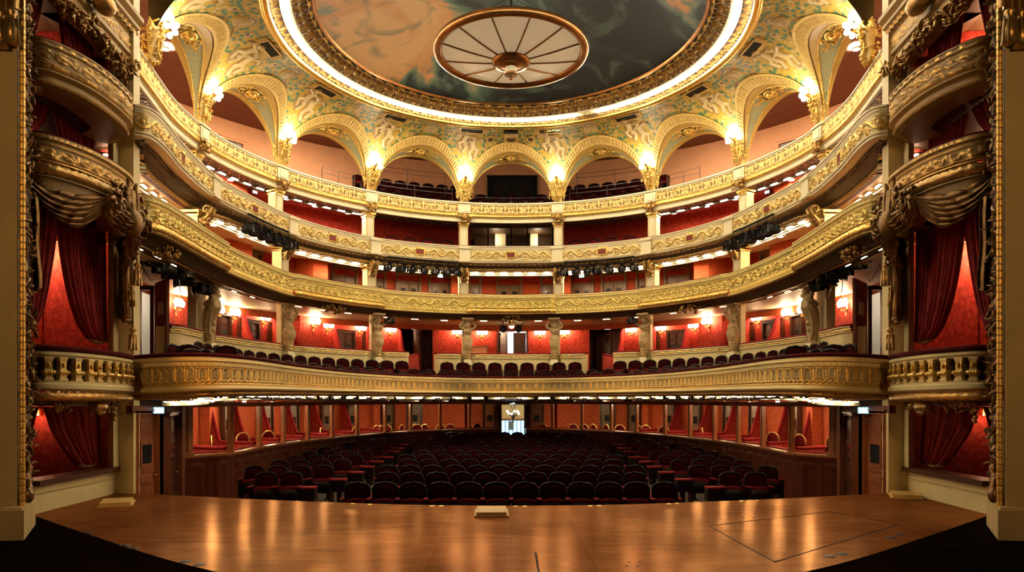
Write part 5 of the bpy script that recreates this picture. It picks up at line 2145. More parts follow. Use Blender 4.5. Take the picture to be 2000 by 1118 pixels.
cp, hp = caryatid_proto(), herm_proto()
first = {'c': True, 'h': True}
for px, a in ((911, -12), (735, -36), (559, -60), (398, -84), (1085, 12), (1262, 36), (1437, 60), (1598, 84)):
    i = PC.index_px(px)
    p, n = PC.p[i] + PC.n[i] * .10, PC.n[i]
    rz = math.atan2(n[1], n[0]) + PI / 2
    t = 'h' if abs(a) == 84 else 'c'
    lab = ('plaster herm with volutes and raised arms bearing the second tier, ' if t == 'h' else 'plaster caryatid with raised arms bearing the second tier, ') + CTXT[a]
    src = hp if t == 'h' else cp
    loc = (p[0], p[1], EYE + 1.56)
    if first[t]:
        src.location = loc
        src.rotation_euler = (0, 0, rz)
        src['label'] = lab
        first[t] = False
    else:
        dup(src, loc, rz, lab)


# ------------------------------------------------------------------ wall sconces of the lit boxes
def sconce_proto():
    root = thing('wall_sconce', '', 'wall sconce', (0, 0, 0), 'lit sconces of the red boxes')
    b = MB()
    b.lathe([(0, -.16), (.03, -.14), (.045, -.05), (.03, .02), (.05, .08), (.02, .12), (0, .13)], (0, -.02, 0), 10, sy=.5)
    for x in (-1, 0, 1):
        b.tube([(0, -.03, -.06), (x * .08, -.12, -.10), (x * .13, -.15 - .05 * (x == 0), -.04)], .011, 5)
        b.lathe([(0, -.045), (.035, -.03), (.045, -.01)], (x * .13, -.15 - .05 * (x == 0), 0), 8)
    b.tube([(0, -.03, -.14), (0, -.05, -.22)], .014, 5)
    b.ball((0, -.05, -.24), .022, 7, rings=4)
    b.build('bracket', 'brass', root)
    for x in (-1, 0, 1):
        b = MB()
        b.lathe([(.03, -.005), (.066, .05), (.072, .11), (.055, .18), (.03, .22)], (x * .14, -.15 - .05 * (x == 0), 0), 9)
        b.build('shade', 'sconce_bulb', root)
    return root


sp = sconce_proto()
fs = True
STX = {940: 'nearest the centre door', 893: 'behind first caryatid from centre', 762: 'beside the entrance passage', 699: 'third from the centre door', 636: 'beside a narrow box door', 591: 'on pier behind third caryatid', 513: 'in box beyond third caryatid', 451: 'next to the last box door', 419: 'behind the outermost caryatid', 337: 'by the stage end door'}
for sg in (-1, 1):
    for px in STX:
        x = px if sg < 0 else 2 * CXP - px
        i, p, n, rz = on_wall(W1, x)
        q = p + n * .03
        zz = EYE + 2.80
        if px == 591:
            q = p + n * .58
        if px == 337:
            zz = EYE + 2.72
        lab = 'lit wall sconce on red wall, %s, %s side' % (STX[px], SIDE[sg])
        loc = (q[0], q[1], zz)
        if fs:
            sp.location, sp.rotation_euler, fs = loc, (0, 0, rz), False
            sp['label'] = lab
            s_ = sp
        else:
            s_ = dup(sp, loc, rz, lab)


# ------------------------------------------------------------------ lamp slots under the fronts
def slots(path, idx, o, z, label, group, w=0.24, d=0.07, hg=0.024, mat='slot'):
    pr = None
    for k, i in enumerate(idx):
        p, n = path.p[i], path.n[i]
        oo = o * (path.ok[i] if o < 0 else 1) + path.off[i]
        c = p + n * oo
        zz = path.z[i] + path.zk[i] * z
        rz = math.atan2(n[1], n[0]) + PI / 2
        lab = label(k, i)
        if pr is None:
            pr = thing('soffit_lamp', lab, 'lamp', (0, 0, 0), group)
            b = MB()
            for sy in (-1, 1):
                b.box((0, sy * (d / 2 + .01), 0), (w + .04, .02, .03))
            for sx in (-1, 1):
                b.box((sx * (w / 2 + .01), 0, 0), (.02, d, .03))
            b.build('rim', 'brass', pr)
            b = MB()
            b.tube([(-w / 2, 0, -.012), (w / 2, 0, -.012)], hg, 8)
            b.build('diffuser', mat, pr)
            pr.location, pr.rotation_euler = (c[0], c[1], zz), (0, 0, rz)
        else:
            dup(pr, (c[0], c[1], zz), rz, lab)


def spread(path, a, c, n):
    i0, i1 = path.index_px(a), path.index_px(c)
    return [int(round(i0 + (i1 - i0) * (k + .5) / n)) for k in range(n)]


BN = {0: 'left stage box bay', 1: 'second bay from the left', 2: 'third bay from the left', 3: 'bay left of the centre', 4: 'centre bay', 5: 'bay right of the centre', 6: 'third bay from the right', 7: 'second bay from the right', 8: 'right stage box bay'}
for k, (a, c, n) in enumerate(((263, 392, 8), (408, 543, 6), (560, 722, 6), None, None, None, (1274, 1436, 6), (1453, 1588, 6), (1604, 1733, 8))[j] or (0, 0, 0) for j in range(9)):
    if n:
        slots(P4, spread(P4, a, c, n), -0.455, -0.70, lambda j, i, k=k: 'lit lamp slot under topmost balcony, %s, %s from left end' % (BN[k], ORD[j]), 'lamp slots under the topmost balcony')
for k, (a, c, n) in enumerate(((268, 405, 7), (430, 560, 6), (580, 722, 6), (742, 900, 6), (916, 1080, 6), (1096, 1254, 6), (1274, 1416, 6), (1436, 1566, 6), (1591, 1728, 7))):
    slots(P3, spread(P3, a, c, n), -0.46, -0.80, lambda j, i, k=k: 'lit lamp slot under third tier, %s, %s from left end' % (BN[k], ORD[j]), 'lamp slots under the third tier')
for k, (a, c, n) in enumerate(((300, 400, 3), (450, 550, 3), (585, 722, 3), (745, 900, 3), (922, 1074, 3), (1096, 1250, 3), (1274, 1411, 3), (1446, 1546, 3), (1596, 1696, 3))):
    slots(P2, spread(P2, a, c, n), -0.60, -0.80, lambda j, i, k=k: 'slim lamp slot under second tier, %s, %s from left end' % (BN[k], ORD[j]), 'lamp slots under the second tier', .24, .035, .012, 'slot_dim')


# ------------------------------------------------------------------ gallery ceiling lamps
dl = None
for k, (a, r) in enumerate([(a, 10.4) for a in (-104, -88, -72, -56, -40, 40, 56, 72, 88, 104)]):
    p = pol(a, r)
    lab = 'round lit ceiling lamp inside the gallery, %s from the %s end' % (ORD[k if k < 5 else 9 - k], 'left' if k < 5 else 'right')
    if dl is None:
        dl = thing('ceiling_lamp', lab, 'ceiling lamp', (p[0], p[1], EYE + 10.26), 'round lamps of the gallery ceiling')
        b = MB()
        b.lathe([(.12, .02), (.12, -.03), (.09, -.03)], (p[0], p[1], EYE + 10.26), 20)
        b.build('trim_ring', 'white', dl)
        b = MB()
        b.lathe([(.095, -.02), (.06, -.04), (.001, -.05)], (p[0], p[1], EYE + 10.26), 16)
        b.build('diffuser', glow('lit_gallery_lamp', (1, .78, .52), 1300), dl)
    else:
        dup(dl, (p[0], p[1], EYE + 10.26), 0, lab)

# added fill lamps brightening the second and third tier walls, hidden behind the ledges
cl = None
for path, oo, dz, spots, tn in ((P3, -.74, -0.848, [430, 470, 520, 590, 640, 690, 770, 830, 880, 950], 'second'), (P4, -.72, -0.682, [430, 490, 590, 640, 700], 'third')):
    for sg in (-1, 1):
        for j, px in enumerate(spots):
            x = px if sg < 0 else 2 * CXP - px
            i = path.index_px(x)
            c = path.p[i] + path.n[i] * (oo * path.ok[i])
            zz = path.z[i] + dz
            lab = 'added fill lamp in the %s tier boxes, %s from the stage end, %s side' % (tn, ORD[j], SIDE[sg])
            if cl is None:
                cl = thing('box_fill_lamp', lab, 'ceiling lamp', (0, 0, 0), 'added fill lamps of the upper tier boxes')
                b = MB()
                b.lathe([(.11, .03), (.11, 0), (.09, 0)], (0, 0, 0), 14)
                b.build('trim_ring', 'brass', cl)
                b = MB()
                b.lathe([(.09, .002), (.001, .002)], (0, 0, 0), 14)
                b.build('diffuser', glow('box_fill_glow', (1, .72, .44), 190), cl)
                cl.location = (c[0], c[1], zz)
            else:
                dup(cl, (c[0], c[1], zz), 0, lab)
# bare tube lamps along the bright cove of the end bays, second tier
for k, (a, c, n) in enumerate(((262, 385, 5), (1611, 1734, 5))):
    slots(P3, spread(P3, a, c, n), -.80, -0.96, lambda j, i, k=k: 'bare tube lamp on pale cove of second tier, %s side, %s from left end' % (SIDE[2 * k - 1], ORD[j]), 'tube lamps of the end coves', .30, .05, .03, 'slot_high')
s2 = None
for sg in (-1, 1):
    for px, py, txt in ((263, 352, 'nearest the stage box'), (332, 405, 'second from the stage box')):
        x = px if sg < 0 else 2 * CXP - px
        i, p, n, rz = on_wall(W2, x)
        q = p + n * .03
        d_ = q[1]
        dup(sp, (q[0], q[1], EYE + (HYP - py) / FOC * d_), rz, 'lit wall sconce of second tier end bay, %s, %s side' % (txt, SIDE[sg]), 'lit sconces of the second tier')

# open doorways with a lit corridor and a standing wooden leaf beside the stage boxes, first tier
for sg in (-1, 1):
    a, c = (274, 297) if sg < 0 else (1699, 1722)
    _, cc = corridor('wall_corridor', W1, a, c, 2.0, 2.4, EYE + 3.0, 'white')
    lamp('corridor_lamp', 'POINT', (cc[0], cc[1], EYE + 2.75), 7, (1.0, .86, .66), 0.1)
    sd = SIDE[sg]
    X = lambda px: px if sg < 0 else 2 * CXP - px
    root = thing('door_3', 'tall panelled wood door leaf standing open beside the stage box, first tier, %s side' % sd, 'door', tuple(P(X(316), 690, 16.2)), None, 'structure')
    p0, p1 = P(X(305), 680, 16.6), P(X(328), 680, 15.9)
    b = MB()
    z0, z1 = 2.55, EYE + 2.85
    b.bar((p0[0], p0[1], (z0 + z1) / 2), (p1[0], p1[1], (z0 + z1) / 2), .06, z1 - z0)
    dd = (p1 - p0) * .3
    mm = (p0 + p1) / 2 + np.array([0, -.05, 0])
    for zc, h in ((2.9, .45), (3.42, .36), (4.2, .32)):
        b.bar((mm[0] - dd[0], mm[1] - dd[1], zc), (mm[0] + dd[0], mm[1] + dd[1], zc), .03, h)
    b.build('door_leaf', 'mahogany', root)
    b = MB()
    b.bar((mm[0] - dd[0] * .6, mm[1] - dd[1] * .6, 3.82), (mm[0] + dd[0] * .6, mm[1] + dd[1] * .6, 3.82), .04, .28)
    b.build('pane', 'white', root)
    b = MB()
    for px in (271, 299):
        q = P(X(px), 690, 17.2)
        b.box((q[0], q[1], (z0 + z1) / 2), (.09, .12, z1 - z0))
    q = P(X(285), 690, 17.2)
    b.box((q[0], q[1], z1), (.45, .12, .10))
    b.build('door_frame', 'mahogany_dark', root)
# ================================================================== stage floor and proscenium
def floor_mat():
    m, nt, b = new_mat('worn_stage_boards')
    v = coords(nt)
    mp = node(nt, 'ShaderNodeMapping')
    mp.inputs['Scale'].default_value = (1.1, 4.0, 1)
    link(nt, v, mp.inputs['Vector'])
    n = node(nt, 'ShaderNodeTexNoise')
    n.inputs['Scale'].default_value = 1.4
    n.inputs['Detail'].default_value = 9
    n.inputs['Roughness'].default_value = 0.65
    n.inputs['Distortion'].default_value = 0.5
    link(nt, mp.outputs[0], n.inputs['Vector'])
    n3 = node(nt, 'ShaderNodeTexNoise')
    n3.inputs['Scale'].default_value = 0.45
    n3.inputs['Detail'].default_value = 5
    link(nt, v, n3.inputs['Vector'])
    c1 = ramp(nt, n.outputs['Fac'], [(0.25, (0.16, 0.055, 0.016)), (0.55, (0.24, 0.085, 0.025)), (0.80, (0.31, 0.125, 0.04))])
    c2 = ramp(nt, n3.outputs['Fac'], [(0.35, (0.50, 0.46, 0.44)), (0.65, (1, 1, 1))])
    mx = node(nt, 'ShaderNodeMix', data_type='RGBA', blend_type='MULTIPLY')
    mx.inputs[0].default_value = 0.85
    link(nt, c1, mx.inputs[6])
    link(nt, c2, mx.inputs[7])
    # sheets of boarding: brick pattern gives the joints
    br = node(nt, 'ShaderNodeTexBrick')
    br.inputs['Scale'].default_value = 1.0
    br.inputs['Brick Width'].default_value = 4.4
    br.inputs['Row Height'].default_value = 0.85
    br.inputs['Mortar Size'].default_value = 0.004
    br.inputs['Color1'].default_value = (0.66, 0.66, 0.66, 1)
    br.inputs['Color2'].default_value = (1.0, 1.0, 1.0, 1)
    br.inputs['Mortar'].default_value = (0.45, 0.45, 0.45, 1)
    mb3 = node(nt, 'ShaderNodeMapping')
    mb3.inputs['Rotation'].default_value = (0, 0, PI / 2)
    link(nt, v, mb3.inputs['Vector'])
    link(nt, mb3.outputs[0], br.inputs['Vector'])
    m2 = node(nt, 'ShaderNodeMix', data_type='RGBA', blend_type='MULTIPLY')
    m2.inputs[0].default_value = 0.6
    link(nt, mx.outputs[2], m2.inputs[6])
    link(nt, br.outputs['Color'], m2.inputs[7])
    # scratches
    w = node(nt, 'ShaderNodeTexNoise')
    w.inputs['Scale'].default_value = 3
    w.inputs['Detail'].default_value = 2
    mp2 = node(nt, 'ShaderNodeMapping')
    mp2.inputs['Scale'].default_value = (1.0, 14, 1)
    mp2.inputs['Rotation'].default_value = (0, 0, 0.5)
    link(nt, v, mp2.inputs['Vector'])
    link(nt, mp2.outputs[0], w.inputs['Vector'])
    sc = ramp(nt, w.outputs['Fac'], [(0.66, (0, 0, 0)), (0.70, (1, 1, 1))])
    m3 = node(nt, 'ShaderNodeMix', data_type='RGBA')
    f = node(nt, 'ShaderNodeMath', operation='MULTIPLY')
    link(nt, sc, f.inputs[0])
    f.inputs[1].default_value = 0.12
    link(nt, f.outputs[0], m3.inputs[0])
    link(nt, m2.outputs[2], m3.inputs[6])
    m3.inputs[7].default_value = (0.36, 0.22, 0.11, 1)
    link(nt, m3.outputs[2], b.inputs['Base Color'])
    b.inputs['Specular IOR Level'].default_value = 0.0
    rr = node(nt, 'ShaderNodeMapRange')
    rr.inputs['To Min'].default_value = 0.15
    rr.inputs['To Max'].default_value = 0.27
    link(nt, n.outputs['Fac'], rr.inputs['Value'])
    gl = node(nt, 'ShaderNodeBsdfGlossy')
    gl.inputs['Color'].default_value = (0.95, 0.50, 0.24, 1)
    link(nt, rr.outputs['Result'], gl.inputs['Roughness'])
    ms = node(nt, 'ShaderNodeMixShader')
    fr = node(nt, 'ShaderNodeMapRange')
    fr.inputs['From Min'].default_value = 0.3
    fr.inputs['From Max'].default_value = 0.7
    fr.inputs['To Min'].default_value = 0.10
    fr.inputs['To Max'].default_value = 0.26
    link(nt, n3.outputs['Fac'], fr.inputs['Value'])
    link(nt, fr.outputs['Result'], ms.inputs[0])
    link(nt, b.outputs[0], ms.inputs[1])
    link(nt, gl.outputs[0], ms.inputs[2])
    link(nt, ms.outputs[0], nt.nodes['Material Output'].inputs['Surface'])
    return m


M['stage'] = floor_mat()
M['stage_dark'] = plain('black_stage_paint', (0.0045, 0.0025, 0.0013), 0.6, var=0.3, scale=1.5, spec=0.0)
M['jamb'] = plain('proscenium_stucco', (0.46, 0.33, 0.13), 0.6, var=0.10, scale=1.2, bmp=0.1, bscale=14)
M['pine'] = plain('pale_pine', (0.62, 0.39, 0.11), 0.5, var=0.08, scale=5)
M['stall_floor'] = plain('stalls_floor', (0.055, 0.042, 0.030), 0.6, var=0.25)
M['carpet'] = plain('red_aisle_carpet', (0.26, 0.02, 0.016), 0.9, var=0.15)

edge = [(-7.6, 13.5), (-7.25, 13.38), (-5.8, 12.85), (-4.6, 12.45), (-3.0, 12.0), (-1.5, 11.68), (0, 11.6), (1.5, 11.68), (3.0, 12.0), (4.6, 12.45), (5.8, 12.85), (7.25, 13.38), (7.6, 13.5)]
lip = Path(edge, 0.15).p
brk = Path([(-7.6, 11.05), (-7.0, 10.52), (-5.2, 8.9), (-3.3, 7.27), (-1.7, 6.3), (0, 6.0), (1.7, 6.3), (3.3, 7.27), (5.2, 8.9), (7.0, 10.52), (7.6, 11.05)], 0.15).p
n = 90
E = np.c_[np.interp(np.linspace(0, 1, n), np.linspace(0, 1, len(lip)), lip[:, 0]), np.interp(np.linspace(0, 1, n), np.linspace(0, 1, len(lip)), lip[:, 1])]
K = np.c_[np.interp(np.linspace(0, 1, n), np.linspace(0, 1, len(brk)), brk[:, 0]), np.interp(np.linspace(0, 1, n), np.linspace(0, 1, len(brk)), brk[:, 1])]
b = MB()
b.grid(np.stack([np.c_[K, np.zeros(n)], np.c_[E, np.zeros(n)]], 1), smooth=False)
b.grid(np.stack([np.c_[E, np.zeros(n)], np.c_[E, np.full(n, -.05)], np.c_[E + (0, .04), np.full(n, -.06)], np.c_[E + (0, .0), np.full(n, -1.2)]], 1), smooth=False)
struct(b.build('floor_stage_apron', 'stage'), 'worn brown boards of the stage apron')
b = MB()
D = np.c_[K[:, 0] * 1.0, np.full(n, -7.0)]
D[:, 0] = np.linspace(-12, 12, n)
b.grid(np.stack([np.c_[D, np.full(n, -.001)], np.c_[K, np.full(n, -.001)]], 1), smooth=False)
struct(b.build('floor_stage', 'stage_dark'), 'black painted stage floor in front of the brown apron')

# small fittings on the boards
for x, y, rz, lab in ((960, 1004, 0.03, 'pale wooden board with stepped edge lying at the middle of the stage edge'), (228, 986, 0.42, 'pale wooden board lying near the left stage box'), (1768, 971, -0.42, 'pale wooden board lying near the right stage box')):
    d = FOC * EYE / (y - HYP)
    c = ((x - CXP) / FOC * d, d)
    root = thing('prompt_board', lab, 'board', (c[0], c[1], 0), 'pale boards on the stage')
    b = MB()
    b.box((c[0], c[1], .0125), (.50, .74, .025), rz=rz)
    b.build('base', 'pine', root)
    b = MB()
    b.box((c[0], c[1], .0475), (.44, .68, .045), rz=rz)
    b.build('top', 'pine', root)
k = 0
for x, y in ((245, 1066), (262, 1071), (362, 1098), (390, 1104), (170, 1040), (1620, 1088), (1645, 1083), (1740, 1051), (1757, 1045)):
    d = FOC * EYE / (y - HYP)
    c = ((x - CXP) / FOC * d, d)
    b = MB()
    b.lathe([(.001, .006), (.055, .006), (.065, .0)], (c[0], c[1], 0), 20)
    o = b.build('socket_cover', 'black', None, (c[0], c[1], 0))
    tag(o, 'round dark socket cover in the stage boards, %s, %s side' % (ORD[k % 5] + ' from the outer end' if x < 998 else ORD[(k - 5) % 5] + ' from the centre', 'left' if x < 998 else 'right'), 'socket cover', 'socket covers in the stage')
    k += 1
b = MB()
for (x0, y0), (x1, y1) in (((1385, 1028), (1515, 1100)), ((1515, 1098), (1755, 1025)), ((1755, 1025), (1620, 1000)), ((1620, 1000), (1385, 1028))):
    q = [np.array([(x - CXP) / FOC * (FOC * EYE / (y - HYP)), FOC * EYE / (y - HYP), .002]) for x, y in ((x0, y0), (x1, y1))]
    b.bar(q[0], q[1], .012 if y1 > 1020 and y0 > 1010 else .004, .004)
tag(b.build('trapdoor_seam', 'blackcloth'), 'dark seam outlining a trapdoor in the brown boards on the right', 'trapdoor')
b = MB()
q = [np.array([(x - CXP) / FOC * (FOC * EYE / (y - HYP)), FOC * EYE / (y - HYP), .002]) for x, y in ((1046, 1080), (1053, 1122))]
b.bar(q[0], q[1], .022, .004)
tag(b.build('floor_slit', 'blackcloth'), 'short dark slit in the boards at the front of the apron', 'slit')
for gx, gy, txt in ((845, 1036, 'left of the middle'), (1238, 1103, 'right, near the front'), (290, 1002, 'far left'), (1465, 1008, 'right'), (1715, 988, 'far right')):
    for dx, dy in ((-9, -4), (11, -4), (-13, 3), (8, 4)):
        x, y = gx + dx, gy + dy
        d = FOC * EYE / (y - HYP)
        b = MB()
        b.lathe([(.001, .003), (.014, .003), (.016, 0)], ((x - CXP) / FOC * d, d, 0), 10)
        o = b.build('screw_hole', 'blackcloth')
        tag(o, 'small dark screw hole, one of four in the boards, ' + txt, 'screw hole', 'screw holes in the stage ' + txt)
for j in range(12):
    x = 700 + (j // 2) * 150 + (j % 2) * 18
    i = int(np.argmin(np.abs(CXP + lip[:, 0] / lip[:, 1] * FOC - x)))
    c = lip[i] - (0, .10)
    b = MB()
    b.lathe([(.001, .01), (.03, .01), (.04, 0)], (c[0], c[1], 0), 12)
    o = b.build('edge_stud', 'brass', None, (c[0], c[1], 0))
    tag(o, 'small brass stud at the stage edge, %s of twelve from the left' % ORD[j], 'stud', 'brass studs along the stage edge')


def mx_(pts, sg):
    """mirror a list of points given for the left side"""
    return [((-p[0] * sg), *p[1:]) for p in pts]


def boxpath(sg, pts, ds=0.04):
    q = mx_(pts, sg)
    return Path(q if sg < 0 else q[::-1], ds)


BULGE = [(-7.12, 10.42), (-6.80, 10.52), (-6.55, 11.1), (-6.52, 11.9), (-6.68, 12.6), (-7.2, 13.05)]
R_band = Ras(0.22, 0.9, 0.01)
for k in range(5):
    R_band.leaf(.11, .1 + k * .18, 1.0, .16, .04)
    R_band.leaf(.11, .14 + k * .18, 2.4, .16, .04)


def swag(b, p0, p1, sag, drop, nn, folds=5, amp=0.07, nu=56, nv=60, seed=1):
    """carved drapery hanging between two points: folds fan out from both ends and sag unevenly"""
    p0, p1 = np.asarray(p0, float), np.asarray(p1, float)
    rnd = np.random.RandomState(seed)
    u = np.linspace(0, 1, nu)[:, None]
    v = np.linspace(0, 1, nv)[None, :]
    base = p0[None, None] + (p1 - p0)[None, None] * u[..., None]
    w = 4 * u * (1 - u)
    lean = 0.22 * np.sin(PI * u) * (u - .5)
    dz = -(drop * 0.10 * w + (sag * w * (1 + lean) + drop * .35 * (0.35 + .65 * w)) * v ** 0.9)
    ph = 2 * PI * folds * (v ** 1.25 * (0.75 + .25 * w)) + 1.4 * np.sin(3.1 * u + seed) + .9 * np.sin(7 * u * v + seed)
    ridge = np.abs(np.sin(ph / 2)) ** .6
    f = amp * (ridge - .5) * (0.25 + .75 * w ** .6) * (.6 + .4 * v)
    f = f + .02 * np.sin(23 * u + 9 * v * (1 + u)) * w
    bulge = 0.17 * np.sin(PI * u) ** .8 * np.sin(PI * np.clip(v * .85 + .15, 0, 1))
    curl = -.10 * np.clip((v - .86) / .14, 0, 1) ** 2
    G = base + np.stack([nn[0] * (f + bulge + curl), nn[1] * (f + bulge + curl), dz + .018 * np.sin(9 * u + 4 * v) * v], -1)
    b.grid(G)


def tassel(b, p, r=0.05, ln=0.34):
    p = np.asarray(p, float)
    b.lathe([(.2 * r, .10), (.9 * r, .07), (1.1 * r, .03), (.6 * r, 0), (.8 * r, -.03), (1.25 * r, -ln * .5), (1.35 * r, -ln), (.001, -ln)], p, 12)
    for k in range(8):
        a = k * PI / 4
        b.tube([p + (math.cos(a) * r * 1.0, math.sin(a) * r * 1.0, -.04), p + (math.cos(a) * r * 1.4, math.sin(a) * r * 1.4, -ln)], r * .25, 5)


def tail(b, p, nn, tt, w, ln, folds=4):
    p = np.asarray(p, float)
    u = np.linspace(-1, 1, 34)[:, None]
    v = np.linspace(0, 1, 26)[None, :]
    f = 0.05 * np.sin(PI * folds * u) + .06 * (1 - u ** 2)
    wd = w / 2 * (0.75 + .25 * v + .06 * np.sin(9 * v))
    off = u * wd
    z = -ln * v * (1 - .12 * np.abs(u)) + 0 * u
    G = np.stack([p[0] + tt[0] * off + nn[0] * (f + 0 * v), p[1] + tt[1] * off + nn[1] * (f + 0 * v), p[2] + z], -1)
    b.grid(G)


def curtain(name, label, sg, xw, d_out, inner, z0, folds, parent=None, mat='curtain', amp=0.045, tie=None):
    """inner = list of (z, d) for the swept edge from top to bottom"""
    zi = np.array([q[0] for q in inner])
    di = np.array([q[1] for q in inner])
    nz, nu = 50, 110
    t = np.linspace(0, 1, nz)
    zs = np.interp(t, np.linspace(0, 1, len(zi)), zi)
    ds_ = np.interp(t, np.linspace(0, 1, len(di)), di)
    k = np.array([.25, .5, .25])
    for _ in range(10):
        ds_[1:-1] = (k[0] * ds_[:-2] + k[1] * ds_[1:-1] + k[2] * ds_[2:])
    u = np.linspace(0, 1, nu)
    D = d_out + (ds_[:, None] - d_out) * u[None, :]
    zz = zs[:, None] - 0.10 * (u[None, :] * 0) 
    f = amp * np.sin(2 * PI * folds * u)[None, :] * (0.5 + .5 * t[:, None]) + .015 * np.sin(2 * PI * folds * 2.7 * u + 1)[None, :]
    xw_ = np.interp(D, [10.67, 13.2], [-7.07, -7.3]) + xw
    X = (xw_ + f) * (-sg)
    b = MB()
    b.grid(np.stack([X, D, zz + 0 * D], -1))
    root = thing(name, label, 'curtain', (float(X[0, 0]), float(D[0, 0]), float(zs[-1])), 'curtains of the stage boxes')
    b.build('cloth', mat, root)
    j = int(nz * .97) if tie is None else tie
    b = MB()
    dm = (D[-1, 0] + D[-1, -1]) / 2
    b.tube([(float(X[-1, 0]), float(D[-1, 0]), float(zs[-1]) + .02), (float(X[-1].mean()) - sg * -.0, float(dm), float(zs[-1]) - .04), (float(X[-1, -1]), float(D[-1, -1]), float(zs[-1]) + .02)], .035, 7)
    b.build('tie_cord', 'oldgold', root)
    return root


for sg in (-1, 1):
    sd = SIDE[sg]
    X = lambda x: -x * sg     # x given for the left (negative)
    # ---- jamb of the stage opening
    b = MB()
    pl = mx_([(-12.5, 7.9), (-6.02, 8.72), (-6.06, 8.84), (-7.08, 10.46), (-12.5, 10.5)], sg)
    b.prism(pl if sg < 0 else pl[::-1], 0.38, 13.0)
    struct(b.build('wall_' + sd, 'jamb'), 'tan stucco face of the proscenium, %s of the stage' % sd)
    b = MB()
    pl = mx_([(-12.5, 7.6), (-5.83, 8.58), (-6.46, 9.74), (-7.0, 10.5), (-12.5, 10.5)], sg)
    b.prism(pl if sg < 0 else pl[::-1], 0.0, 0.36)
    pl = mx_([(-12.5, 7.66), (-5.88, 8.62), (-6.50, 9.76), (-7.02, 10.52), (-12.5, 10.52)], sg)
    b.prism(pl if sg < 0 else pl[::-1], 0.36, 0.385)
    struct(b.build('trim_1', 'jamb'), 'stucco plinth of the proscenium, %s side' % sd)
    # ---- gilded edge: segmented rod and leaf band
    root = thing('gilded_border', 'tall gilded border of the stage opening, segmented rod beside carved leaves, %s side' % sd, 'border', (X(-6.0), 8.85, .38))
    b = MB()
    zz = np.arange(0.38, 9.5, 0.006)
    mz = np.mod(zz, .088)
    band = (mz < .006) | ((mz > .012) & (mz < .018))
    rr = np.where(band, .030, .034)
    b.tube(np.c_[np.full(len(zz), X(-6.00)), np.full(len(zz), 8.80), zz], rr, 10, gilt=np.repeat(np.where(band, 0.0, 1.0), 10))
    b.build('segmented_rod', 'rod', root)
    q = Path(mx_([(-6.04, 8.86), (-6.5, 9.5), (-7.0, 10.45)], sg), 0.04)
    if sg > 0:
        q.flip()
    b = MB()
    u = q.s / q.L
    nz = 420
    zs = np.linspace(.40, 9.5, nz)
    U, V = np.meshgrid(u, np.mod(zs / .9, 1.0), indexing='ij')
    h, gm = R_band.sample(U * .98 + .01, V)
    rnd = np.random.RandomState(5)
    G = np.stack([q.p[:, 0][:, None] + q.n[:, 0][:, None] * h * .05, q.p[:, 1][:, None] + q.n[:, 1][:, None] * h * .05, np.repeat(zs[None], len(u), 0)], -1)
    if sg > 0:
        pass
    b.grid(G, gilt=np.clip(h * 2, 0, 1))
    b.build('leaf_band', 'relief_brown', root)
    b = MB()
    rnd = random.Random(3)
    for k in range(260):
        t = rnd.random()
        z = .40 + 8 * rnd.random()
        c = q.p[int(t * (len(q.p) - 1))] + q.n[0] * .05
        b.sprig((c[0], c[1], z), rnd.uniform(.035, .06), rnd)
    for k in range(6):
        c = q.p[int(k * 5 % len(q.p))] + q.n[0] * .06
        b.ball((c[0], c[1], .5 + .05 * k), (.07, .07, .1), 8, rings=5)
    b.build('carved_leaves', 'darkgold', root)
    # carved tassels hanging at the very top corner
    root = thing('carved_drapery', 'dark carved drapery with tassels at the top of the proscenium, %s corner' % sd, 'carving', (X(-6.1), 8.6, 6.0), 'carved tassels of the proscenium')
    b = MB()
    for x, z, r, l_ in ((-6.12, 6.28, .055, .36), (-5.99, 6.30, .06, .34), (-6.22, 6.50, .05, .3)):
        tassel(b, (X(x), 8.60, z), r, l_)
    b.build('tassel', 'oldgold', root)
    b = MB()
    tail(b, (X(-6.06), 8.66, 7.3), np.array([0, -1.0]), np.array([1.0, 0]), .34, 1.0)
    swag(b, (X(-6.9), 8.6, 7.6), (X(-5.9), 8.6, 7.3), .35, .5, np.array([0, -1.0]))
    b.build('drape', 'oldgold', root)

    # ---- stage box tower: end pier, base wall, back walls, floors
    b = MB()
    pl = mx_([(-7.3, 13.2), (-6.95, 13.2), (-6.95, 13.42), (-9.4, 13.42), (-9.4, 13.36), (-7.3, 13.36)], sg)
    b.prism(pl if sg < 0 else pl[::-1], -0.9, 9.6)
    struct(b.build('pillar_' + sd, 'cream'), 'plain cream pier between stage boxes and hall, %s side' % sd)
    b = MB()
    for z0, z1, t in ((0, .42, 0), (.30, .33, .03), (.36, .42, .02)):
        pl = mx_([(-7.07 + t, 10.5), (-7.3 + t, 13.2), (-7.5, 13.2), (-7.4, 10.5)], sg)
        b.prism(pl if sg < 0 else pl[::-1], z0, z1)
    struct(b.build('baseboard_' + sd, 'cream'), 'cream base wall under the stage box, %s side' % sd)
    b = MB()
    pl = mx_([(-6.98, 10.62), (-7.20, 13.2), (-7.5, 13.2), (-7.4, 10.62)], sg)
    b.prism(pl if sg < 0 else pl[::-1], .42, .50)
    tag(b.build('box_sill', 'mahogany_dark'), 'dark red brown sill of the lowest stage box, %s side' % sd, 'sill')
    # rooms
    b = MB()
    for x0, d0, x1, d1 in ((-9.35, 13.34, -7.3, 13.34), (-9.35, 10.3, -9.35, 13.34), (-9.35, 10.3, -7.2, 10.58)):
        for z0, z1 in ((0.0, 1.62), (1.95, 4.85), (5.0, 6.4), (6.62, 8.6)):
            b.raw([(X(x0), d0, z0), (X(x1), d1, z0), (X(x1), d1, z1), (X(x0), d0, z1)], [[0, 1, 2, 3]], smooth=False)
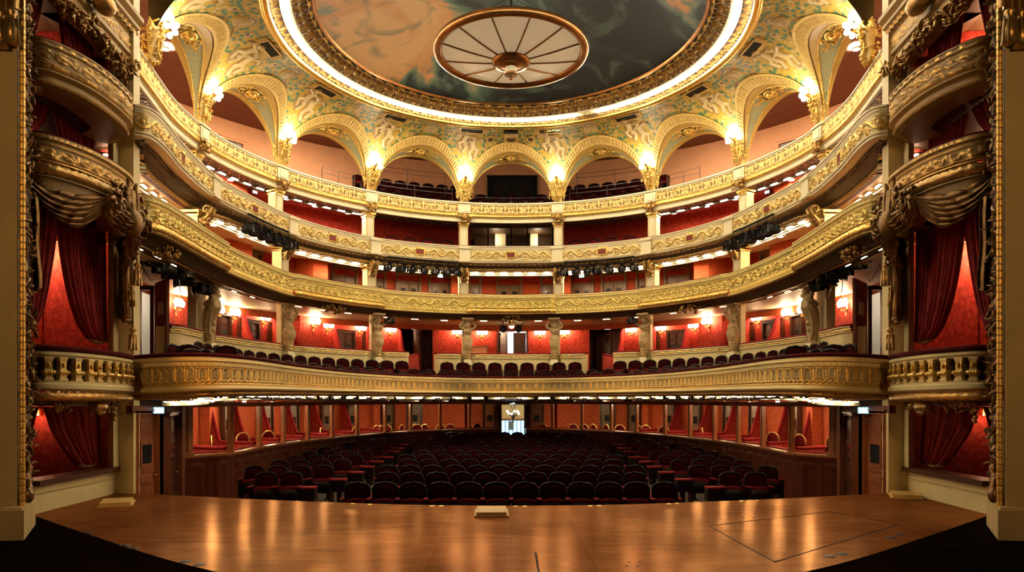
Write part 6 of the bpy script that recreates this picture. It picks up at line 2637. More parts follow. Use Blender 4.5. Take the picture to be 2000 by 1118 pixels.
    struct(b.build('wall_stage_box_' + sd, 'red_wall'), 'red damask inside the stage boxes, %s side' % sd)
    b = MB()
    for z in (-.06, 1.66, 4.9, 6.48, 8.65):
        pl = mx_([(-9.4, 10.3), (-7.05, 10.5), (-7.25, 13.3), (-9.4, 13.34)], sg)
        b.prism(pl if sg < 0 else pl[::-1], z - .05, z + .05)
    struct(b.build('ceiling_stage_box_' + sd, 'umber'), 'dark ceilings and floors of the stage boxes, %s side' % sd)
    # dark inner jamb of the openings next to the pier
    b = MB()
    for z0, z1 in ((.50, 1.6), (2.4, 4.9), (5.4, 6.45), (6.9, 8.6)):
        b.box((X(-7.27), 13.1, (z0 + z1) / 2), (.10, .16, z1 - z0))
        b.box((X(-7.22), 13.0, (z0 + z1) / 2), (.05, .05, z1 - z0))
    struct(b.build('trim_2', 'cream'), 'cream jamb of the stage box openings, %s side' % sd)

    # ---- lowest box: curtain and scrolled key above
    curtain('stage_box_curtain', 'dark red curtain in the lowest stage box, drawn back, %s side' % sd, sg, -.22, 13.1, [(1.60, 11.25), (1.2, 11.5), (.8, 12.0), (.58, 12.3)], 0, 9)
    curtain('stage_box_curtain', 'narrow strip of red curtain at the stage end of the lowest box, %s side' % sd, sg, -.22, 10.6, [(1.60, 11.15), (1.2, 10.95), (.8, 10.8), (.6, 10.74)], 0, 5)
    # ---- first tier stage box
    PB = boxpath(sg, BULGE)
    zt = EYE + .86
    PB.z[:] = zt
    S4 = PB.sub(0, len(PB.s) - 1, 3)
    root = thing('stage_balcony', 'bowed stage box balcony with stout square balusters at first tier level, %s side' % sd, 'balcony', (X(-6.6), 11.6, 1.6), 'stage box balconies')
    b = MB()
    mould(b, S4, [(-.3, 0.0), (-.28, .05), (0, .05), (.05, .02), (.05, -.02), (0, -.03)])
    b.build('velvet_handrail', 'rail_velvet', root)
    b = MB()
    mould(b, S4, [(0, -.03), (.03, -.05), (.03, -.09), (.0, -.11), (0, -.125), (-.12, -.125)])
    mould(b, S4, [(-.12, -.475), (.02, -.475), (.02, -.51), (.05, -.53), (.05, -.59), (.02, -.61), (-.02, -.63)])
    b.build('cornice', 'cream', root)
    b = MB()
    mould(b, S4, [(-.14, -.125), (-.14, -.475)])
    b.build('backing_panel', 'umber', root)
    nb = 14
    for k in range(nb):
        i = int(round((k + .5) / nb * (len(PB.s) - 1)))
        p, n_ = PB.p[i], PB.n[i]
        rz = math.atan2(n_[1], n_[0]) + PI / 2
        b = MB()
        for z, h, w in ((-.14, .03, .135), (-.17, .03, .115), (-.245, .12, .10), (-.32, .03, .115), (-.35, .04, .145), (-.385, .03, .12), (-.42, .04, .105), (-.455, .035, .135)):
            b.box((p[0] - n_[0] * .03, p[1] - n_[1] * .03, zt + z), (w * .92, w * .8, h), rz=rz, gilt=1 if h == .12 else .46)
        for kk in range(4):
            t_ = np.array([-n_[1], n_[0]])
            c = p + n_ * .04 + t_ * (kk - 1.5) * .036
            b.ball((c[0], c[1], zt - .35), (.03, .03, .03), 6, rings=4, gilt=1)
        c = p + n_ * .025
        b.ball((c[0], c[1], zt - .24), (.02, .02, .04), 6, rings=4, gilt=1)
        b.build('baluster', 'relief', root)
    b = MB()
    torus_relief(b, PB, -.04, -.70, .05, R_leaf, .16, .03)
    mould(b, S4, [(-.06, -.74), (-.14, -.77), (-.3, -.78), (-.6, -.80)], gilt=0)
    b.build('leaf_torus', 'relief_old', root)
    b = MB()
    i = len(PB.s) // 2
    p, n_ = PB.p[i], PB.n[i]
    t_ = np.array([-n_[1], n_[0]])
    c = p - n_ * .22
    for s2 in np.linspace(-.16, .16, 9):
        pass
    b.tube([np.r_[c + t_ * s2, zt - .86] for s2 in np.linspace(-.18, .18, 9)], [.06, .08, .095, .105, .11, .105, .095, .08, .06], 14)
    b.build('scroll_key', 'oldgold', root)
    b = MB()
    b.tube([np.r_[c + t_ * s2 + n_ * .02, zt - .95] for s2 in np.linspace(-.10, .10, 5)], [.03, .05, .055, .05, .03], 10)
    b.build('small_scroll_key', 'oldgold', root)
    b = MB()
    rnd = random.Random(9)
    for k in range(46):
        s2 = rnd.uniform(-1.0, 1.0)
        cc = c + t_ * s2 - n_ * (.10 + .12 * abs(s2))
        b.sprig((cc[0], cc[1], zt - rnd.uniform(.80, .94)), rnd.uniform(.03, .05), rnd)
    b.build('scroll_ornament', 'oldgold', root)
    b = MB()
    for k in range(12):
        cc = c + t_ * (-1.0 if sg < 0 else 1.0) * -sg * -1 * rnd.uniform(.9, 1.0) - n_ * .25
        b.ball((cc[0], cc[1], zt - rnd.uniform(.8, 1.1)), rnd.uniform(.03, .05), 6, rings=4)
    b.build('drop_ornament', 'oldgold', root)
    # curtains of the first tier box
    curtain('stage_box_curtain', 'long dark red curtain swept towards the hall in the first tier stage box, %s side' % sd, sg, -.12, 13.1, [(4.85, 11.42), (4.5, 11.48), (4.2, 11.54), (3.8, 11.66), (3.35, 11.86), (2.97, 12.15), (2.78, 12.5)], 0, 11, amp=.06)
    curtain('stage_box_curtain', 'dark red curtain swept towards the stage in the first tier stage box, %s side' % sd, sg, -.12, 10.55, [(4.85, 11.55), (4.5, 11.50), (4.2, 11.44), (3.56, 11.26), (3.1, 11.08), (2.8, 10.84), (2.7, 10.7)], 0, 7, amp=.05)
    b = MB()
    b.tube([(X(-7.22), 12.4, 2.75), (X(-7.2), 12.42, 2.5), (X(-7.2), 12.44, 2.44)], [.05, .10, .14], 10, flat=2.0)
    # ---- second tier stage box with lyre and carved drapery
    PB2 = boxpath(sg, BULGE)
    zt = EYE + 4.0
    PB2.z[:] = zt
    S4 = PB2.sub(0, len(PB2.s) - 1, 3)
    root = thing('stage_balcony', 'second tier stage box balcony with lyre trophy and carved hanging drapery, %s side' % sd, 'balcony', (X(-6.6), 11.6, zt - 1.0), 'stage box balconies')
    b = MB()
    mould(b, S4, [(-.3, 0.0), (-.28, .04), (-.02, .04), (0, .0)])
    b.build('velvet_handrail', 'rail_velvet', root)
    b = MB()
    mould(b, S4, [(0, 0), (.04, -.01), (.04, -.03)], gilt=0)
    strip(b, PB2, (.04, -.03), (.04, -.07), 2, R_dent, .07, .02)
    mould(b, S4, [(.04, -.07), (0, -.09), (0, -.12)], gilt=0)
    strip(b, PB2, (0, -.12), (0, -.37), 14, R_chain, .27, .05)
    mould(b, S4, [(0, -.37), (.03, -.38), (.03, -.40), (0, -.41)], gilt=1)
    b.build('chain_frieze', 'relief_old', root)
    b = MB()
    torus_relief(b, PB2, -.03, -.50, .08, R_leaf, .14, .03, gilt=1.0)
    b.build('laurel_torus', 'oldgold', root)
    b = MB()
    mould(b, S4, [(0, -.59), (.03, -.60), (.03, -.62), (-.02, -.63), (-.05, -.80), (-.12, -.84), (-.5, -.86)])
    b.build('lower_panel', 'box_panel', root)
    # swags
    b = MB()
    i0, i1, i2, i3 = [int(f_ * (len(PB2.s) - 1)) for f_ in ((0.03, .40, .68, .97) if sg < 0 else (.97, .60, .32, .03))]
    pp = [np.r_[PB2.p[i] + PB2.n[i] * .06, zt - .66] for i in (i0, i1, i2, i3)]
    for a_, c_, sag, dr, fo in ((0, 1, .42, .45, 5), (1, 2, .36, .4, 4), (2, 3, .62, .6, 5)):
        nn_ = PB2.n[(i0, i1, i2)[a_]]
        swag(b, pp[a_] + (0, 0, .06), pp[c_] + (0, 0, -.04 * a_), sag, dr, nn_, fo + 1, .13, seed=a_ + 2)
    ie = i3
    tail(b, np.r_[PB2.p[ie] + PB2.n[ie] * .08, zt - 1.15], PB2.n[ie], np.array([-PB2.n[ie][1], PB2.n[ie][0]]), .42, 1.35, 5)
    ib = i0
    tail(b, np.r_[PB2.p[ib] + PB2.n[ib] * .0, zt - .95], PB2.n[ib], np.array([-PB2.n[ib][1], PB2.n[ib][0]]), .40, 1.5, 5)
    b.build('carved_swag', 'darkgold', root)
    b = MB()
    for f_, z in ((.86, -1.5), (.93, -1.85), (.98, -2.1), (.9, -2.65)):
        i = int((f_ if sg < 0 else 1 - f_) * (len(PB2.s) - 1))
        tassel(b, np.r_[PB2.p[i] + PB2.n[i] * .16, zt + z], .055, .32)
        b.tube([np.r_[PB2.p[i] + PB2.n[i] * .16, zt + z + .06], np.r_[PB2.p[i] + PB2.n[i] * .1, zt - 1.0]], .016, 6)
    i = int((.02 if sg < 0 else .98) * (len(PB2.s) - 1))
    tassel(b, np.r_[PB2.p[i] + PB2.n[i] * .1, zt - 2.35], .05, .3)
    b.build('tassel', 'oldgold', root)
    # lyre trophy
    i = int((.60 if sg < 0 else .40) * (len(PB2.s) - 1))
    p, n_ = PB2.p[i] + PB2.n[i] * .16, PB2.n[i]
    t_ = np.array([-n_[1], n_[0]])
    LY = lambda x, z, o=0.0: np.r_[p + t_ * x + n_ * o, zt + z]
    b = MB()
    b.ball(LY(0, -.92), (.17, .17, .24), 16, rings=10)
    for s2 in (-1, 1):
        b.tube([LY(s2 * .10, -.78), LY(s2 * .20, -.62), LY(s2 * .19, -.45), LY(s2 * .13, -.30), LY(s2 * .17, -.2)], [.055, .05, .045, .04, .02], 8)
    b.tube([LY(-.17, -.36), LY(.17, -.36)], .025, 8)
    b.build('lyre', 'darkgold', root)
    b = MB()
    for x in (-.08, -.04, 0, .04, .08):
        b.tube([LY(x, -.36, .02), LY(x * .7, -.78, .05)], .008, 5)
    for z in (-.46, -.58):
        b.tube([LY(-.14, z, .02), LY(.14, z, .02)], .010, 5)
    b.build('lyre_string', 'oldgold', root)
    rnd = random.Random(21)
    for s2 in (-1, 1):
        b = MB()
        c = LY(s2 * .34, -.74, .0)
        th = np.linspace(0, 2 * PI, 20, endpoint=False)
        for r, w in ((.13, .035), (.07, .02)):
            b.tube([c + np.r_[t_ * r * math.cos(q_), r * math.sin(q_)] for q_ in th], w, 7, closed=True)
        b.ball(c, .05, 10)
        for k in range(3):
            th2 = np.linspace(0, 4.6, 16)
            rr = (.13 - .02 * k) * (1 - th2 / 6)
            cc = (s2 * (.28 + .20 * k), -.46 - .14 * k)
            b.tube([LY(cc[0] + e * math.cos(q_) * s2, cc[1] + e * math.sin(q_), .0) for e, q_ in zip(rr, th2)], .035, 7)
        for k in range(30):
            b.sprig(LY(s2 * rnd.uniform(.15, .75), rnd.uniform(-1.05, -.45), rnd.uniform(-.1, .02)), rnd.uniform(.03, .055), rnd)
        b.build('trophy_scroll', 'darkgold', root)
    curtain('stage_box_curtain', 'dark red curtain swept towards the stage in the second tier stage box, %s side' % sd, sg, -.3, 10.55, [(6.42, 11.6), (6.1, 11.4), (5.8, 11.1), (5.55, 10.85)], 0, 7)
    curtain('stage_box_curtain', 'dark red curtain hanging at the hall end of the second tier stage box, %s side' % sd, sg, -.3, 13.0, [(6.42, 11.7), (6.1, 11.85), (5.8, 12.1), (5.6, 12.3)], 0, 8)
    # ---- third tier stage box
    PB3 = boxpath(sg, BULGE)
    zt = EYE + 5.4
    PB3.z[:] = zt
    S4 = PB3.sub(0, len(PB3.s) - 1, 3)
    root = thing('stage_balcony', 'topmost stage box balcony, bowed, with carved scroll frieze, %s side' % sd, 'balcony', (X(-6.6), 11.6, zt - .7), 'stage box balconies')
    b = MB()
    mould(b, S4, [(-.3, 0.0), (-.28, .03), (-.02, .03), (0, 0)])
    b.build('velvet_handrail', 'rail_velvet', root)
    b = MB()
    mould(b, S4, [(0, 0), (.04, -.01), (.04, -.035), (.02, -.04)], gilt=0)
    strip(b, PB3, (.02, -.04), (.02, -.09), 2, R_dent, .05, .015)
    mould(b, S4, [(.02, -.09), (.03, -.10), (0, -.12)], gilt=0)
    strip(b, PB3, (0, -.12), (0, -.33), 14, R_rin2, .66, .045)
    mould(b, S4, [(0, -.33), (.02, -.335), (.02, -.35)], gilt=0)
    strip(b, PB3, (.02, -.35), (-.03, -.43), 6, R_egg, .13, .03)
    b.build('scroll_frieze', 'relief_old', root)
    b = MB()
    mould(b, S4, [(-.03, -.43), (.03, -.45), (.03, -.47), (-.06, -.50), (-.06, -.58), (-.03, -.60), (-.05, -.63), (-.16, -.65)], gilt=0)
    strip(b, PB3, (-.03, -.60), (-.05, -.63), 2, R_dent, .06, .015)
    mould(b, S4, [(-.16, -.65), (-.6, -.62)], gilt=0)
    b.build('lower_moulding', 'relief_old', root)
    curtain('stage_box_curtain', 'dark red curtain swept towards the stage in the topmost stage box, %s side' % sd, sg, -.3, 10.55, [(8.5, 11.5), (8.0, 11.4), (7.4, 11.2), (7.0, 10.95)], 0, 8)
    curtain('stage_box_curtain', 'dark red curtain at the hall end of the topmost stage box, %s side' % sd, sg, -.3, 13.0, [(8.5, 11.8), (8.0, 11.9), (7.4, 12.1), (7.05, 12.3)], 0, 9)
    # ---- entablature and leaf garlands at the top
    PE = boxpath(sg, [(-6.85, 10.2), (-6.93, 11.2), (-7.02, 12.2), (-7.12, 13.3)])
    PE.z[:] = EYE + 6.9
    S4 = PE.sub(0, len(PE.s) - 1, 4)
    root = thing('box_entablature', 'gilded entablature with thick leaf garland above the topmost stage box, %s side' % sd, 'entablature', (X(-6.95), 11.7, 7.6), 'entablatures of the stage boxes')
    b = MB()
    mould(b, S4, [(-.3, .3), (.30, .3), (.30, .22), (.22, .16), (.22, .10), (.16, .06)], gilt=0)
    strip(b, PE, (.16, .06), (.14, .0), 3, R_dent, .16, .05)
    mould(b, S4, [(.14, 0), (.08, -.04), (.08, -.08)], gilt=0)
    strip(b, PE, (.08, -.08), (.08, -.34), 12, R_rin2, .7, .05)
    mould(b, S4, [(.08, -.34), (.12, -.36), (.12, -.42), (.06, -.45), (.06, -.55), (-.3, -.56)], gilt=0)
    b.build('cornice', 'relief_old', root)
    b = MB()
    rnd = random.Random(33)
    for k in range(260):
        t = rnd.random()
        i = int(t * (len(PE.s) - 1))
        zc = -.62 - .22 * abs(math.sin(t * 2 * PI)) 
        a = rnd.uniform(0, 2 * PI)
        c = PE.p[i] + PE.n[i] * (.14 + .09 * math.cos(a))
        b.sprig((c[0], c[1], EYE + 6.9 + zc + .10 * math.sin(a)), rnd.uniform(.035, .06), rnd)
    b.build('leaf_garland', 'oldgold', root)
    b = MB()
    for k in range(150):
        z = rnd.uniform(5.2, 6.45)
        w = .11 * (0.5 + .5 * math.sin((z - 5.2) / 1.25 * PI))
        b.sprig((X(-7.13) + rnd.uniform(-w, w), 13.15 - rnd.uniform(0, .1), EYE + z), rnd.uniform(.022, .042), rnd)
    b.build('pendant_garland', 'oldgold', root)
    i = len(PE.s) // 2
    p, n_ = PE.p[i], PE.n[i]
    t_ = np.array([-n_[1], n_[0]])
    b = MB()
    b.tube([np.r_[p + n_ * .30 + t_ * s2, EYE + 6.62] for s2 in np.linspace(-.2, .2, 7)], [.10, .14, .16, .17, .16, .14, .10], 12)
    b.build('scroll_key', 'oldgold', root)
    # lamps inside the boxes: a small wall bracket with a lit shade
    for z, pw, txt in ((4.55, 85, 'first tier'), (8.30, 20 if sg > 0 else 3, 'topmost'), (6.30, 6 if sg > 0 else 1, 'second tier'), (1.5, 5, 'lowest')):
        root = thing('box_lamp', 'lit lamp high inside the %s stage box, %s side' % (txt, sd), 'lamp', (X(-8.75), 13.0, z), 'lamps of the stage boxes')
        b = MB()
        b.box((X(-8.75), 13.28, z), (.08, .10, .12))
        b.tube([(X(-8.75), 13.28, z), (X(-8.75), 13.12, z - .03)], .012, 6)
        b.build('bracket', 'brass', root)
        b = MB()
        b.ball((X(-8.75), 13.1, z - .05), .06, 10)
        b.build('bulb', glow('lit_box_bulb', (1, .55, .28), pw * 4.5), root)
# ================================================================== stalls boxes under the first tier
_g = [(355, -95, -1.05), (400, -92, -1.045), (450, -88, -1.035), (525, -74, -1.0), (600, -64, -.975), (700, -54, -.94), (800, -46.5, -.90), (900, -42.5, -.86), (960, -41.2, -.845), (998, -41, -.842)]
_gp = [(0.0, FOC * _g[-1][2] / _g[-1][1])] + [at_z(px, v, z) for px, v, z in _g[::-1][1:]]
G0 = mirror_path(_gp, 0.05, z=[EYE + q[2] for q in _g[::-1]])
ng = len(G0.s) - 1
ztop = np.interp(np.abs(np.linspace(-1, 1, ng + 1)), [0, 1], [1.80, 1.66])
W0p = [tuple(np.array(p) + (np.array([0.0, 1.0]) * 2.0 if k == 0 else 0)) for k, p in enumerate(_gp)]
W0 = mirror_path([(0.0, _gp[0][1] + 2.1)] + [tuple(np.array(_gp[k]) + np.array([-1.0, .35 if k > 4 else .9 + .2 * (4 - k)]) * (2.0 if k < 6 else 1.75)) for k in range(2, 8)] + [(-8.75, 17.0), (-8.75, 15.2)], 0.1)
FLOOR0 = 0.0


def stall_z(d):
    return float(np.interp(d, [12.0, 13.0, 20.0, 24.0, 27.7, 29.0], [-.72, -.72, -.62, -.50, -.33, -.28]))


gap = [(W0.index_px(979), W0.index_px(1029), 1.78, -0.4)]
wall('wall_back', W0, -0.35, 1.95, 'orange_wall', gap)
ruled('floor_boxes', G0, -.02, FLOOR0, W0, 0, FLOOR0, 'umber')
ruled('ceiling_boxes', P1, -.70, lambda p, i: p.z[i] - 1.02 * p.zk[i], W0, 0, 1.80, 'umber')
b = MB()
Dg = np.linspace(11.7, 29.2, 40)
Gf = np.stack([np.c_[np.full(40, x), Dg, [stall_z(d) for d in Dg]] for x in np.linspace(-7.2, 7.2, 3)], 1)
b.grid(Gf)
struct(b.build('floor', 'stall_floor'), 'dark raked floor of the stalls')
for sg in (-1, 1):
    b = MB()
    dd = np.linspace(12.6, 27.0, 30)
    for w0, w1 in ((3.15, 3.62),):
        b.grid(np.stack([np.c_[np.full(30, sg * w0), dd, [stall_z(d) + .012 for d in dd]], np.c_[np.full(30, sg * w1), dd, [stall_z(d) + .012 for d in dd]]], 1))
    tag(b.build('aisle_carpet', 'carpet'), 'red carpet runner along the %s aisle of the stalls' % SIDE[sg], 'carpet')

# dado and rail of the boxes
R_pan = Ras(0.62, 1.2, 0.012)
R_pan.stroke([(.0, .05), (.62, .05)], .06)
R_pan.stroke([(.0, .0), (.0, 1.2)], .05)
R_pan.stroke([(.10, .16), (.52, .16), (.52, 1.1), (.10, 1.1), (.10, .16)], .028, None, .6)
R_pan.stroke([(.18, .24), (.44, .24), (.44, 1.0), (.18, 1.0), (.18, .24)], .018)
dado = thing('box_dado', 'long panelled mahogany front of the stalls boxes, curving round behind the seats', 'dado', (0, _gp[0][1], -.3))
b = MB()
Gd = G0.sub(0, ng, 1)
zb = np.array([stall_z(min(p[1], 28.9)) - .02 for p in Gd.p])
hh = Gd.z - .05 - zb
m = len(Gd.s)
t = np.linspace(0, 1, 22)
U, V = np.meshgrid(Gd.s / .62, t, indexing='ij')
h, gm = R_pan.sample(U, V)
O = .0 + h * .06
Gg = np.stack([Gd.p[:, 0][:, None] + Gd.n[:, 0][:, None] * O, Gd.p[:, 1][:, None] + Gd.n[:, 1][:, None] * O, (Gd.z - .05)[:, None] - hh[:, None] * t[None]], -1)
rear = [(G0.index_px(978), G0.index_px(1030))]
for i0, i1 in ((0, rear[0][0]), (rear[0][1], m - 1)):
    b.grid(Gg[i0:i1 + 1])
b.build('panelling', 'dado_wood', dado)
b = MB()
for i0, i1 in ((0, rear[0][0]), (rear[0][1], m - 1)):
    q = G0.sub(i0, i1, 2)
    mould(b, q, [(.0, -.09), (.05, -.06), (.05, -.02), (.02, 0), (-.06, .0)])
b.build('rail', 'oak', dado)
b = MB()
for i0, i1 in ((0, rear[0][0]), (rear[0][1], m - 1)):
    q = G0.sub(i0, i1, 2)
    mould(b, q, [(-.06, 0.0), (-.07, .03), (-.2, .03), (-.22, -.05)])
b.build('velvet_ledge', 'velvet', dado)
lint = thing('box_lintel', 'wooden lintel running over all the posts of the stalls boxes', 'lintel', (0, _gp[0][1], 1.8))
b = MB()
q = G0.sub(0, ng, 3)
zt_ = np.interp(q.s, G0.s, ztop)
q.z = zt_
mould(b, q, [(-.06, .04), (.07, .04), (.07, .0), (.04, -.03), (.04, -.07), (-.05, -.07)])
b.build('beam', 'oak', lint)
PXP = [366, 451, 507, 555, 601, 649, 697, 753, 803, 860, 917, 971]
k = 0
for sg in (-1, 1):
    for j, px in enumerate(PXP):
        x = px if sg < 0 else 2 * CXP - px
        i = G0.index_px(x)
        p, n_ = G0.p[i] - G0.n[i] * .02, G0.n[i]
        rz = math.atan2(n_[1], n_[0]) + PI / 2
        z0, z1 = G0.z[i], ztop[i] - .02
        root = thing('box_post', 'slender wooden post of the stalls boxes, %s from the stage end, %s side' % (ORD[j], SIDE[sg]), 'post', (p[0], p[1], z0), 'posts of the stalls boxes')
        w = .13 if j else .24
        b = MB()
        b.box((p[0], p[1], (z0 + z1) / 2), (w * .72, .10, z1 - z0), rz=rz)
        c = p + n_ * .05
        b.box((c[0], c[1], (z0 + z1) / 2), (w * .34, .05, z1 - z0), rz=rz)
        b.build('shaft', 'oak', root)
        b = MB()
        b.box((p[0], p[1], z1 - .03), (w, .14, .05), rz=rz)
        b.box((p[0], p[1], z0 + .03), (w, .14, .06), rz=rz)
        b.build('cap', 'oak', root)
        if 1 <= j <= 7:
            iw, pw, nw, _ = on_wall(W0, px + (30 if sg < 0 else 0) if False else x)
            # partition runs outwards from the post to the back wall
            d0 = G0.p[i] - n_ * .12
            dirv = -n_ + np.array([sg * .15, .55])
            dirv /= np.linalg.norm(dirv)
            ts = np.linspace(.3, 4, 200)
            ql = d0[None] + dirv[None] * ts[:, None]
            dist = np.min(np.linalg.norm(ql[:, None] - W0.p[None], axis=2), 1)
            e = ql[int(np.argmin(dist))]
            partition('stalls_partition', 'dark red partition with curved velvet top at the %s stalls post, %s side' % (ORD[j], SIDE[sg]), d0, e, FLOOR0, z0 + .05, 1.72, 'red_wall', 'partitions of the stalls boxes', frac=.60)
DP = [437, 517, 570, 632, 686, 756, 809]
for sg in (-1, 1):
    for j, px in enumerate(DP):
        x = px if sg < 0 else 2 * CXP - px
        i, p, n_, rz = on_wall(W0, x)
        make_door('stalls_box_door', 'oak door with small window, stalls boxes, %s from stage end, %s side' % (ORD[j], SIDE[sg]), p + n_ * .02, rz, FLOOR0, .55, 1.70, 1, 'grey_oak', 'mahogany_dark', group='doors of the stalls boxes', fw=.06)
for px, lab in ((956, 'warm oak door with square window, left of the open rear door'), (1046, 'dark oak door with square window, right of the open rear door')):
    i, p, n_, rz = on_wall(W0, px)
    make_door('stalls_box_door', lab, p + n_ * .02, rz, FLOOR0, .52, 1.70, 1, 'oak' if px < 998 else 'mahogany', 'mahogany_dark', fw=.06)
# light switch plates
i, p, n_, rz = on_wall(W0, 1077)
for k, z in enumerate((1.36, 1.25)):
    b = MB()
    b.box((p[0] + n_[0] * .02, p[1] + n_[1] * .02, z), (.09, .02, .08), rz=rz)
    tag(b.build('switch_plate', 'white'), '%s white switch plate on the orange wall right of the rear door' % ('upper' if k == 0 else 'lower'), 'switch')
# projecting red piers between stalls box doors
for sg in (-1, 1):
    for px, w in ((395, .34), (585, .3), (727, .34), (905, .26)):
        x = px if sg < 0 else 2 * CXP - px
        i, p, n_, rz = on_wall(W0, x)
        b = MB()
        c = p + n_ * .12
        b.box((c[0], c[1], .8), (w, .26, 2.0), rz=rz)
        tag(b.build('red_pier', 'orange_wall', None, (c[0], c[1], -.2)), 'orange red pilaster behind the stalls boxes, %s from centre, %s side' % (ORD[{905: 0, 727: 1, 585: 2, 395: 3}[px]], SIDE[sg]), 'pilaster', kind='structure')

# ------------------------------------------------------------------ open rear door, lobby and its chandelier
yb = W0.p[len(W0.p) // 2][1]
b = MB()
for x in (-.62, .62):
    b.box((x + .02, yb - .02, .7), (.14, .3, 2.2))
b.box((.02, yb - .02, 1.74), (1.3, .3, .10))
tag(b.build('door_surround', 'mahogany_dark'), 'dark frame of the open rear door at the back of the stalls', 'door frame')
for sg in (-1, 1):
    b = MB()
    gx = .50
    i = G0.index_px(998 + sg * 27)
    p = G0.p[i]
    b.box((p[0] + sg * .06, p[1] + .9, .6), (.07, 2.0, 2.1))
    tag(b.build('passage_lining', 'mahogany_dark', None, (p[0] + sg * .06, p[1] + .9, -.4)), 'dark wooden side of the passage to the rear door, %s' % SIDE[sg], 'panel')
b = MB()
for pts in ([(-1.6, yb + .15), (-1.6, yb + 6.5)], [(1.6, yb + .15), (1.6, yb + 6.5)]):
    (x0, y0), (x1, y1) = pts
    b.raw([(x0, y0, -1.2), (x1, y1, -1.2), (x1, y1, 2.3), (x0, y0, 2.3)], [[0, 1, 2, 3]], smooth=False)
b.raw([(-1.6, yb + 6.5, .95), (1.6, yb + 6.5, .95), (1.6, yb + 6.5, 2.3), (-1.6, yb + 6.5, 2.3)], [[0, 1, 2, 3]], smooth=False)
for x0, x1 in ((-1.6, -.75), (.75, 1.6)):
    b.raw([(x0, yb + 6.5, -1.2), (x1, yb + 6.5, -1.2), (x1, yb + 6.5, .95), (x0, yb + 6.5, .95)], [[0, 1, 2, 3]], smooth=False)
b.raw([(-1.6, yb + .1, 2.3), (1.6, yb + .1, 2.3), (1.6, yb + 6.5, 2.3), (-1.6, yb + 6.5, 2.3)], [[0, 1, 2, 3]], smooth=False)
b.raw([(-1.6, yb + .1, -1.2), (1.6, yb + .1, -1.2), (1.6, yb + 6.5, -1.2), (-1.6, yb + 6.5, -1.2)], [[0, 1, 2, 3]], smooth=False)
struct(b.build('wall_lobby', 'pale'), 'cream walls of the lobby behind the rear door')
win = thing('window_1', 'blue daylit lobby window seen through the open rear door', 'window', (0, yb + 6.45, -1.1))
win['kind'] = 'structure'
b = MB()
b.box((0, yb + 6.46, .0), (1.5, .02, 1.9))
b.build('pane', glow('daylit_pane', (0.22, 0.52, 1.0), 0.75), win)
b = MB()
for x in (-.74, -.52, -.30, -.10, .10, .30, .52, .74):
    b.box((x, yb + 6.42, 0), (.035, .05, 1.9))
for z in (.12, -.22, .93):
    b.box((0, yb + 6.42, z), (1.5, .05, .05))
b.box((0, yb + 6.44, .62), (.28, .02, .46))
b.build('frame', plain('blue_grey_frame', (.20, .28, .40), .5), win)
b = MB()
b.box((0, yb + 6.4, .93), (1.6, .16, .09))
tag(b.build('window_beam', 'oak'), 'oak beam above the blue lobby window', 'beam')
lc = np.array([.10, yb + 3.2, 1.25])
root = thing('lobby_chandelier', 'small dark chandelier with lit globes hanging in the lobby', 'chandelier', tuple(lc))
b = MB()
b.tube([lc + (0, 0, 1.0), lc + (0, 0, -.3)], .022, 6)
b.lathe([(.0, .1), (.06, .05), (.04, -.05), (.09, -.12), (.02, -.3), (.05, -.34), (0, -.4)], lc, 10)
for k in range(6):
    a = k * PI / 3 + .3
    d_ = np.array([math.cos(a), math.sin(a), 0])
    b.tube([lc, lc + d_ * .16 + (0, 0, -.08), lc + d_ * .28 + (0, 0, .04)], .016, 6)
for s_ in (-1, 1):
    b.tube([lc + (0, 0, .5), lc + (s_ * .10, 0, .36), lc + (0, 0, .2)], .016, 6)
b.build('frame', 'black', root)
for k in range(6):
    a = k * PI / 3 + .3
    b = MB()
    b.ball(lc + np.array([math.cos(a) * .28, math.sin(a) * .28, .02 + .11 * (k % 2)]), .055, 10)
    b.build('globe', glow('lit_globe', (1, .80, .55), 4), root)
lamp('lobby_lamp', 'POINT', (0.1, yb + 3.0, 2.0), 30, (1, .84, .6), .1)

# ------------------------------------------------------------------ side exits with double doors
for sg in (-1, 1):
    sd = SIDE[sg]
    X = lambda x: -x * sg
    b = MB()
    for (x0, d0), (x1, d1) in (((-7.12, 13.4), (-7.12, 15.2)), ((-7.12, 15.2), (-8.7, 15.2))):
        b.raw([(X(x0), d0, -.9), (X(x1), d1, -.9), (X(x1), d1, 1.75), (X(x0), d0, 1.75)], [[0, 1, 2, 3]], smooth=False)
    struct(b.build('wall_exit_' + sd, 'mahogany_dark'), 'dark wood lining around the side exit, %s side' % sd)
    b = MB()
    b.box((X(-7.06), 15.32, .45), (.12, .12, 2.5))
    tag(b.build('cream_post', 'cream'), 'narrow cream post between side exit and stalls boxes, %s side' % sd, 'post', kind='structure')
    rz = PI / 2 if sg < 0 else -PI / 2
    make_door('exit_door', 'closed panelled mahogany exit door with small square window next to the stage, %s side' % sd, (X(-7.05), 13.72), rz, -.72, .74, 2.18, 1, 'exit_wood', 'exit_wood', fw=.07)
    make_door('exit_door', 'dark half open leaf of the side exit nearer the stalls boxes, %s side' % sd, (X(-6.98), 14.62), rz + (.22 if sg < 0 else -.22), -.72, .66, 2.14, 1, 'mahogany_dark', 'mahogany', fw=.06)
    b = MB()
    b.box((X(-7.0), 14.2, 1.55), (.12, 2.1, .14))
    b.box((X(-6.98), 15.13, .5), (.14, .14, 2.3))
    tag(b.build('exit_architrave', 'mahogany'), 'mahogany architrave around the side exit doors, %s side' % sd, 'architrave')


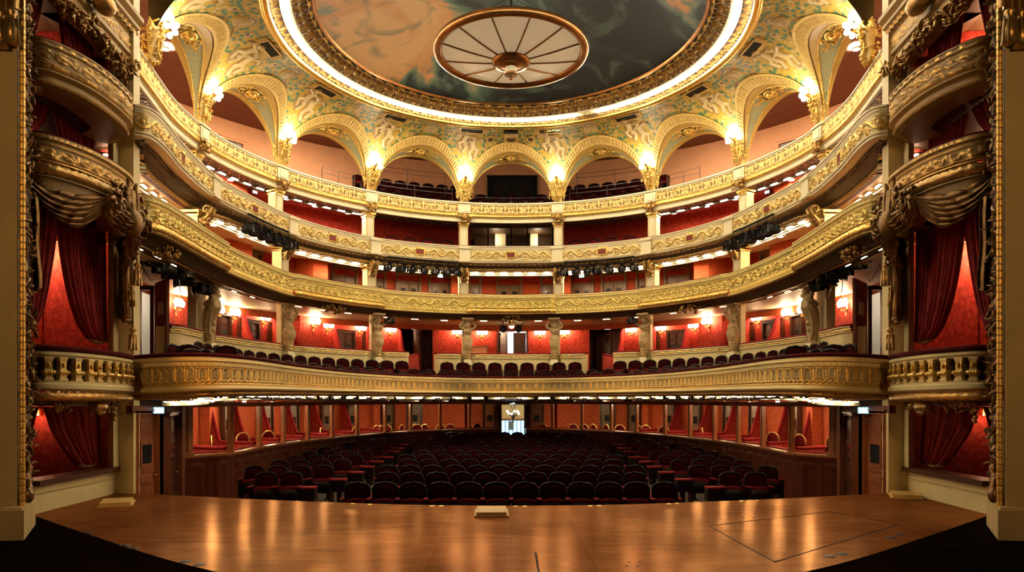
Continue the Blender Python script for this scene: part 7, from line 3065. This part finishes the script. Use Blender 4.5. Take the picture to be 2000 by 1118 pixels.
# ------------------------------------------------------------------ lit exit signs
def exit_sign(p, rz, w, lab, arrow=1):
    root = thing('exit_sign', lab, 'exit sign', tuple(p), 'lit exit signs')
    ca, sa = math.cos(rz), math.sin(rz)

    def T(x, y, z):
        return np.array([p[0] + x * ca - y * sa, p[1] + x * sa + y * ca, p[2] + z])

    def bx(b, c, s):
        b.box(T(*c), s, rz=rz)
    h = w * .5
    b = MB()
    bx(b, (0, .02, 0), (w * 1.08, .04, h * 1.1))
    b.build('housing', 'white', root)
    b = MB()
    bx(b, (0, -.005, 0), (w, .012, h))
    b.build('lit_face', 'exit', root)
    b = MB()
    # running figure, doorway and arrow
    for c, s in (((-w * .25, -.016, h * .30), (w * .10, .008, h * .18)), ((-w * .26, -.016, 0), (w * .14, .008, h * .36)), ((-w * .33, -.016, -h * .28), (w * .08, .008, h * .26)), ((-w * .18, -.016, -h * .26), (w * .08, .008, h * .26)), ((w * .02, -.016, 0), (w * .10, .008, h * .78)),
                 ((w * .30, -.016, h * .08), (w * .09, .008, h * .5))):
        bx(b, c, s)
    b.raw([T(w * .16, -.018, -h * .1), T(w * .44, -.018, -h * .1), T(w * .30, -.018, -h * .42)], [[0, 1, 2]], smooth=False)
    b.build('pictogram', 'exit_white', root)
    return root


for sg in (-1, 1):
    sd = SIDE[sg]
    exit_sign((-(-6.88) * sg, 14.0, 1.53), PI / 2 * (1 if sg < 0 else -1) * .75, .24, 'blue white lit exit sign over the side exit doors, %s side' % sd)
    for path, px, z, w, txt, off in ((W1, 807, EYE + 2.99, .20, 'above the entrance passage of the first tier', -.0), (W2, 858, EYE + 4.84, .19, 'above a double door of the second tier', .12), (W3, 493, EYE + 6.75, .17, 'on the damask wall of the third tier', .06), (W4, 440, EYE + 9.25, .2, 'on the salmon wall of the gallery', .05)):
        x = px if sg < 0 else 2 * CXP - px
        i, p, n_, rz = on_wall(path, x)
        q = p + n_ * (off + .05)
        exit_sign((q[0], q[1], z), rz, w, 'small lit exit sign %s, %s side' % (txt, sd))
i = G0.index_px(1001)
exit_sign((.06, G0.p[i][1] - .02, 1.755), 0, .22, 'small lit exit sign over the open rear door')

# ------------------------------------------------------------------ lamp tubes under the first tier
b = MB()
Q = P1.sub(0, len(P1.s) - 1, 9)
mould(b, Q, [(-.30, -.97), (-.62, -.97), (-.62, -1.10), (-.70, -1.10), (-.70, -.97)])
b.build('lamp_ledge', 'pale', t1)
ii = spread(P1, 262, 1734, 46)
slots(P1, ii, -.50, -.985, lambda j, i: 'lit tube lamp under the lowest balcony, %s from the left end' % ordw(j + 1), 'tube lamps under the lowest balcony', .30, .06, .015, 'slot_low')

# small added fill lamps brightening the stalls box walls, hidden behind the lintel
lk = None
for sg in (-1, 1):
    for j, px in enumerate((400, 475, 530, 580, 626, 673, 725, 780, 832, 888)):
        x = px if sg < 0 else 2 * CXP - px
        i = G0.index_px(x)
        c = G0.p[i] - G0.n[i] * .75
        lab = 'added fill lamp hidden behind the stalls lintel, %s from stage end, %s side' % (ORD[j], SIDE[sg])
        if lk is None:
            lk = thing('stalls_fill_lamp', lab, 'ceiling lamp', (0, 0, 0), 'added fill lamps of the stalls boxes')
            b = MB()
            b.lathe([(.07, .03), (.07, 0), (.05, 0)], (0, 0, 0), 12)
            b.build('trim_ring', 'brass', lk)
            b = MB()
            b.ball((0, 0, 0), (.05, .05, .03), 10)
            b.build('diffuser', glow('stalls_fill_glow', (1, .72, .40), 300), lk)
            lk.location = (c[0], c[1], 1.745)
        else:
            dup(lk, (c[0], c[1], 1.745), 0, lab)
# ================================================================== seats
def seat_proto(name, cat_label, group, w=0.50, h=0.95, legs=True, arms=True, cloth='seat_red'):
    """upholstered seat facing local -y; origin on the floor under its middle"""
    root = thing(name, cat_label, 'seat', (0, 0, 0), group)
    zs = h - .53
    # rounded back outline
    def outline(sw, top, bot, n=14):
        a = np.linspace(0, PI, n)
        xs = sw * np.sign(np.cos(a)) * np.abs(np.cos(a)) ** .55
        zz = top - .14 + .14 * np.sin(a) ** .8
        return np.vstack([[sw, bot], np.c_[xs, zz], [-sw, bot]])

    def pad(b, sw, top, bot, y0, y1, bulge=0.03, nz=7):
        o = outline(sw, top, bot)
        c = o.mean(0)
        rings = []
        for t, dy in ((0.0, 0), (.55, .8), (.85, .95), (1.0, .35)):
            pass
        for s_, y in ((.02, y0 - bulge), (.55, y0 - bulge * .9), (.86, y0 - bulge * .4), (1.0, y0), (1.0, y1)):
            q = c + (o - c) * s_
            rings.append(np.c_[q[:, 0], y + (top - q[:, 1]) * -.10 + .0, q[:, 1]])
        b.grid(np.array(rings), cv=True)
    b = MB()
    pad(b, w * .40, h - .045, zs + .08, .19, .22)
    b.build('backrest', cloth, root)
    b = MB()
    o = outline(w * .44, h - .02, zs - .02)
    pts = np.c_[o[:, 0], .215 + (h - o[:, 1]) * -.10, o[:, 1]]
    b.tube(pts, .024, 7)
    b.ball((0, .21, h - .005), (.07, .02, .022), 8, rings=4)
    oo = outline(w * .43, h - .03, zs)
    c = oo.mean(0)
    b.grid(np.array([np.c_[oo[:, 0] * s_, .235 + (h - (c[1] + (oo[:, 1] - c[1]) * s_)) * -.10, c[1] + (oo[:, 1] - c[1]) * s_] for s_ in (.02, 1.0)]), cv=True)
    b.build('back_frame', 'dark_wood', root)
    # seat tipped up against the back: upholstered edge above, wooden shell towards the front
    zt = h - .275
    n = 12
    a = np.linspace(-1, 1, n)
    prof = [(.16, -.34), (.16, -.05), (.13, -.005), (.06, .0), (.03, -.03), (.03, -.08)]
    Gs = np.array([[(x * w * .41, y, zt + z - .035 * x * x * (z > -.2)) for y, z in prof] for x in a])
    b = MB()
    b.grid(Gs)
    b.build('seat', cloth if cloth != 'stall_plush' else 'seat_red', root)
    b = MB()
    prof = [(.03, -.075), (.015, -.085), (.0, -.2), (.04, -.34), (.15, -.36)]
    Gs = np.array([[(x * w * .40, y, zt + z - .035 * x * x * (z > -.2)) for y, z in prof] for x in a])
    b.grid(Gs)
    b.build('seat_shell', 'dark_wood', root)
    for sx in (-1, 1):
        if arms:
            b = MB()
            b.box((sx * w * .465, .0, zt - .03), (.042, .30, .035))
            ar = b.build('armrest', 'dark_wood', root)
            b = MB()
            b.box((sx * w * .465, -.0, zt - .003), (.038, .27, .02))
            b.build('arm_pad', 'velvet', ar)
        if legs:
            b = MB()
            b.box((sx * w * .465, .03, (zt - .05) / 2), (.033, .24, zt - .05))
            b.box((sx * w * .465, .0, .02), (.042, .36, .04))
            b.build('leg', 'dark_wood', root)
    return root


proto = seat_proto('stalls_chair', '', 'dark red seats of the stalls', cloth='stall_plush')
used = [False]


def put(pr, flag, loc, rz, lab, scale=None):
    if not flag[0]:
        flag[0] = True
        pr.location, pr.rotation_euler = loc, (0, 0, rz)
        pr['label'] = lab
        if scale:
            pr.scale = scale
        return pr
    return dup(pr, loc, rz, lab, scale=scale)


SW = .507
rows = [13.0, 14.7, 16.2, 17.7, 19.2, 20.6, 22.1, 23.5, 24.9, 26.3, 27.6]
for r, d in enumerate(rows):
    nseat = 12 if r % 2 == 0 else 11
    if r == 1:
        nseat = 11
    for k in range(nseat):
        x = (k - (nseat - 1) / 2) * SW
        if r == 10 and abs(x) < .4:
            pass
        put(proto, used, (x, d - .19, stall_z(d)), 0, 'dark red velvet stalls chair, middle block, %s row, %s from left end' % (ORD[r], ORD[k]))
srow = [(14.8, -5.05, 2), (16.2, -5.75, 4), (17.7, -5.68, 4), (19.1, -5.68, 4), (20.5, -5.70, 4), (21.8, -5.62, 4), (23.6, -5.2, 3), (24.8, -5.2, 3), (26.0, -4.78, 2)]
for sg in (-1, 1):
    for r, (d, x0, n_) in enumerate(srow):
        for k in range(n_):
            x = x0 + .50 * k
            put(proto, used, (-sg * x, d - .19 - .06 * (n_ - 1 - k), stall_z(d)), -sg * .10 * -1, 'dark red velvet stalls chair, %s side block, %s row, %s from aisle' % (SIDE[sg], ORD[r], ORD[n_ - 1 - k]))
        # small shelf box at the aisle end of each side row
        xe = x0 + .50 * n_ - .10
        b = MB()
        b.box((-sg * xe, d - .10, stall_z(d) + .50), (.30, .26, .26))
        b.box((-sg * xe, d - .10, stall_z(d) + .19), (.10, .10, .38))
        b.box((-sg * xe, d - .10, stall_z(d) + .64), (.31, .28, .03), mat=1)
        o = b.build('aisle_stool', ['dark_wood', 'velvet'], None, (-sg * xe, d - .1, stall_z(d)))
        tag(o, 'folded aisle stool with red top, %s row from stage, %s side block' % (ORD[r], SIDE[sg]), 'folding seat', 'folded aisle seats of the stalls')

# first tier seats: one row before the box parapets, two rows behind the front
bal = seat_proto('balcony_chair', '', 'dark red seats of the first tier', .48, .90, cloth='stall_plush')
ub = [False]


def along(path, off, a, c, step):
    """evenly spaced places along an offset path between two picture columns"""
    i0, i1 = path.index_px(a), path.index_px(c)
    q = path.p[i0:i1 + 1] + path.n[i0:i1 + 1] * off
    s = np.r_[0, np.cumsum(np.linalg.norm(np.diff(q, axis=0), axis=1))]
    m = max(1, int(s[-1] / step))
    ss = (np.arange(m) + .5) * s[-1] / m
    x, y = np.interp(ss, s, q[:, 0]), np.interp(ss, s, q[:, 1])
    nx, ny = np.interp(ss, s, path.n[i0:i1 + 1, 0]), np.interp(ss, s, path.n[i0:i1 + 1, 1])
    return [(x[k], y[k], math.atan2(ny[k], nx[k]) + PI / 2) for k in range(m)]


for nm, a, c in (('left', 342, 792), ('centre', 850, 1146), ('right', 1204, 1654)):
    for k, (x, y, rz) in enumerate(along(PC, .62, a, c, .50)):
        z = EYE + 1.50 - .9
        put(bal, ub, (x, y, z), rz, 'dark red chair, rear first tier row, %s section, %s from left' % (nm, ordw(k + 1)))
for r, (off, ztp) in enumerate(((-.62, 1.06), (-1.35, 1.19))):
    for nm, a, c in (('left', 300 + 40 * r, 800), ('centre', 845, 1151), ('right', 1196, 1696 - 40 * r)):
        for k, (x, y, rz) in enumerate(along(P1, off, a, c, .52)):
            put(bal, ub, (x, y, EYE + ztp - .9), rz, 'dark red chair, %s first tier row, %s section, %s from left' % ('front' if r == 0 else 'second', nm, ordw(k + 1)))

# gallery seats behind the three middle arches
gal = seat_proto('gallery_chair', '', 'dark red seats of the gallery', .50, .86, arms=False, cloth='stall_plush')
ug = [False]
for r, (R_, zt) in enumerate(((9.0, 7.66), (9.9, 8.10), (10.8, 8.52), (11.7, 8.95))):
    n_ = int(math.radians(62) * R_ / .54)
    for k in range(n_):
        a = -31 + 62 * (k + .5) / n_
        if r >= 2 and abs(a) < 9 and R_ > 10.5:
            continue
        p = pol(a, R_)
        put(gal, ug, (p[0], p[1], EYE + zt - .86), math.radians(-a), 'dark red gallery chair, %s row from the front, %s from left end' % (ORD[r], ordw(k + 1)))
# a few seat backs show over the second and third tier rails
st = seat_proto('tier_chair', '', 'dark seats behind the upper tier rails', .50, .88, legs=True, arms=False)
us = [False]
for sg in (-1, 1):
    for nm, path, off, a, c, zt in (('second', P2, -.75, 748, 900, 3.95), ('third', P3, -.85, 770, 898, 5.90)):
        if sg > 0:
            a, c = 2 * CXP - c, 2 * CXP - a
        for k, (x, y, rz) in enumerate(along(path, off, a, c, .54)):
            put(st, us, (x, y, EYE + zt - .88), rz, 'dark chair back over the %s tier rail, %s of centre, %s from left' % (nm, SIDE[sg], ordw(k + 1)))

# ------------------------------------------------------------------ chairs of the stalls boxes
def box_chair_proto():
    root = thing('box_chair', '', 'chair', (0, 0, 0), 'gilt rimmed chairs of the stalls boxes')
    b = MB()
    a = np.linspace(-.25, PI + .25, 20)
    pts = np.c_[.21 * np.cos(a), np.full(20, .18), .68 + .20 * np.sin(a)]
    b.tube(pts, .018, 7)
    b.build('gilt_rim', 'gold', root)
    b = MB()
    b.ball((0, .18, .70), (.175, .035, .17), 14, rings=8)
    b.build('backrest', 'seat_red', root)
    b = MB()
    b.lathe([(.001, .50), (.17, .50), (.22, .47), (.22, .43), (.001, .42)], (0, 0, 0), 18)
    b.build('seat', 'seat_red', root)
    for sx, sy in ((-1, -1), (1, -1), (-1, 1), (1, 1)):
        b = MB()
        b.tube([(sx * .15, sy * .15, .43), (sx * .17, sy * .17, 0)], [.02, .014], 6)
        if sy > 0:
            b.tube([(sx * .17, .16, .43), (sx * .20, .18, .64)], .016, 6)
        b.build('leg', 'dark_wood', root)
    return root


bc_ = box_chair_proto()
uc = [False]
k = 0
for px, dp, n_txt in ((388, .75, 0), (428, .85, 0), (443, 1.15, 0), (466, .7, 0), (520, .7, 0), (570, .7, 0), (668, .7, 0), (735, .7, 0), (776, .8, 0), (788, .55, 0), (797, 1.1, 0), (812, .65, 0), (828, .5, 0), (838, 1.0, 0), (849, .6, 0), (880, .9, 0), (890, .6, 0), (944, .8, 0),
                     (1052, .8, 0), (1106, .6, 0), (1116, .95, 0), (1124, .6, 0), (1136, .8, 0), (1161, .6, 0), (1190, .55, 0), (1216, .6, 0), (1226, .9, 0), (1246, .6, 0), (1330, .7, 0), (1440, .7, 0), (1490, .7, 0), (1545, .7, 0), (1568, .65, 0), (1588, .95, 0), (1606, .7, 0)):
    def clear(q):
        m_ = 9.0
        for a_, b_ in PARTS:
            t_ = np.clip(((q - a_) @ (b_ - a_)) / ((b_ - a_) @ (b_ - a_)), 0, 1)
            m_ = min(m_, float(np.linalg.norm(q - a_ - t_ * (b_ - a_))))
        return m_
    best = None
    for off in (0, -6, 6, -12, 12, -18, 18, -25, 25):
        i = G0.index_px(px + off)
        q_ = G0.p[i] - G0.n[i] * dp
        if best is None or clear(q_) > best[0]:
            best = (clear(q_), i)
        if best[0] > .42:
            break
    i = best[1]
    p, n_ = G0.p[i] - G0.n[i] * dp, G0.n[i]
    k += 1
    rz = math.atan2(n_[1], n_[0]) + PI / 2 + (0.5 * math.sin(px))
    side_ = 'left' if px < 998 else 'right'
    nth = k if px < 998 else k - 18
    put(bc_, uc, (p[0], p[1], FLOOR0 + .02), rz, 'gilt rimmed chair in the stalls boxes, %s from the %s, %s side' % (ordw(nth), 'stage end' if px < 998 else 'rear door', side_))

# ------------------------------------------------------------------ rails, seats' guard rails in the gallery
for a0, a1, R_, z0, txt in ((-32, -14, 8.7, 9.06, 'left middle arch, front'), (14, 32, 8.7, 9.06, 'right middle arch, front'), (-30, -14, 10.4, 10.15, 'left middle arch, rear'), (14, 30, 10.4, 10.15, 'right middle arch, rear'), (-8, 8, 9.5, 9.05, 'centre arch'), (-46, -38, 8.5, 9.0, 'third arch left of the centre'), (38, 46, 8.5, 9.0, 'third arch right of the centre')):
    root = thing('guard_rail', 'thin metal guard rail of the gallery behind the ' + txt, 'rail', tuple(np.r_[pol((a0 + a1) / 2, R_), z0]), 'guard rails of the gallery')
    aa = np.linspace(a0, a1, 12)
    b = MB()
    for dz in (.36, .2):
        b.tube([np.r_[pol(a, R_), z0 + dz] for a in aa], .012, 5)
    b.build('bar', 'steel', root)
    for a in np.linspace(a0, a1, 3):
        b = MB()
        b.tube([np.r_[pol(a, R_), z0 - .5], np.r_[pol(a, R_), z0 + .36]], .012, 5)
        b.build('post', 'steel', root)

# control booth window in the centre of the third tier
i, p, n_, rz = on_wall(W3, 998)
root = thing('booth_window', 'wide control booth window in the middle of the third tier', 'window', (p[0], p[1], EYE + 5.8))
b = MB()
for x in (-1.56, -.86, -.0, .62, 1.56):
    b.box((x, p[1] - .05, EYE + 6.4), (.05, .06, .78))
for z in (6.02, 6.78):
    b.box((0, p[1] - .05, EYE + z), (3.15, .06, .05))
b.build('frame', 'black', root)
m_, nt_, b_ = new_mat('clear_booth_glass')
tr_ = node(nt_, 'ShaderNodeBsdfTransparent')
gg_ = node(nt_, 'ShaderNodeBsdfGlossy')
gg_.inputs['Roughness'].default_value = 0.05
mm_ = node(nt_, 'ShaderNodeMixShader')
mm_.inputs[0].default_value = 0.06
link(nt_, tr_.outputs[0], mm_.inputs[1])
link(nt_, gg_.outputs[0], mm_.inputs[2])
link(nt_, mm_.outputs[0], nt_.nodes['Material Output'].inputs['Surface'])
b = MB()
b.box((0, p[1] - .05, EYE + 6.4), (3.1, .012, .74))
b.build('pane', m_, root)
for x, w, lab in ((-.45, .7, 'left'), (.75, .7, 'right')):
    b = MB()
    b.box((x, p[1] + .9, EYE + 6.0), (w, .5, .05))
    b.box((x, p[1] + .9, EYE + 5.82), (w * .9, .4, .34))
    tag(b.build('control_desk', 'black'), 'dark desk inside the control booth, %s half' % lab, 'desk')
    b = MB()
    b.box((x - .1, p[1] + .95, EYE + 6.13), (.34, .05, .18), tilt=Matrix.Rotation(-.4, 3, 'X'))
    tag(b.build('monitor', 'steel'), 'grey monitor on the control booth desk, %s half' % lab, 'monitor')
b = MB()
b.box((-.42, p[1] + 1.7, EYE + 6.3), (.42, .3, 1.2))
b.box((.92, p[1] + 1.7, EYE + 6.3), (.30, .3, 1.2))
struct(b.build('pillar_booth', 'pale'), 'pale piers inside the control booth')
b = MB()
b.ball((-1.45, p[1] + .3, EYE + 6.28), (.09, .1, .12), 12)
b.lathe([(.03, .0), (.05, -.06), (.16, -.12), (.18, -.4)], (-1.45, p[1] + .3, EYE + 6.2), 12, sy=.6)
tag(b.build('headset_stand', 'black'), 'dark rounded silhouette at the left end of the control booth window', 'equipment')

# framed panel and little box on the box wall beside the centre door
i, p, n_, rz = on_wall(W1, 937)
b = MB()
for x, w, h in ((-.34, .05, .7), (.34, .05, .7)):
    b.box((p[0] + x, p[1] - .12, 3.62), (w, .06, h))
b.box((p[0], p[1] - .12, 3.95), (.72, .06, .05))
b.box((p[0], p[1] - .09, 3.6), (.64, .02, .66), mat=1)
tag(b.build('framed_panel', ['oak', 'salmon']), 'wood framed panel leaning on the red wall left of the first tier centre door', 'panel')
# pale bust in the left passage
i, p, n_, rz = on_wall(W1, 789)
q = p - n_ * .35
b = MB()
b.ball((q[0], q[1], 4.02 - .25), (.09, .11, .13), 12, rings=8)
b.tube([(q[0], q[1], 3.68), (q[0], q[1], 3.52)], [.05, .07], 10)
b.ball((q[0], q[1], 3.42), (.2, .12, .14), 12, rings=8)
b.ball((q[0] - .02, q[1] - .1, 3.77), (.02, .03, .03), 6)
o = b.build('bust', 'stone')
remesh(o, .02, 2)
tag(o, 'pale plaster bust in the dim left entrance passage of the first tier', 'bust')
b = MB()
b.box((q[0], q[1], 2.9), (.34, .3, .8))
tag(b.build('bust_pedestal', 'stone'), 'plain pedestal under the plaster bust in the left passage', 'pedestal')

# steps in the passages of the first tier
for sg in (-1, 1):
    i, p, n_, rz = on_wall(P1, 998 + sg * 178)
    for k in range(2):
        q = p - n_ * (1.7 + .5 * k)
        b = MB()
        b.box((q[0], q[1], 2.33 + .16 * k), (.8, .5, .1), rz=rz)
        b.box((q[0] + n_[0] * .25, q[1] + n_[1] * .25, 2.385 + .16 * k), (.8, .02, .03), rz=rz, mat=1)
        tag(b.build('aisle_step', ['umber', 'pine']), '%s dark step with pale nosing in the %s aisle of the first tier' % ('lower' if k == 0 else 'upper', SIDE[sg]), 'step')
# ================================================================== stage lanterns hung from the tiers
def lantern_proto():
    root = thing('stage_lantern', '', 'spotlight', (0, 0, 0), 'black stage lanterns')
    b = MB()
    b.lathe([(.001, .22), (.10, .22), (.13, .16), (.13, -.12), (.15, -.14), (.15, -.22), (.13, -.22), (.12, -.16), (.001, -.15)], (0, 0, 0), 14)
    for k in range(5):
        b.lathe([(.13, .12 - .05 * k), (.145, .11 - .05 * k), (.13, .10 - .05 * k)], (0, 0, 0), 14)
    V = np.vstack(b.V)
    b.V = [np.c_[V[:, 0], V[:, 2], -V[:, 1]]]     # lie along y, lens towards -y
    b.build('body', 'black', root)
    b = MB()
    for sx in (-1, 1):
        b.bar((sx * .16, 0, 0), (sx * .16, 0, .26), .02, .05)
    b.bar((-.17, 0, .26), (.17, 0, .26), .05, .02)
    b.bar((0, 0, .26), (0, 0, .36), .03, .03)
    b.tube([(0, 0, .36), (.04, 0, .42), (0, 0, .47), (-.04, 0, .43)], .016, 6)
    b.build('yoke', 'black', root)
    b = MB()
    b.bar((-.16, -.23, .15), (.16, -.23, .15), .01, .01)
    for sx, sz, r in ((-1, 0, 0), (1, 0, 0)):
        b.raw([(sx * .15, -.22, -.12), (sx * .17, -.31, -.12), (sx * .17, -.31, .12), (sx * .15, -.22, .12)], [[0, 1, 2, 3]], smooth=False)
    for sz in (-1, 1):
        b.raw([(-.14, -.22, sz * .15), (.14, -.22, sz * .15), (.14, -.31, sz * .17), (-.14, -.31, sz * .17)], [[0, 1, 2, 3]], smooth=False)
    b.build('barn_doors', 'black', root)
    b = MB()
    b.ball((0, -.17, 0), (.115, .02, .115), 12, rings=6)
    b.build('lens', 'darkglass', root)
    return root


lp = lantern_proto()
ul = [False]


def hang(px, py, d, rz, lab, sc=1.0):
    p = P(px, py, d)
    put(lp, ul, tuple(p), rz, lab, (sc, sc, sc))
    return p


def hbar(pts, lab):
    b = MB()
    b.tube(np.array(pts), .028, 8)
    o = b.build('lighting_bar', 'black', None, tuple(pts[0]))
    tag(o, lab, 'lighting bar', 'lighting bars')


for sg in (-1, 1):
    sd = SIDE[sg]
    X = lambda px: px if sg < 0 else 2 * CXP - px
    # cluster under the second tier next to the stage boxes
    L = [(304, 512, 15.0), (326, 526, 15.3), (343, 537, 15.8), (363, 550, 16.4)] if sg < 0 else [(308, 503, 15.0), (332, 518, 15.4), (356, 530, 15.8), (366, 537, 16.0), (384, 547, 16.4)]
    pts = []
    for k, (px, py, d) in enumerate(L):
        p = hang(X(px), py, d, -sg * -.5 + .2 * k * sg, 'black stage lantern in cluster beside stage box, %s from the top, %s side' % (ORD[k], sd), .85)
        pts.append(p + (0, 0, .40))
    hbar([pts[0] + (-.0, -.5, .1)] + pts + [pts[-1] + (0, .6, -.05)], 'black pipe carrying the lantern cluster beside the %s stage box' % sd)
    p = hang(X(401), 567 if sg < 0 else 560, 17.3, sg * .3, 'black stage lantern fixed to the outermost herm, %s side' % sd, .85)
    # row under the third tier, second bay
    pts = []
    for k, px in enumerate((482, 497, 512, 528, 543, 560)):
        i = P3.index_px(X(px))
        q = P3.p[i] + P3.n[i] * (.06)
        c = np.r_[q, Z3 - .92]
        put(lp, ul, tuple(c), math.atan2(P3.n[i][1], P3.n[i][0]) + PI / 2 + .3 * math.sin(k * 2.1), 'black stage lantern under third tier, outer row, %s from stage end, %s side' % (ORD[k], sd), (.85,) * 3)
        pts.append(c + (0, 0, .40))
    hbar(pts, 'black pipe carrying the outer lantern row under the third tier, %s side' % sd)
    pts = []
    for k, px in enumerate((757, 782, 806, 829, 850, 872, 894)):
        i = P3.index_px(X(px))
        q = P3.p[i] - P3.n[i] * (.02)
        c = np.r_[q, Z3 - .93]
        put(lp, ul, tuple(c), math.atan2(P3.n[i][1], P3.n[i][0]) + PI / 2 + .5 * math.sin(k * 1.7), 'black stage lantern under the third tier, inner row, %s from the centre, %s side' % (ORD[6 - k], sd), (.80,) * 3)
        pts.append(c + (0, 0, .376))
    hbar(pts, 'black pipe carrying the inner lantern row under the third tier, %s side' % sd)
    i = PC.index_px(X(757))
    p = np.r_[PC.p[i] + PC.n[i] * .25, EYE + 2.82]
    put(lp, ul, tuple(p), sg * .4, 'small black stage lantern beside the second caryatid from centre, %s side' % sd, (.72,) * 3)
    p = np.r_[-.27 * -sg, 25.4, EYE + 2.74]
    put(lp, ul, tuple(p), 0, 'small black stage lantern over the first tier centre door, %s of the pair' % sd, (.75,) * 3)
b = MB()
b.lathe([(.10, .06), (.12, 0), (.10, -.05)], (0.02, 25.6, EYE + 2.93), 14)
b.build
root = thing('round_lamp', 'round lit lamp over the first tier centre door', 'ceiling lamp', (0.02, 25.6, EYE + 2.93))
b.build('trim_ring', 'brass', root)
b = MB()
b.ball((0.02, 25.6, EYE + 2.86), (.09, .09, .06), 12)
b.build('diffuser', 'sconce_bulb', root)
# loose cables hanging from the lantern clusters
for sg in (-1, 1):
    X = lambda px: px if sg < 0 else 2 * CXP - px
    for k, (a, m_, c) in enumerate((((276, 512), (296, 560), (300, 545)), ((350, 545), (352, 600), (372, 590)), ((372, 560), (378, 600), (392, 570)))):
        pts = [P(X(q[0]), q[1], 15.2 + .3 * k) for q in (a, m_, c)]
        t = np.linspace(0, 1, 14)[:, None]
        pts = (1 - t) ** 2 * pts[0] + 2 * t * (1 - t) * pts[1] + t * t * pts[2]
        b = MB()
        b.tube(pts, .010, 5)
        tag(b.build('cable', 'steel', None, tuple(pts[0])), 'thin loose cable hanging below the lantern cluster, %s from the stage box, %s side' % (ORD[k], SIDE[sg]), 'cable', 'loose lantern cables')
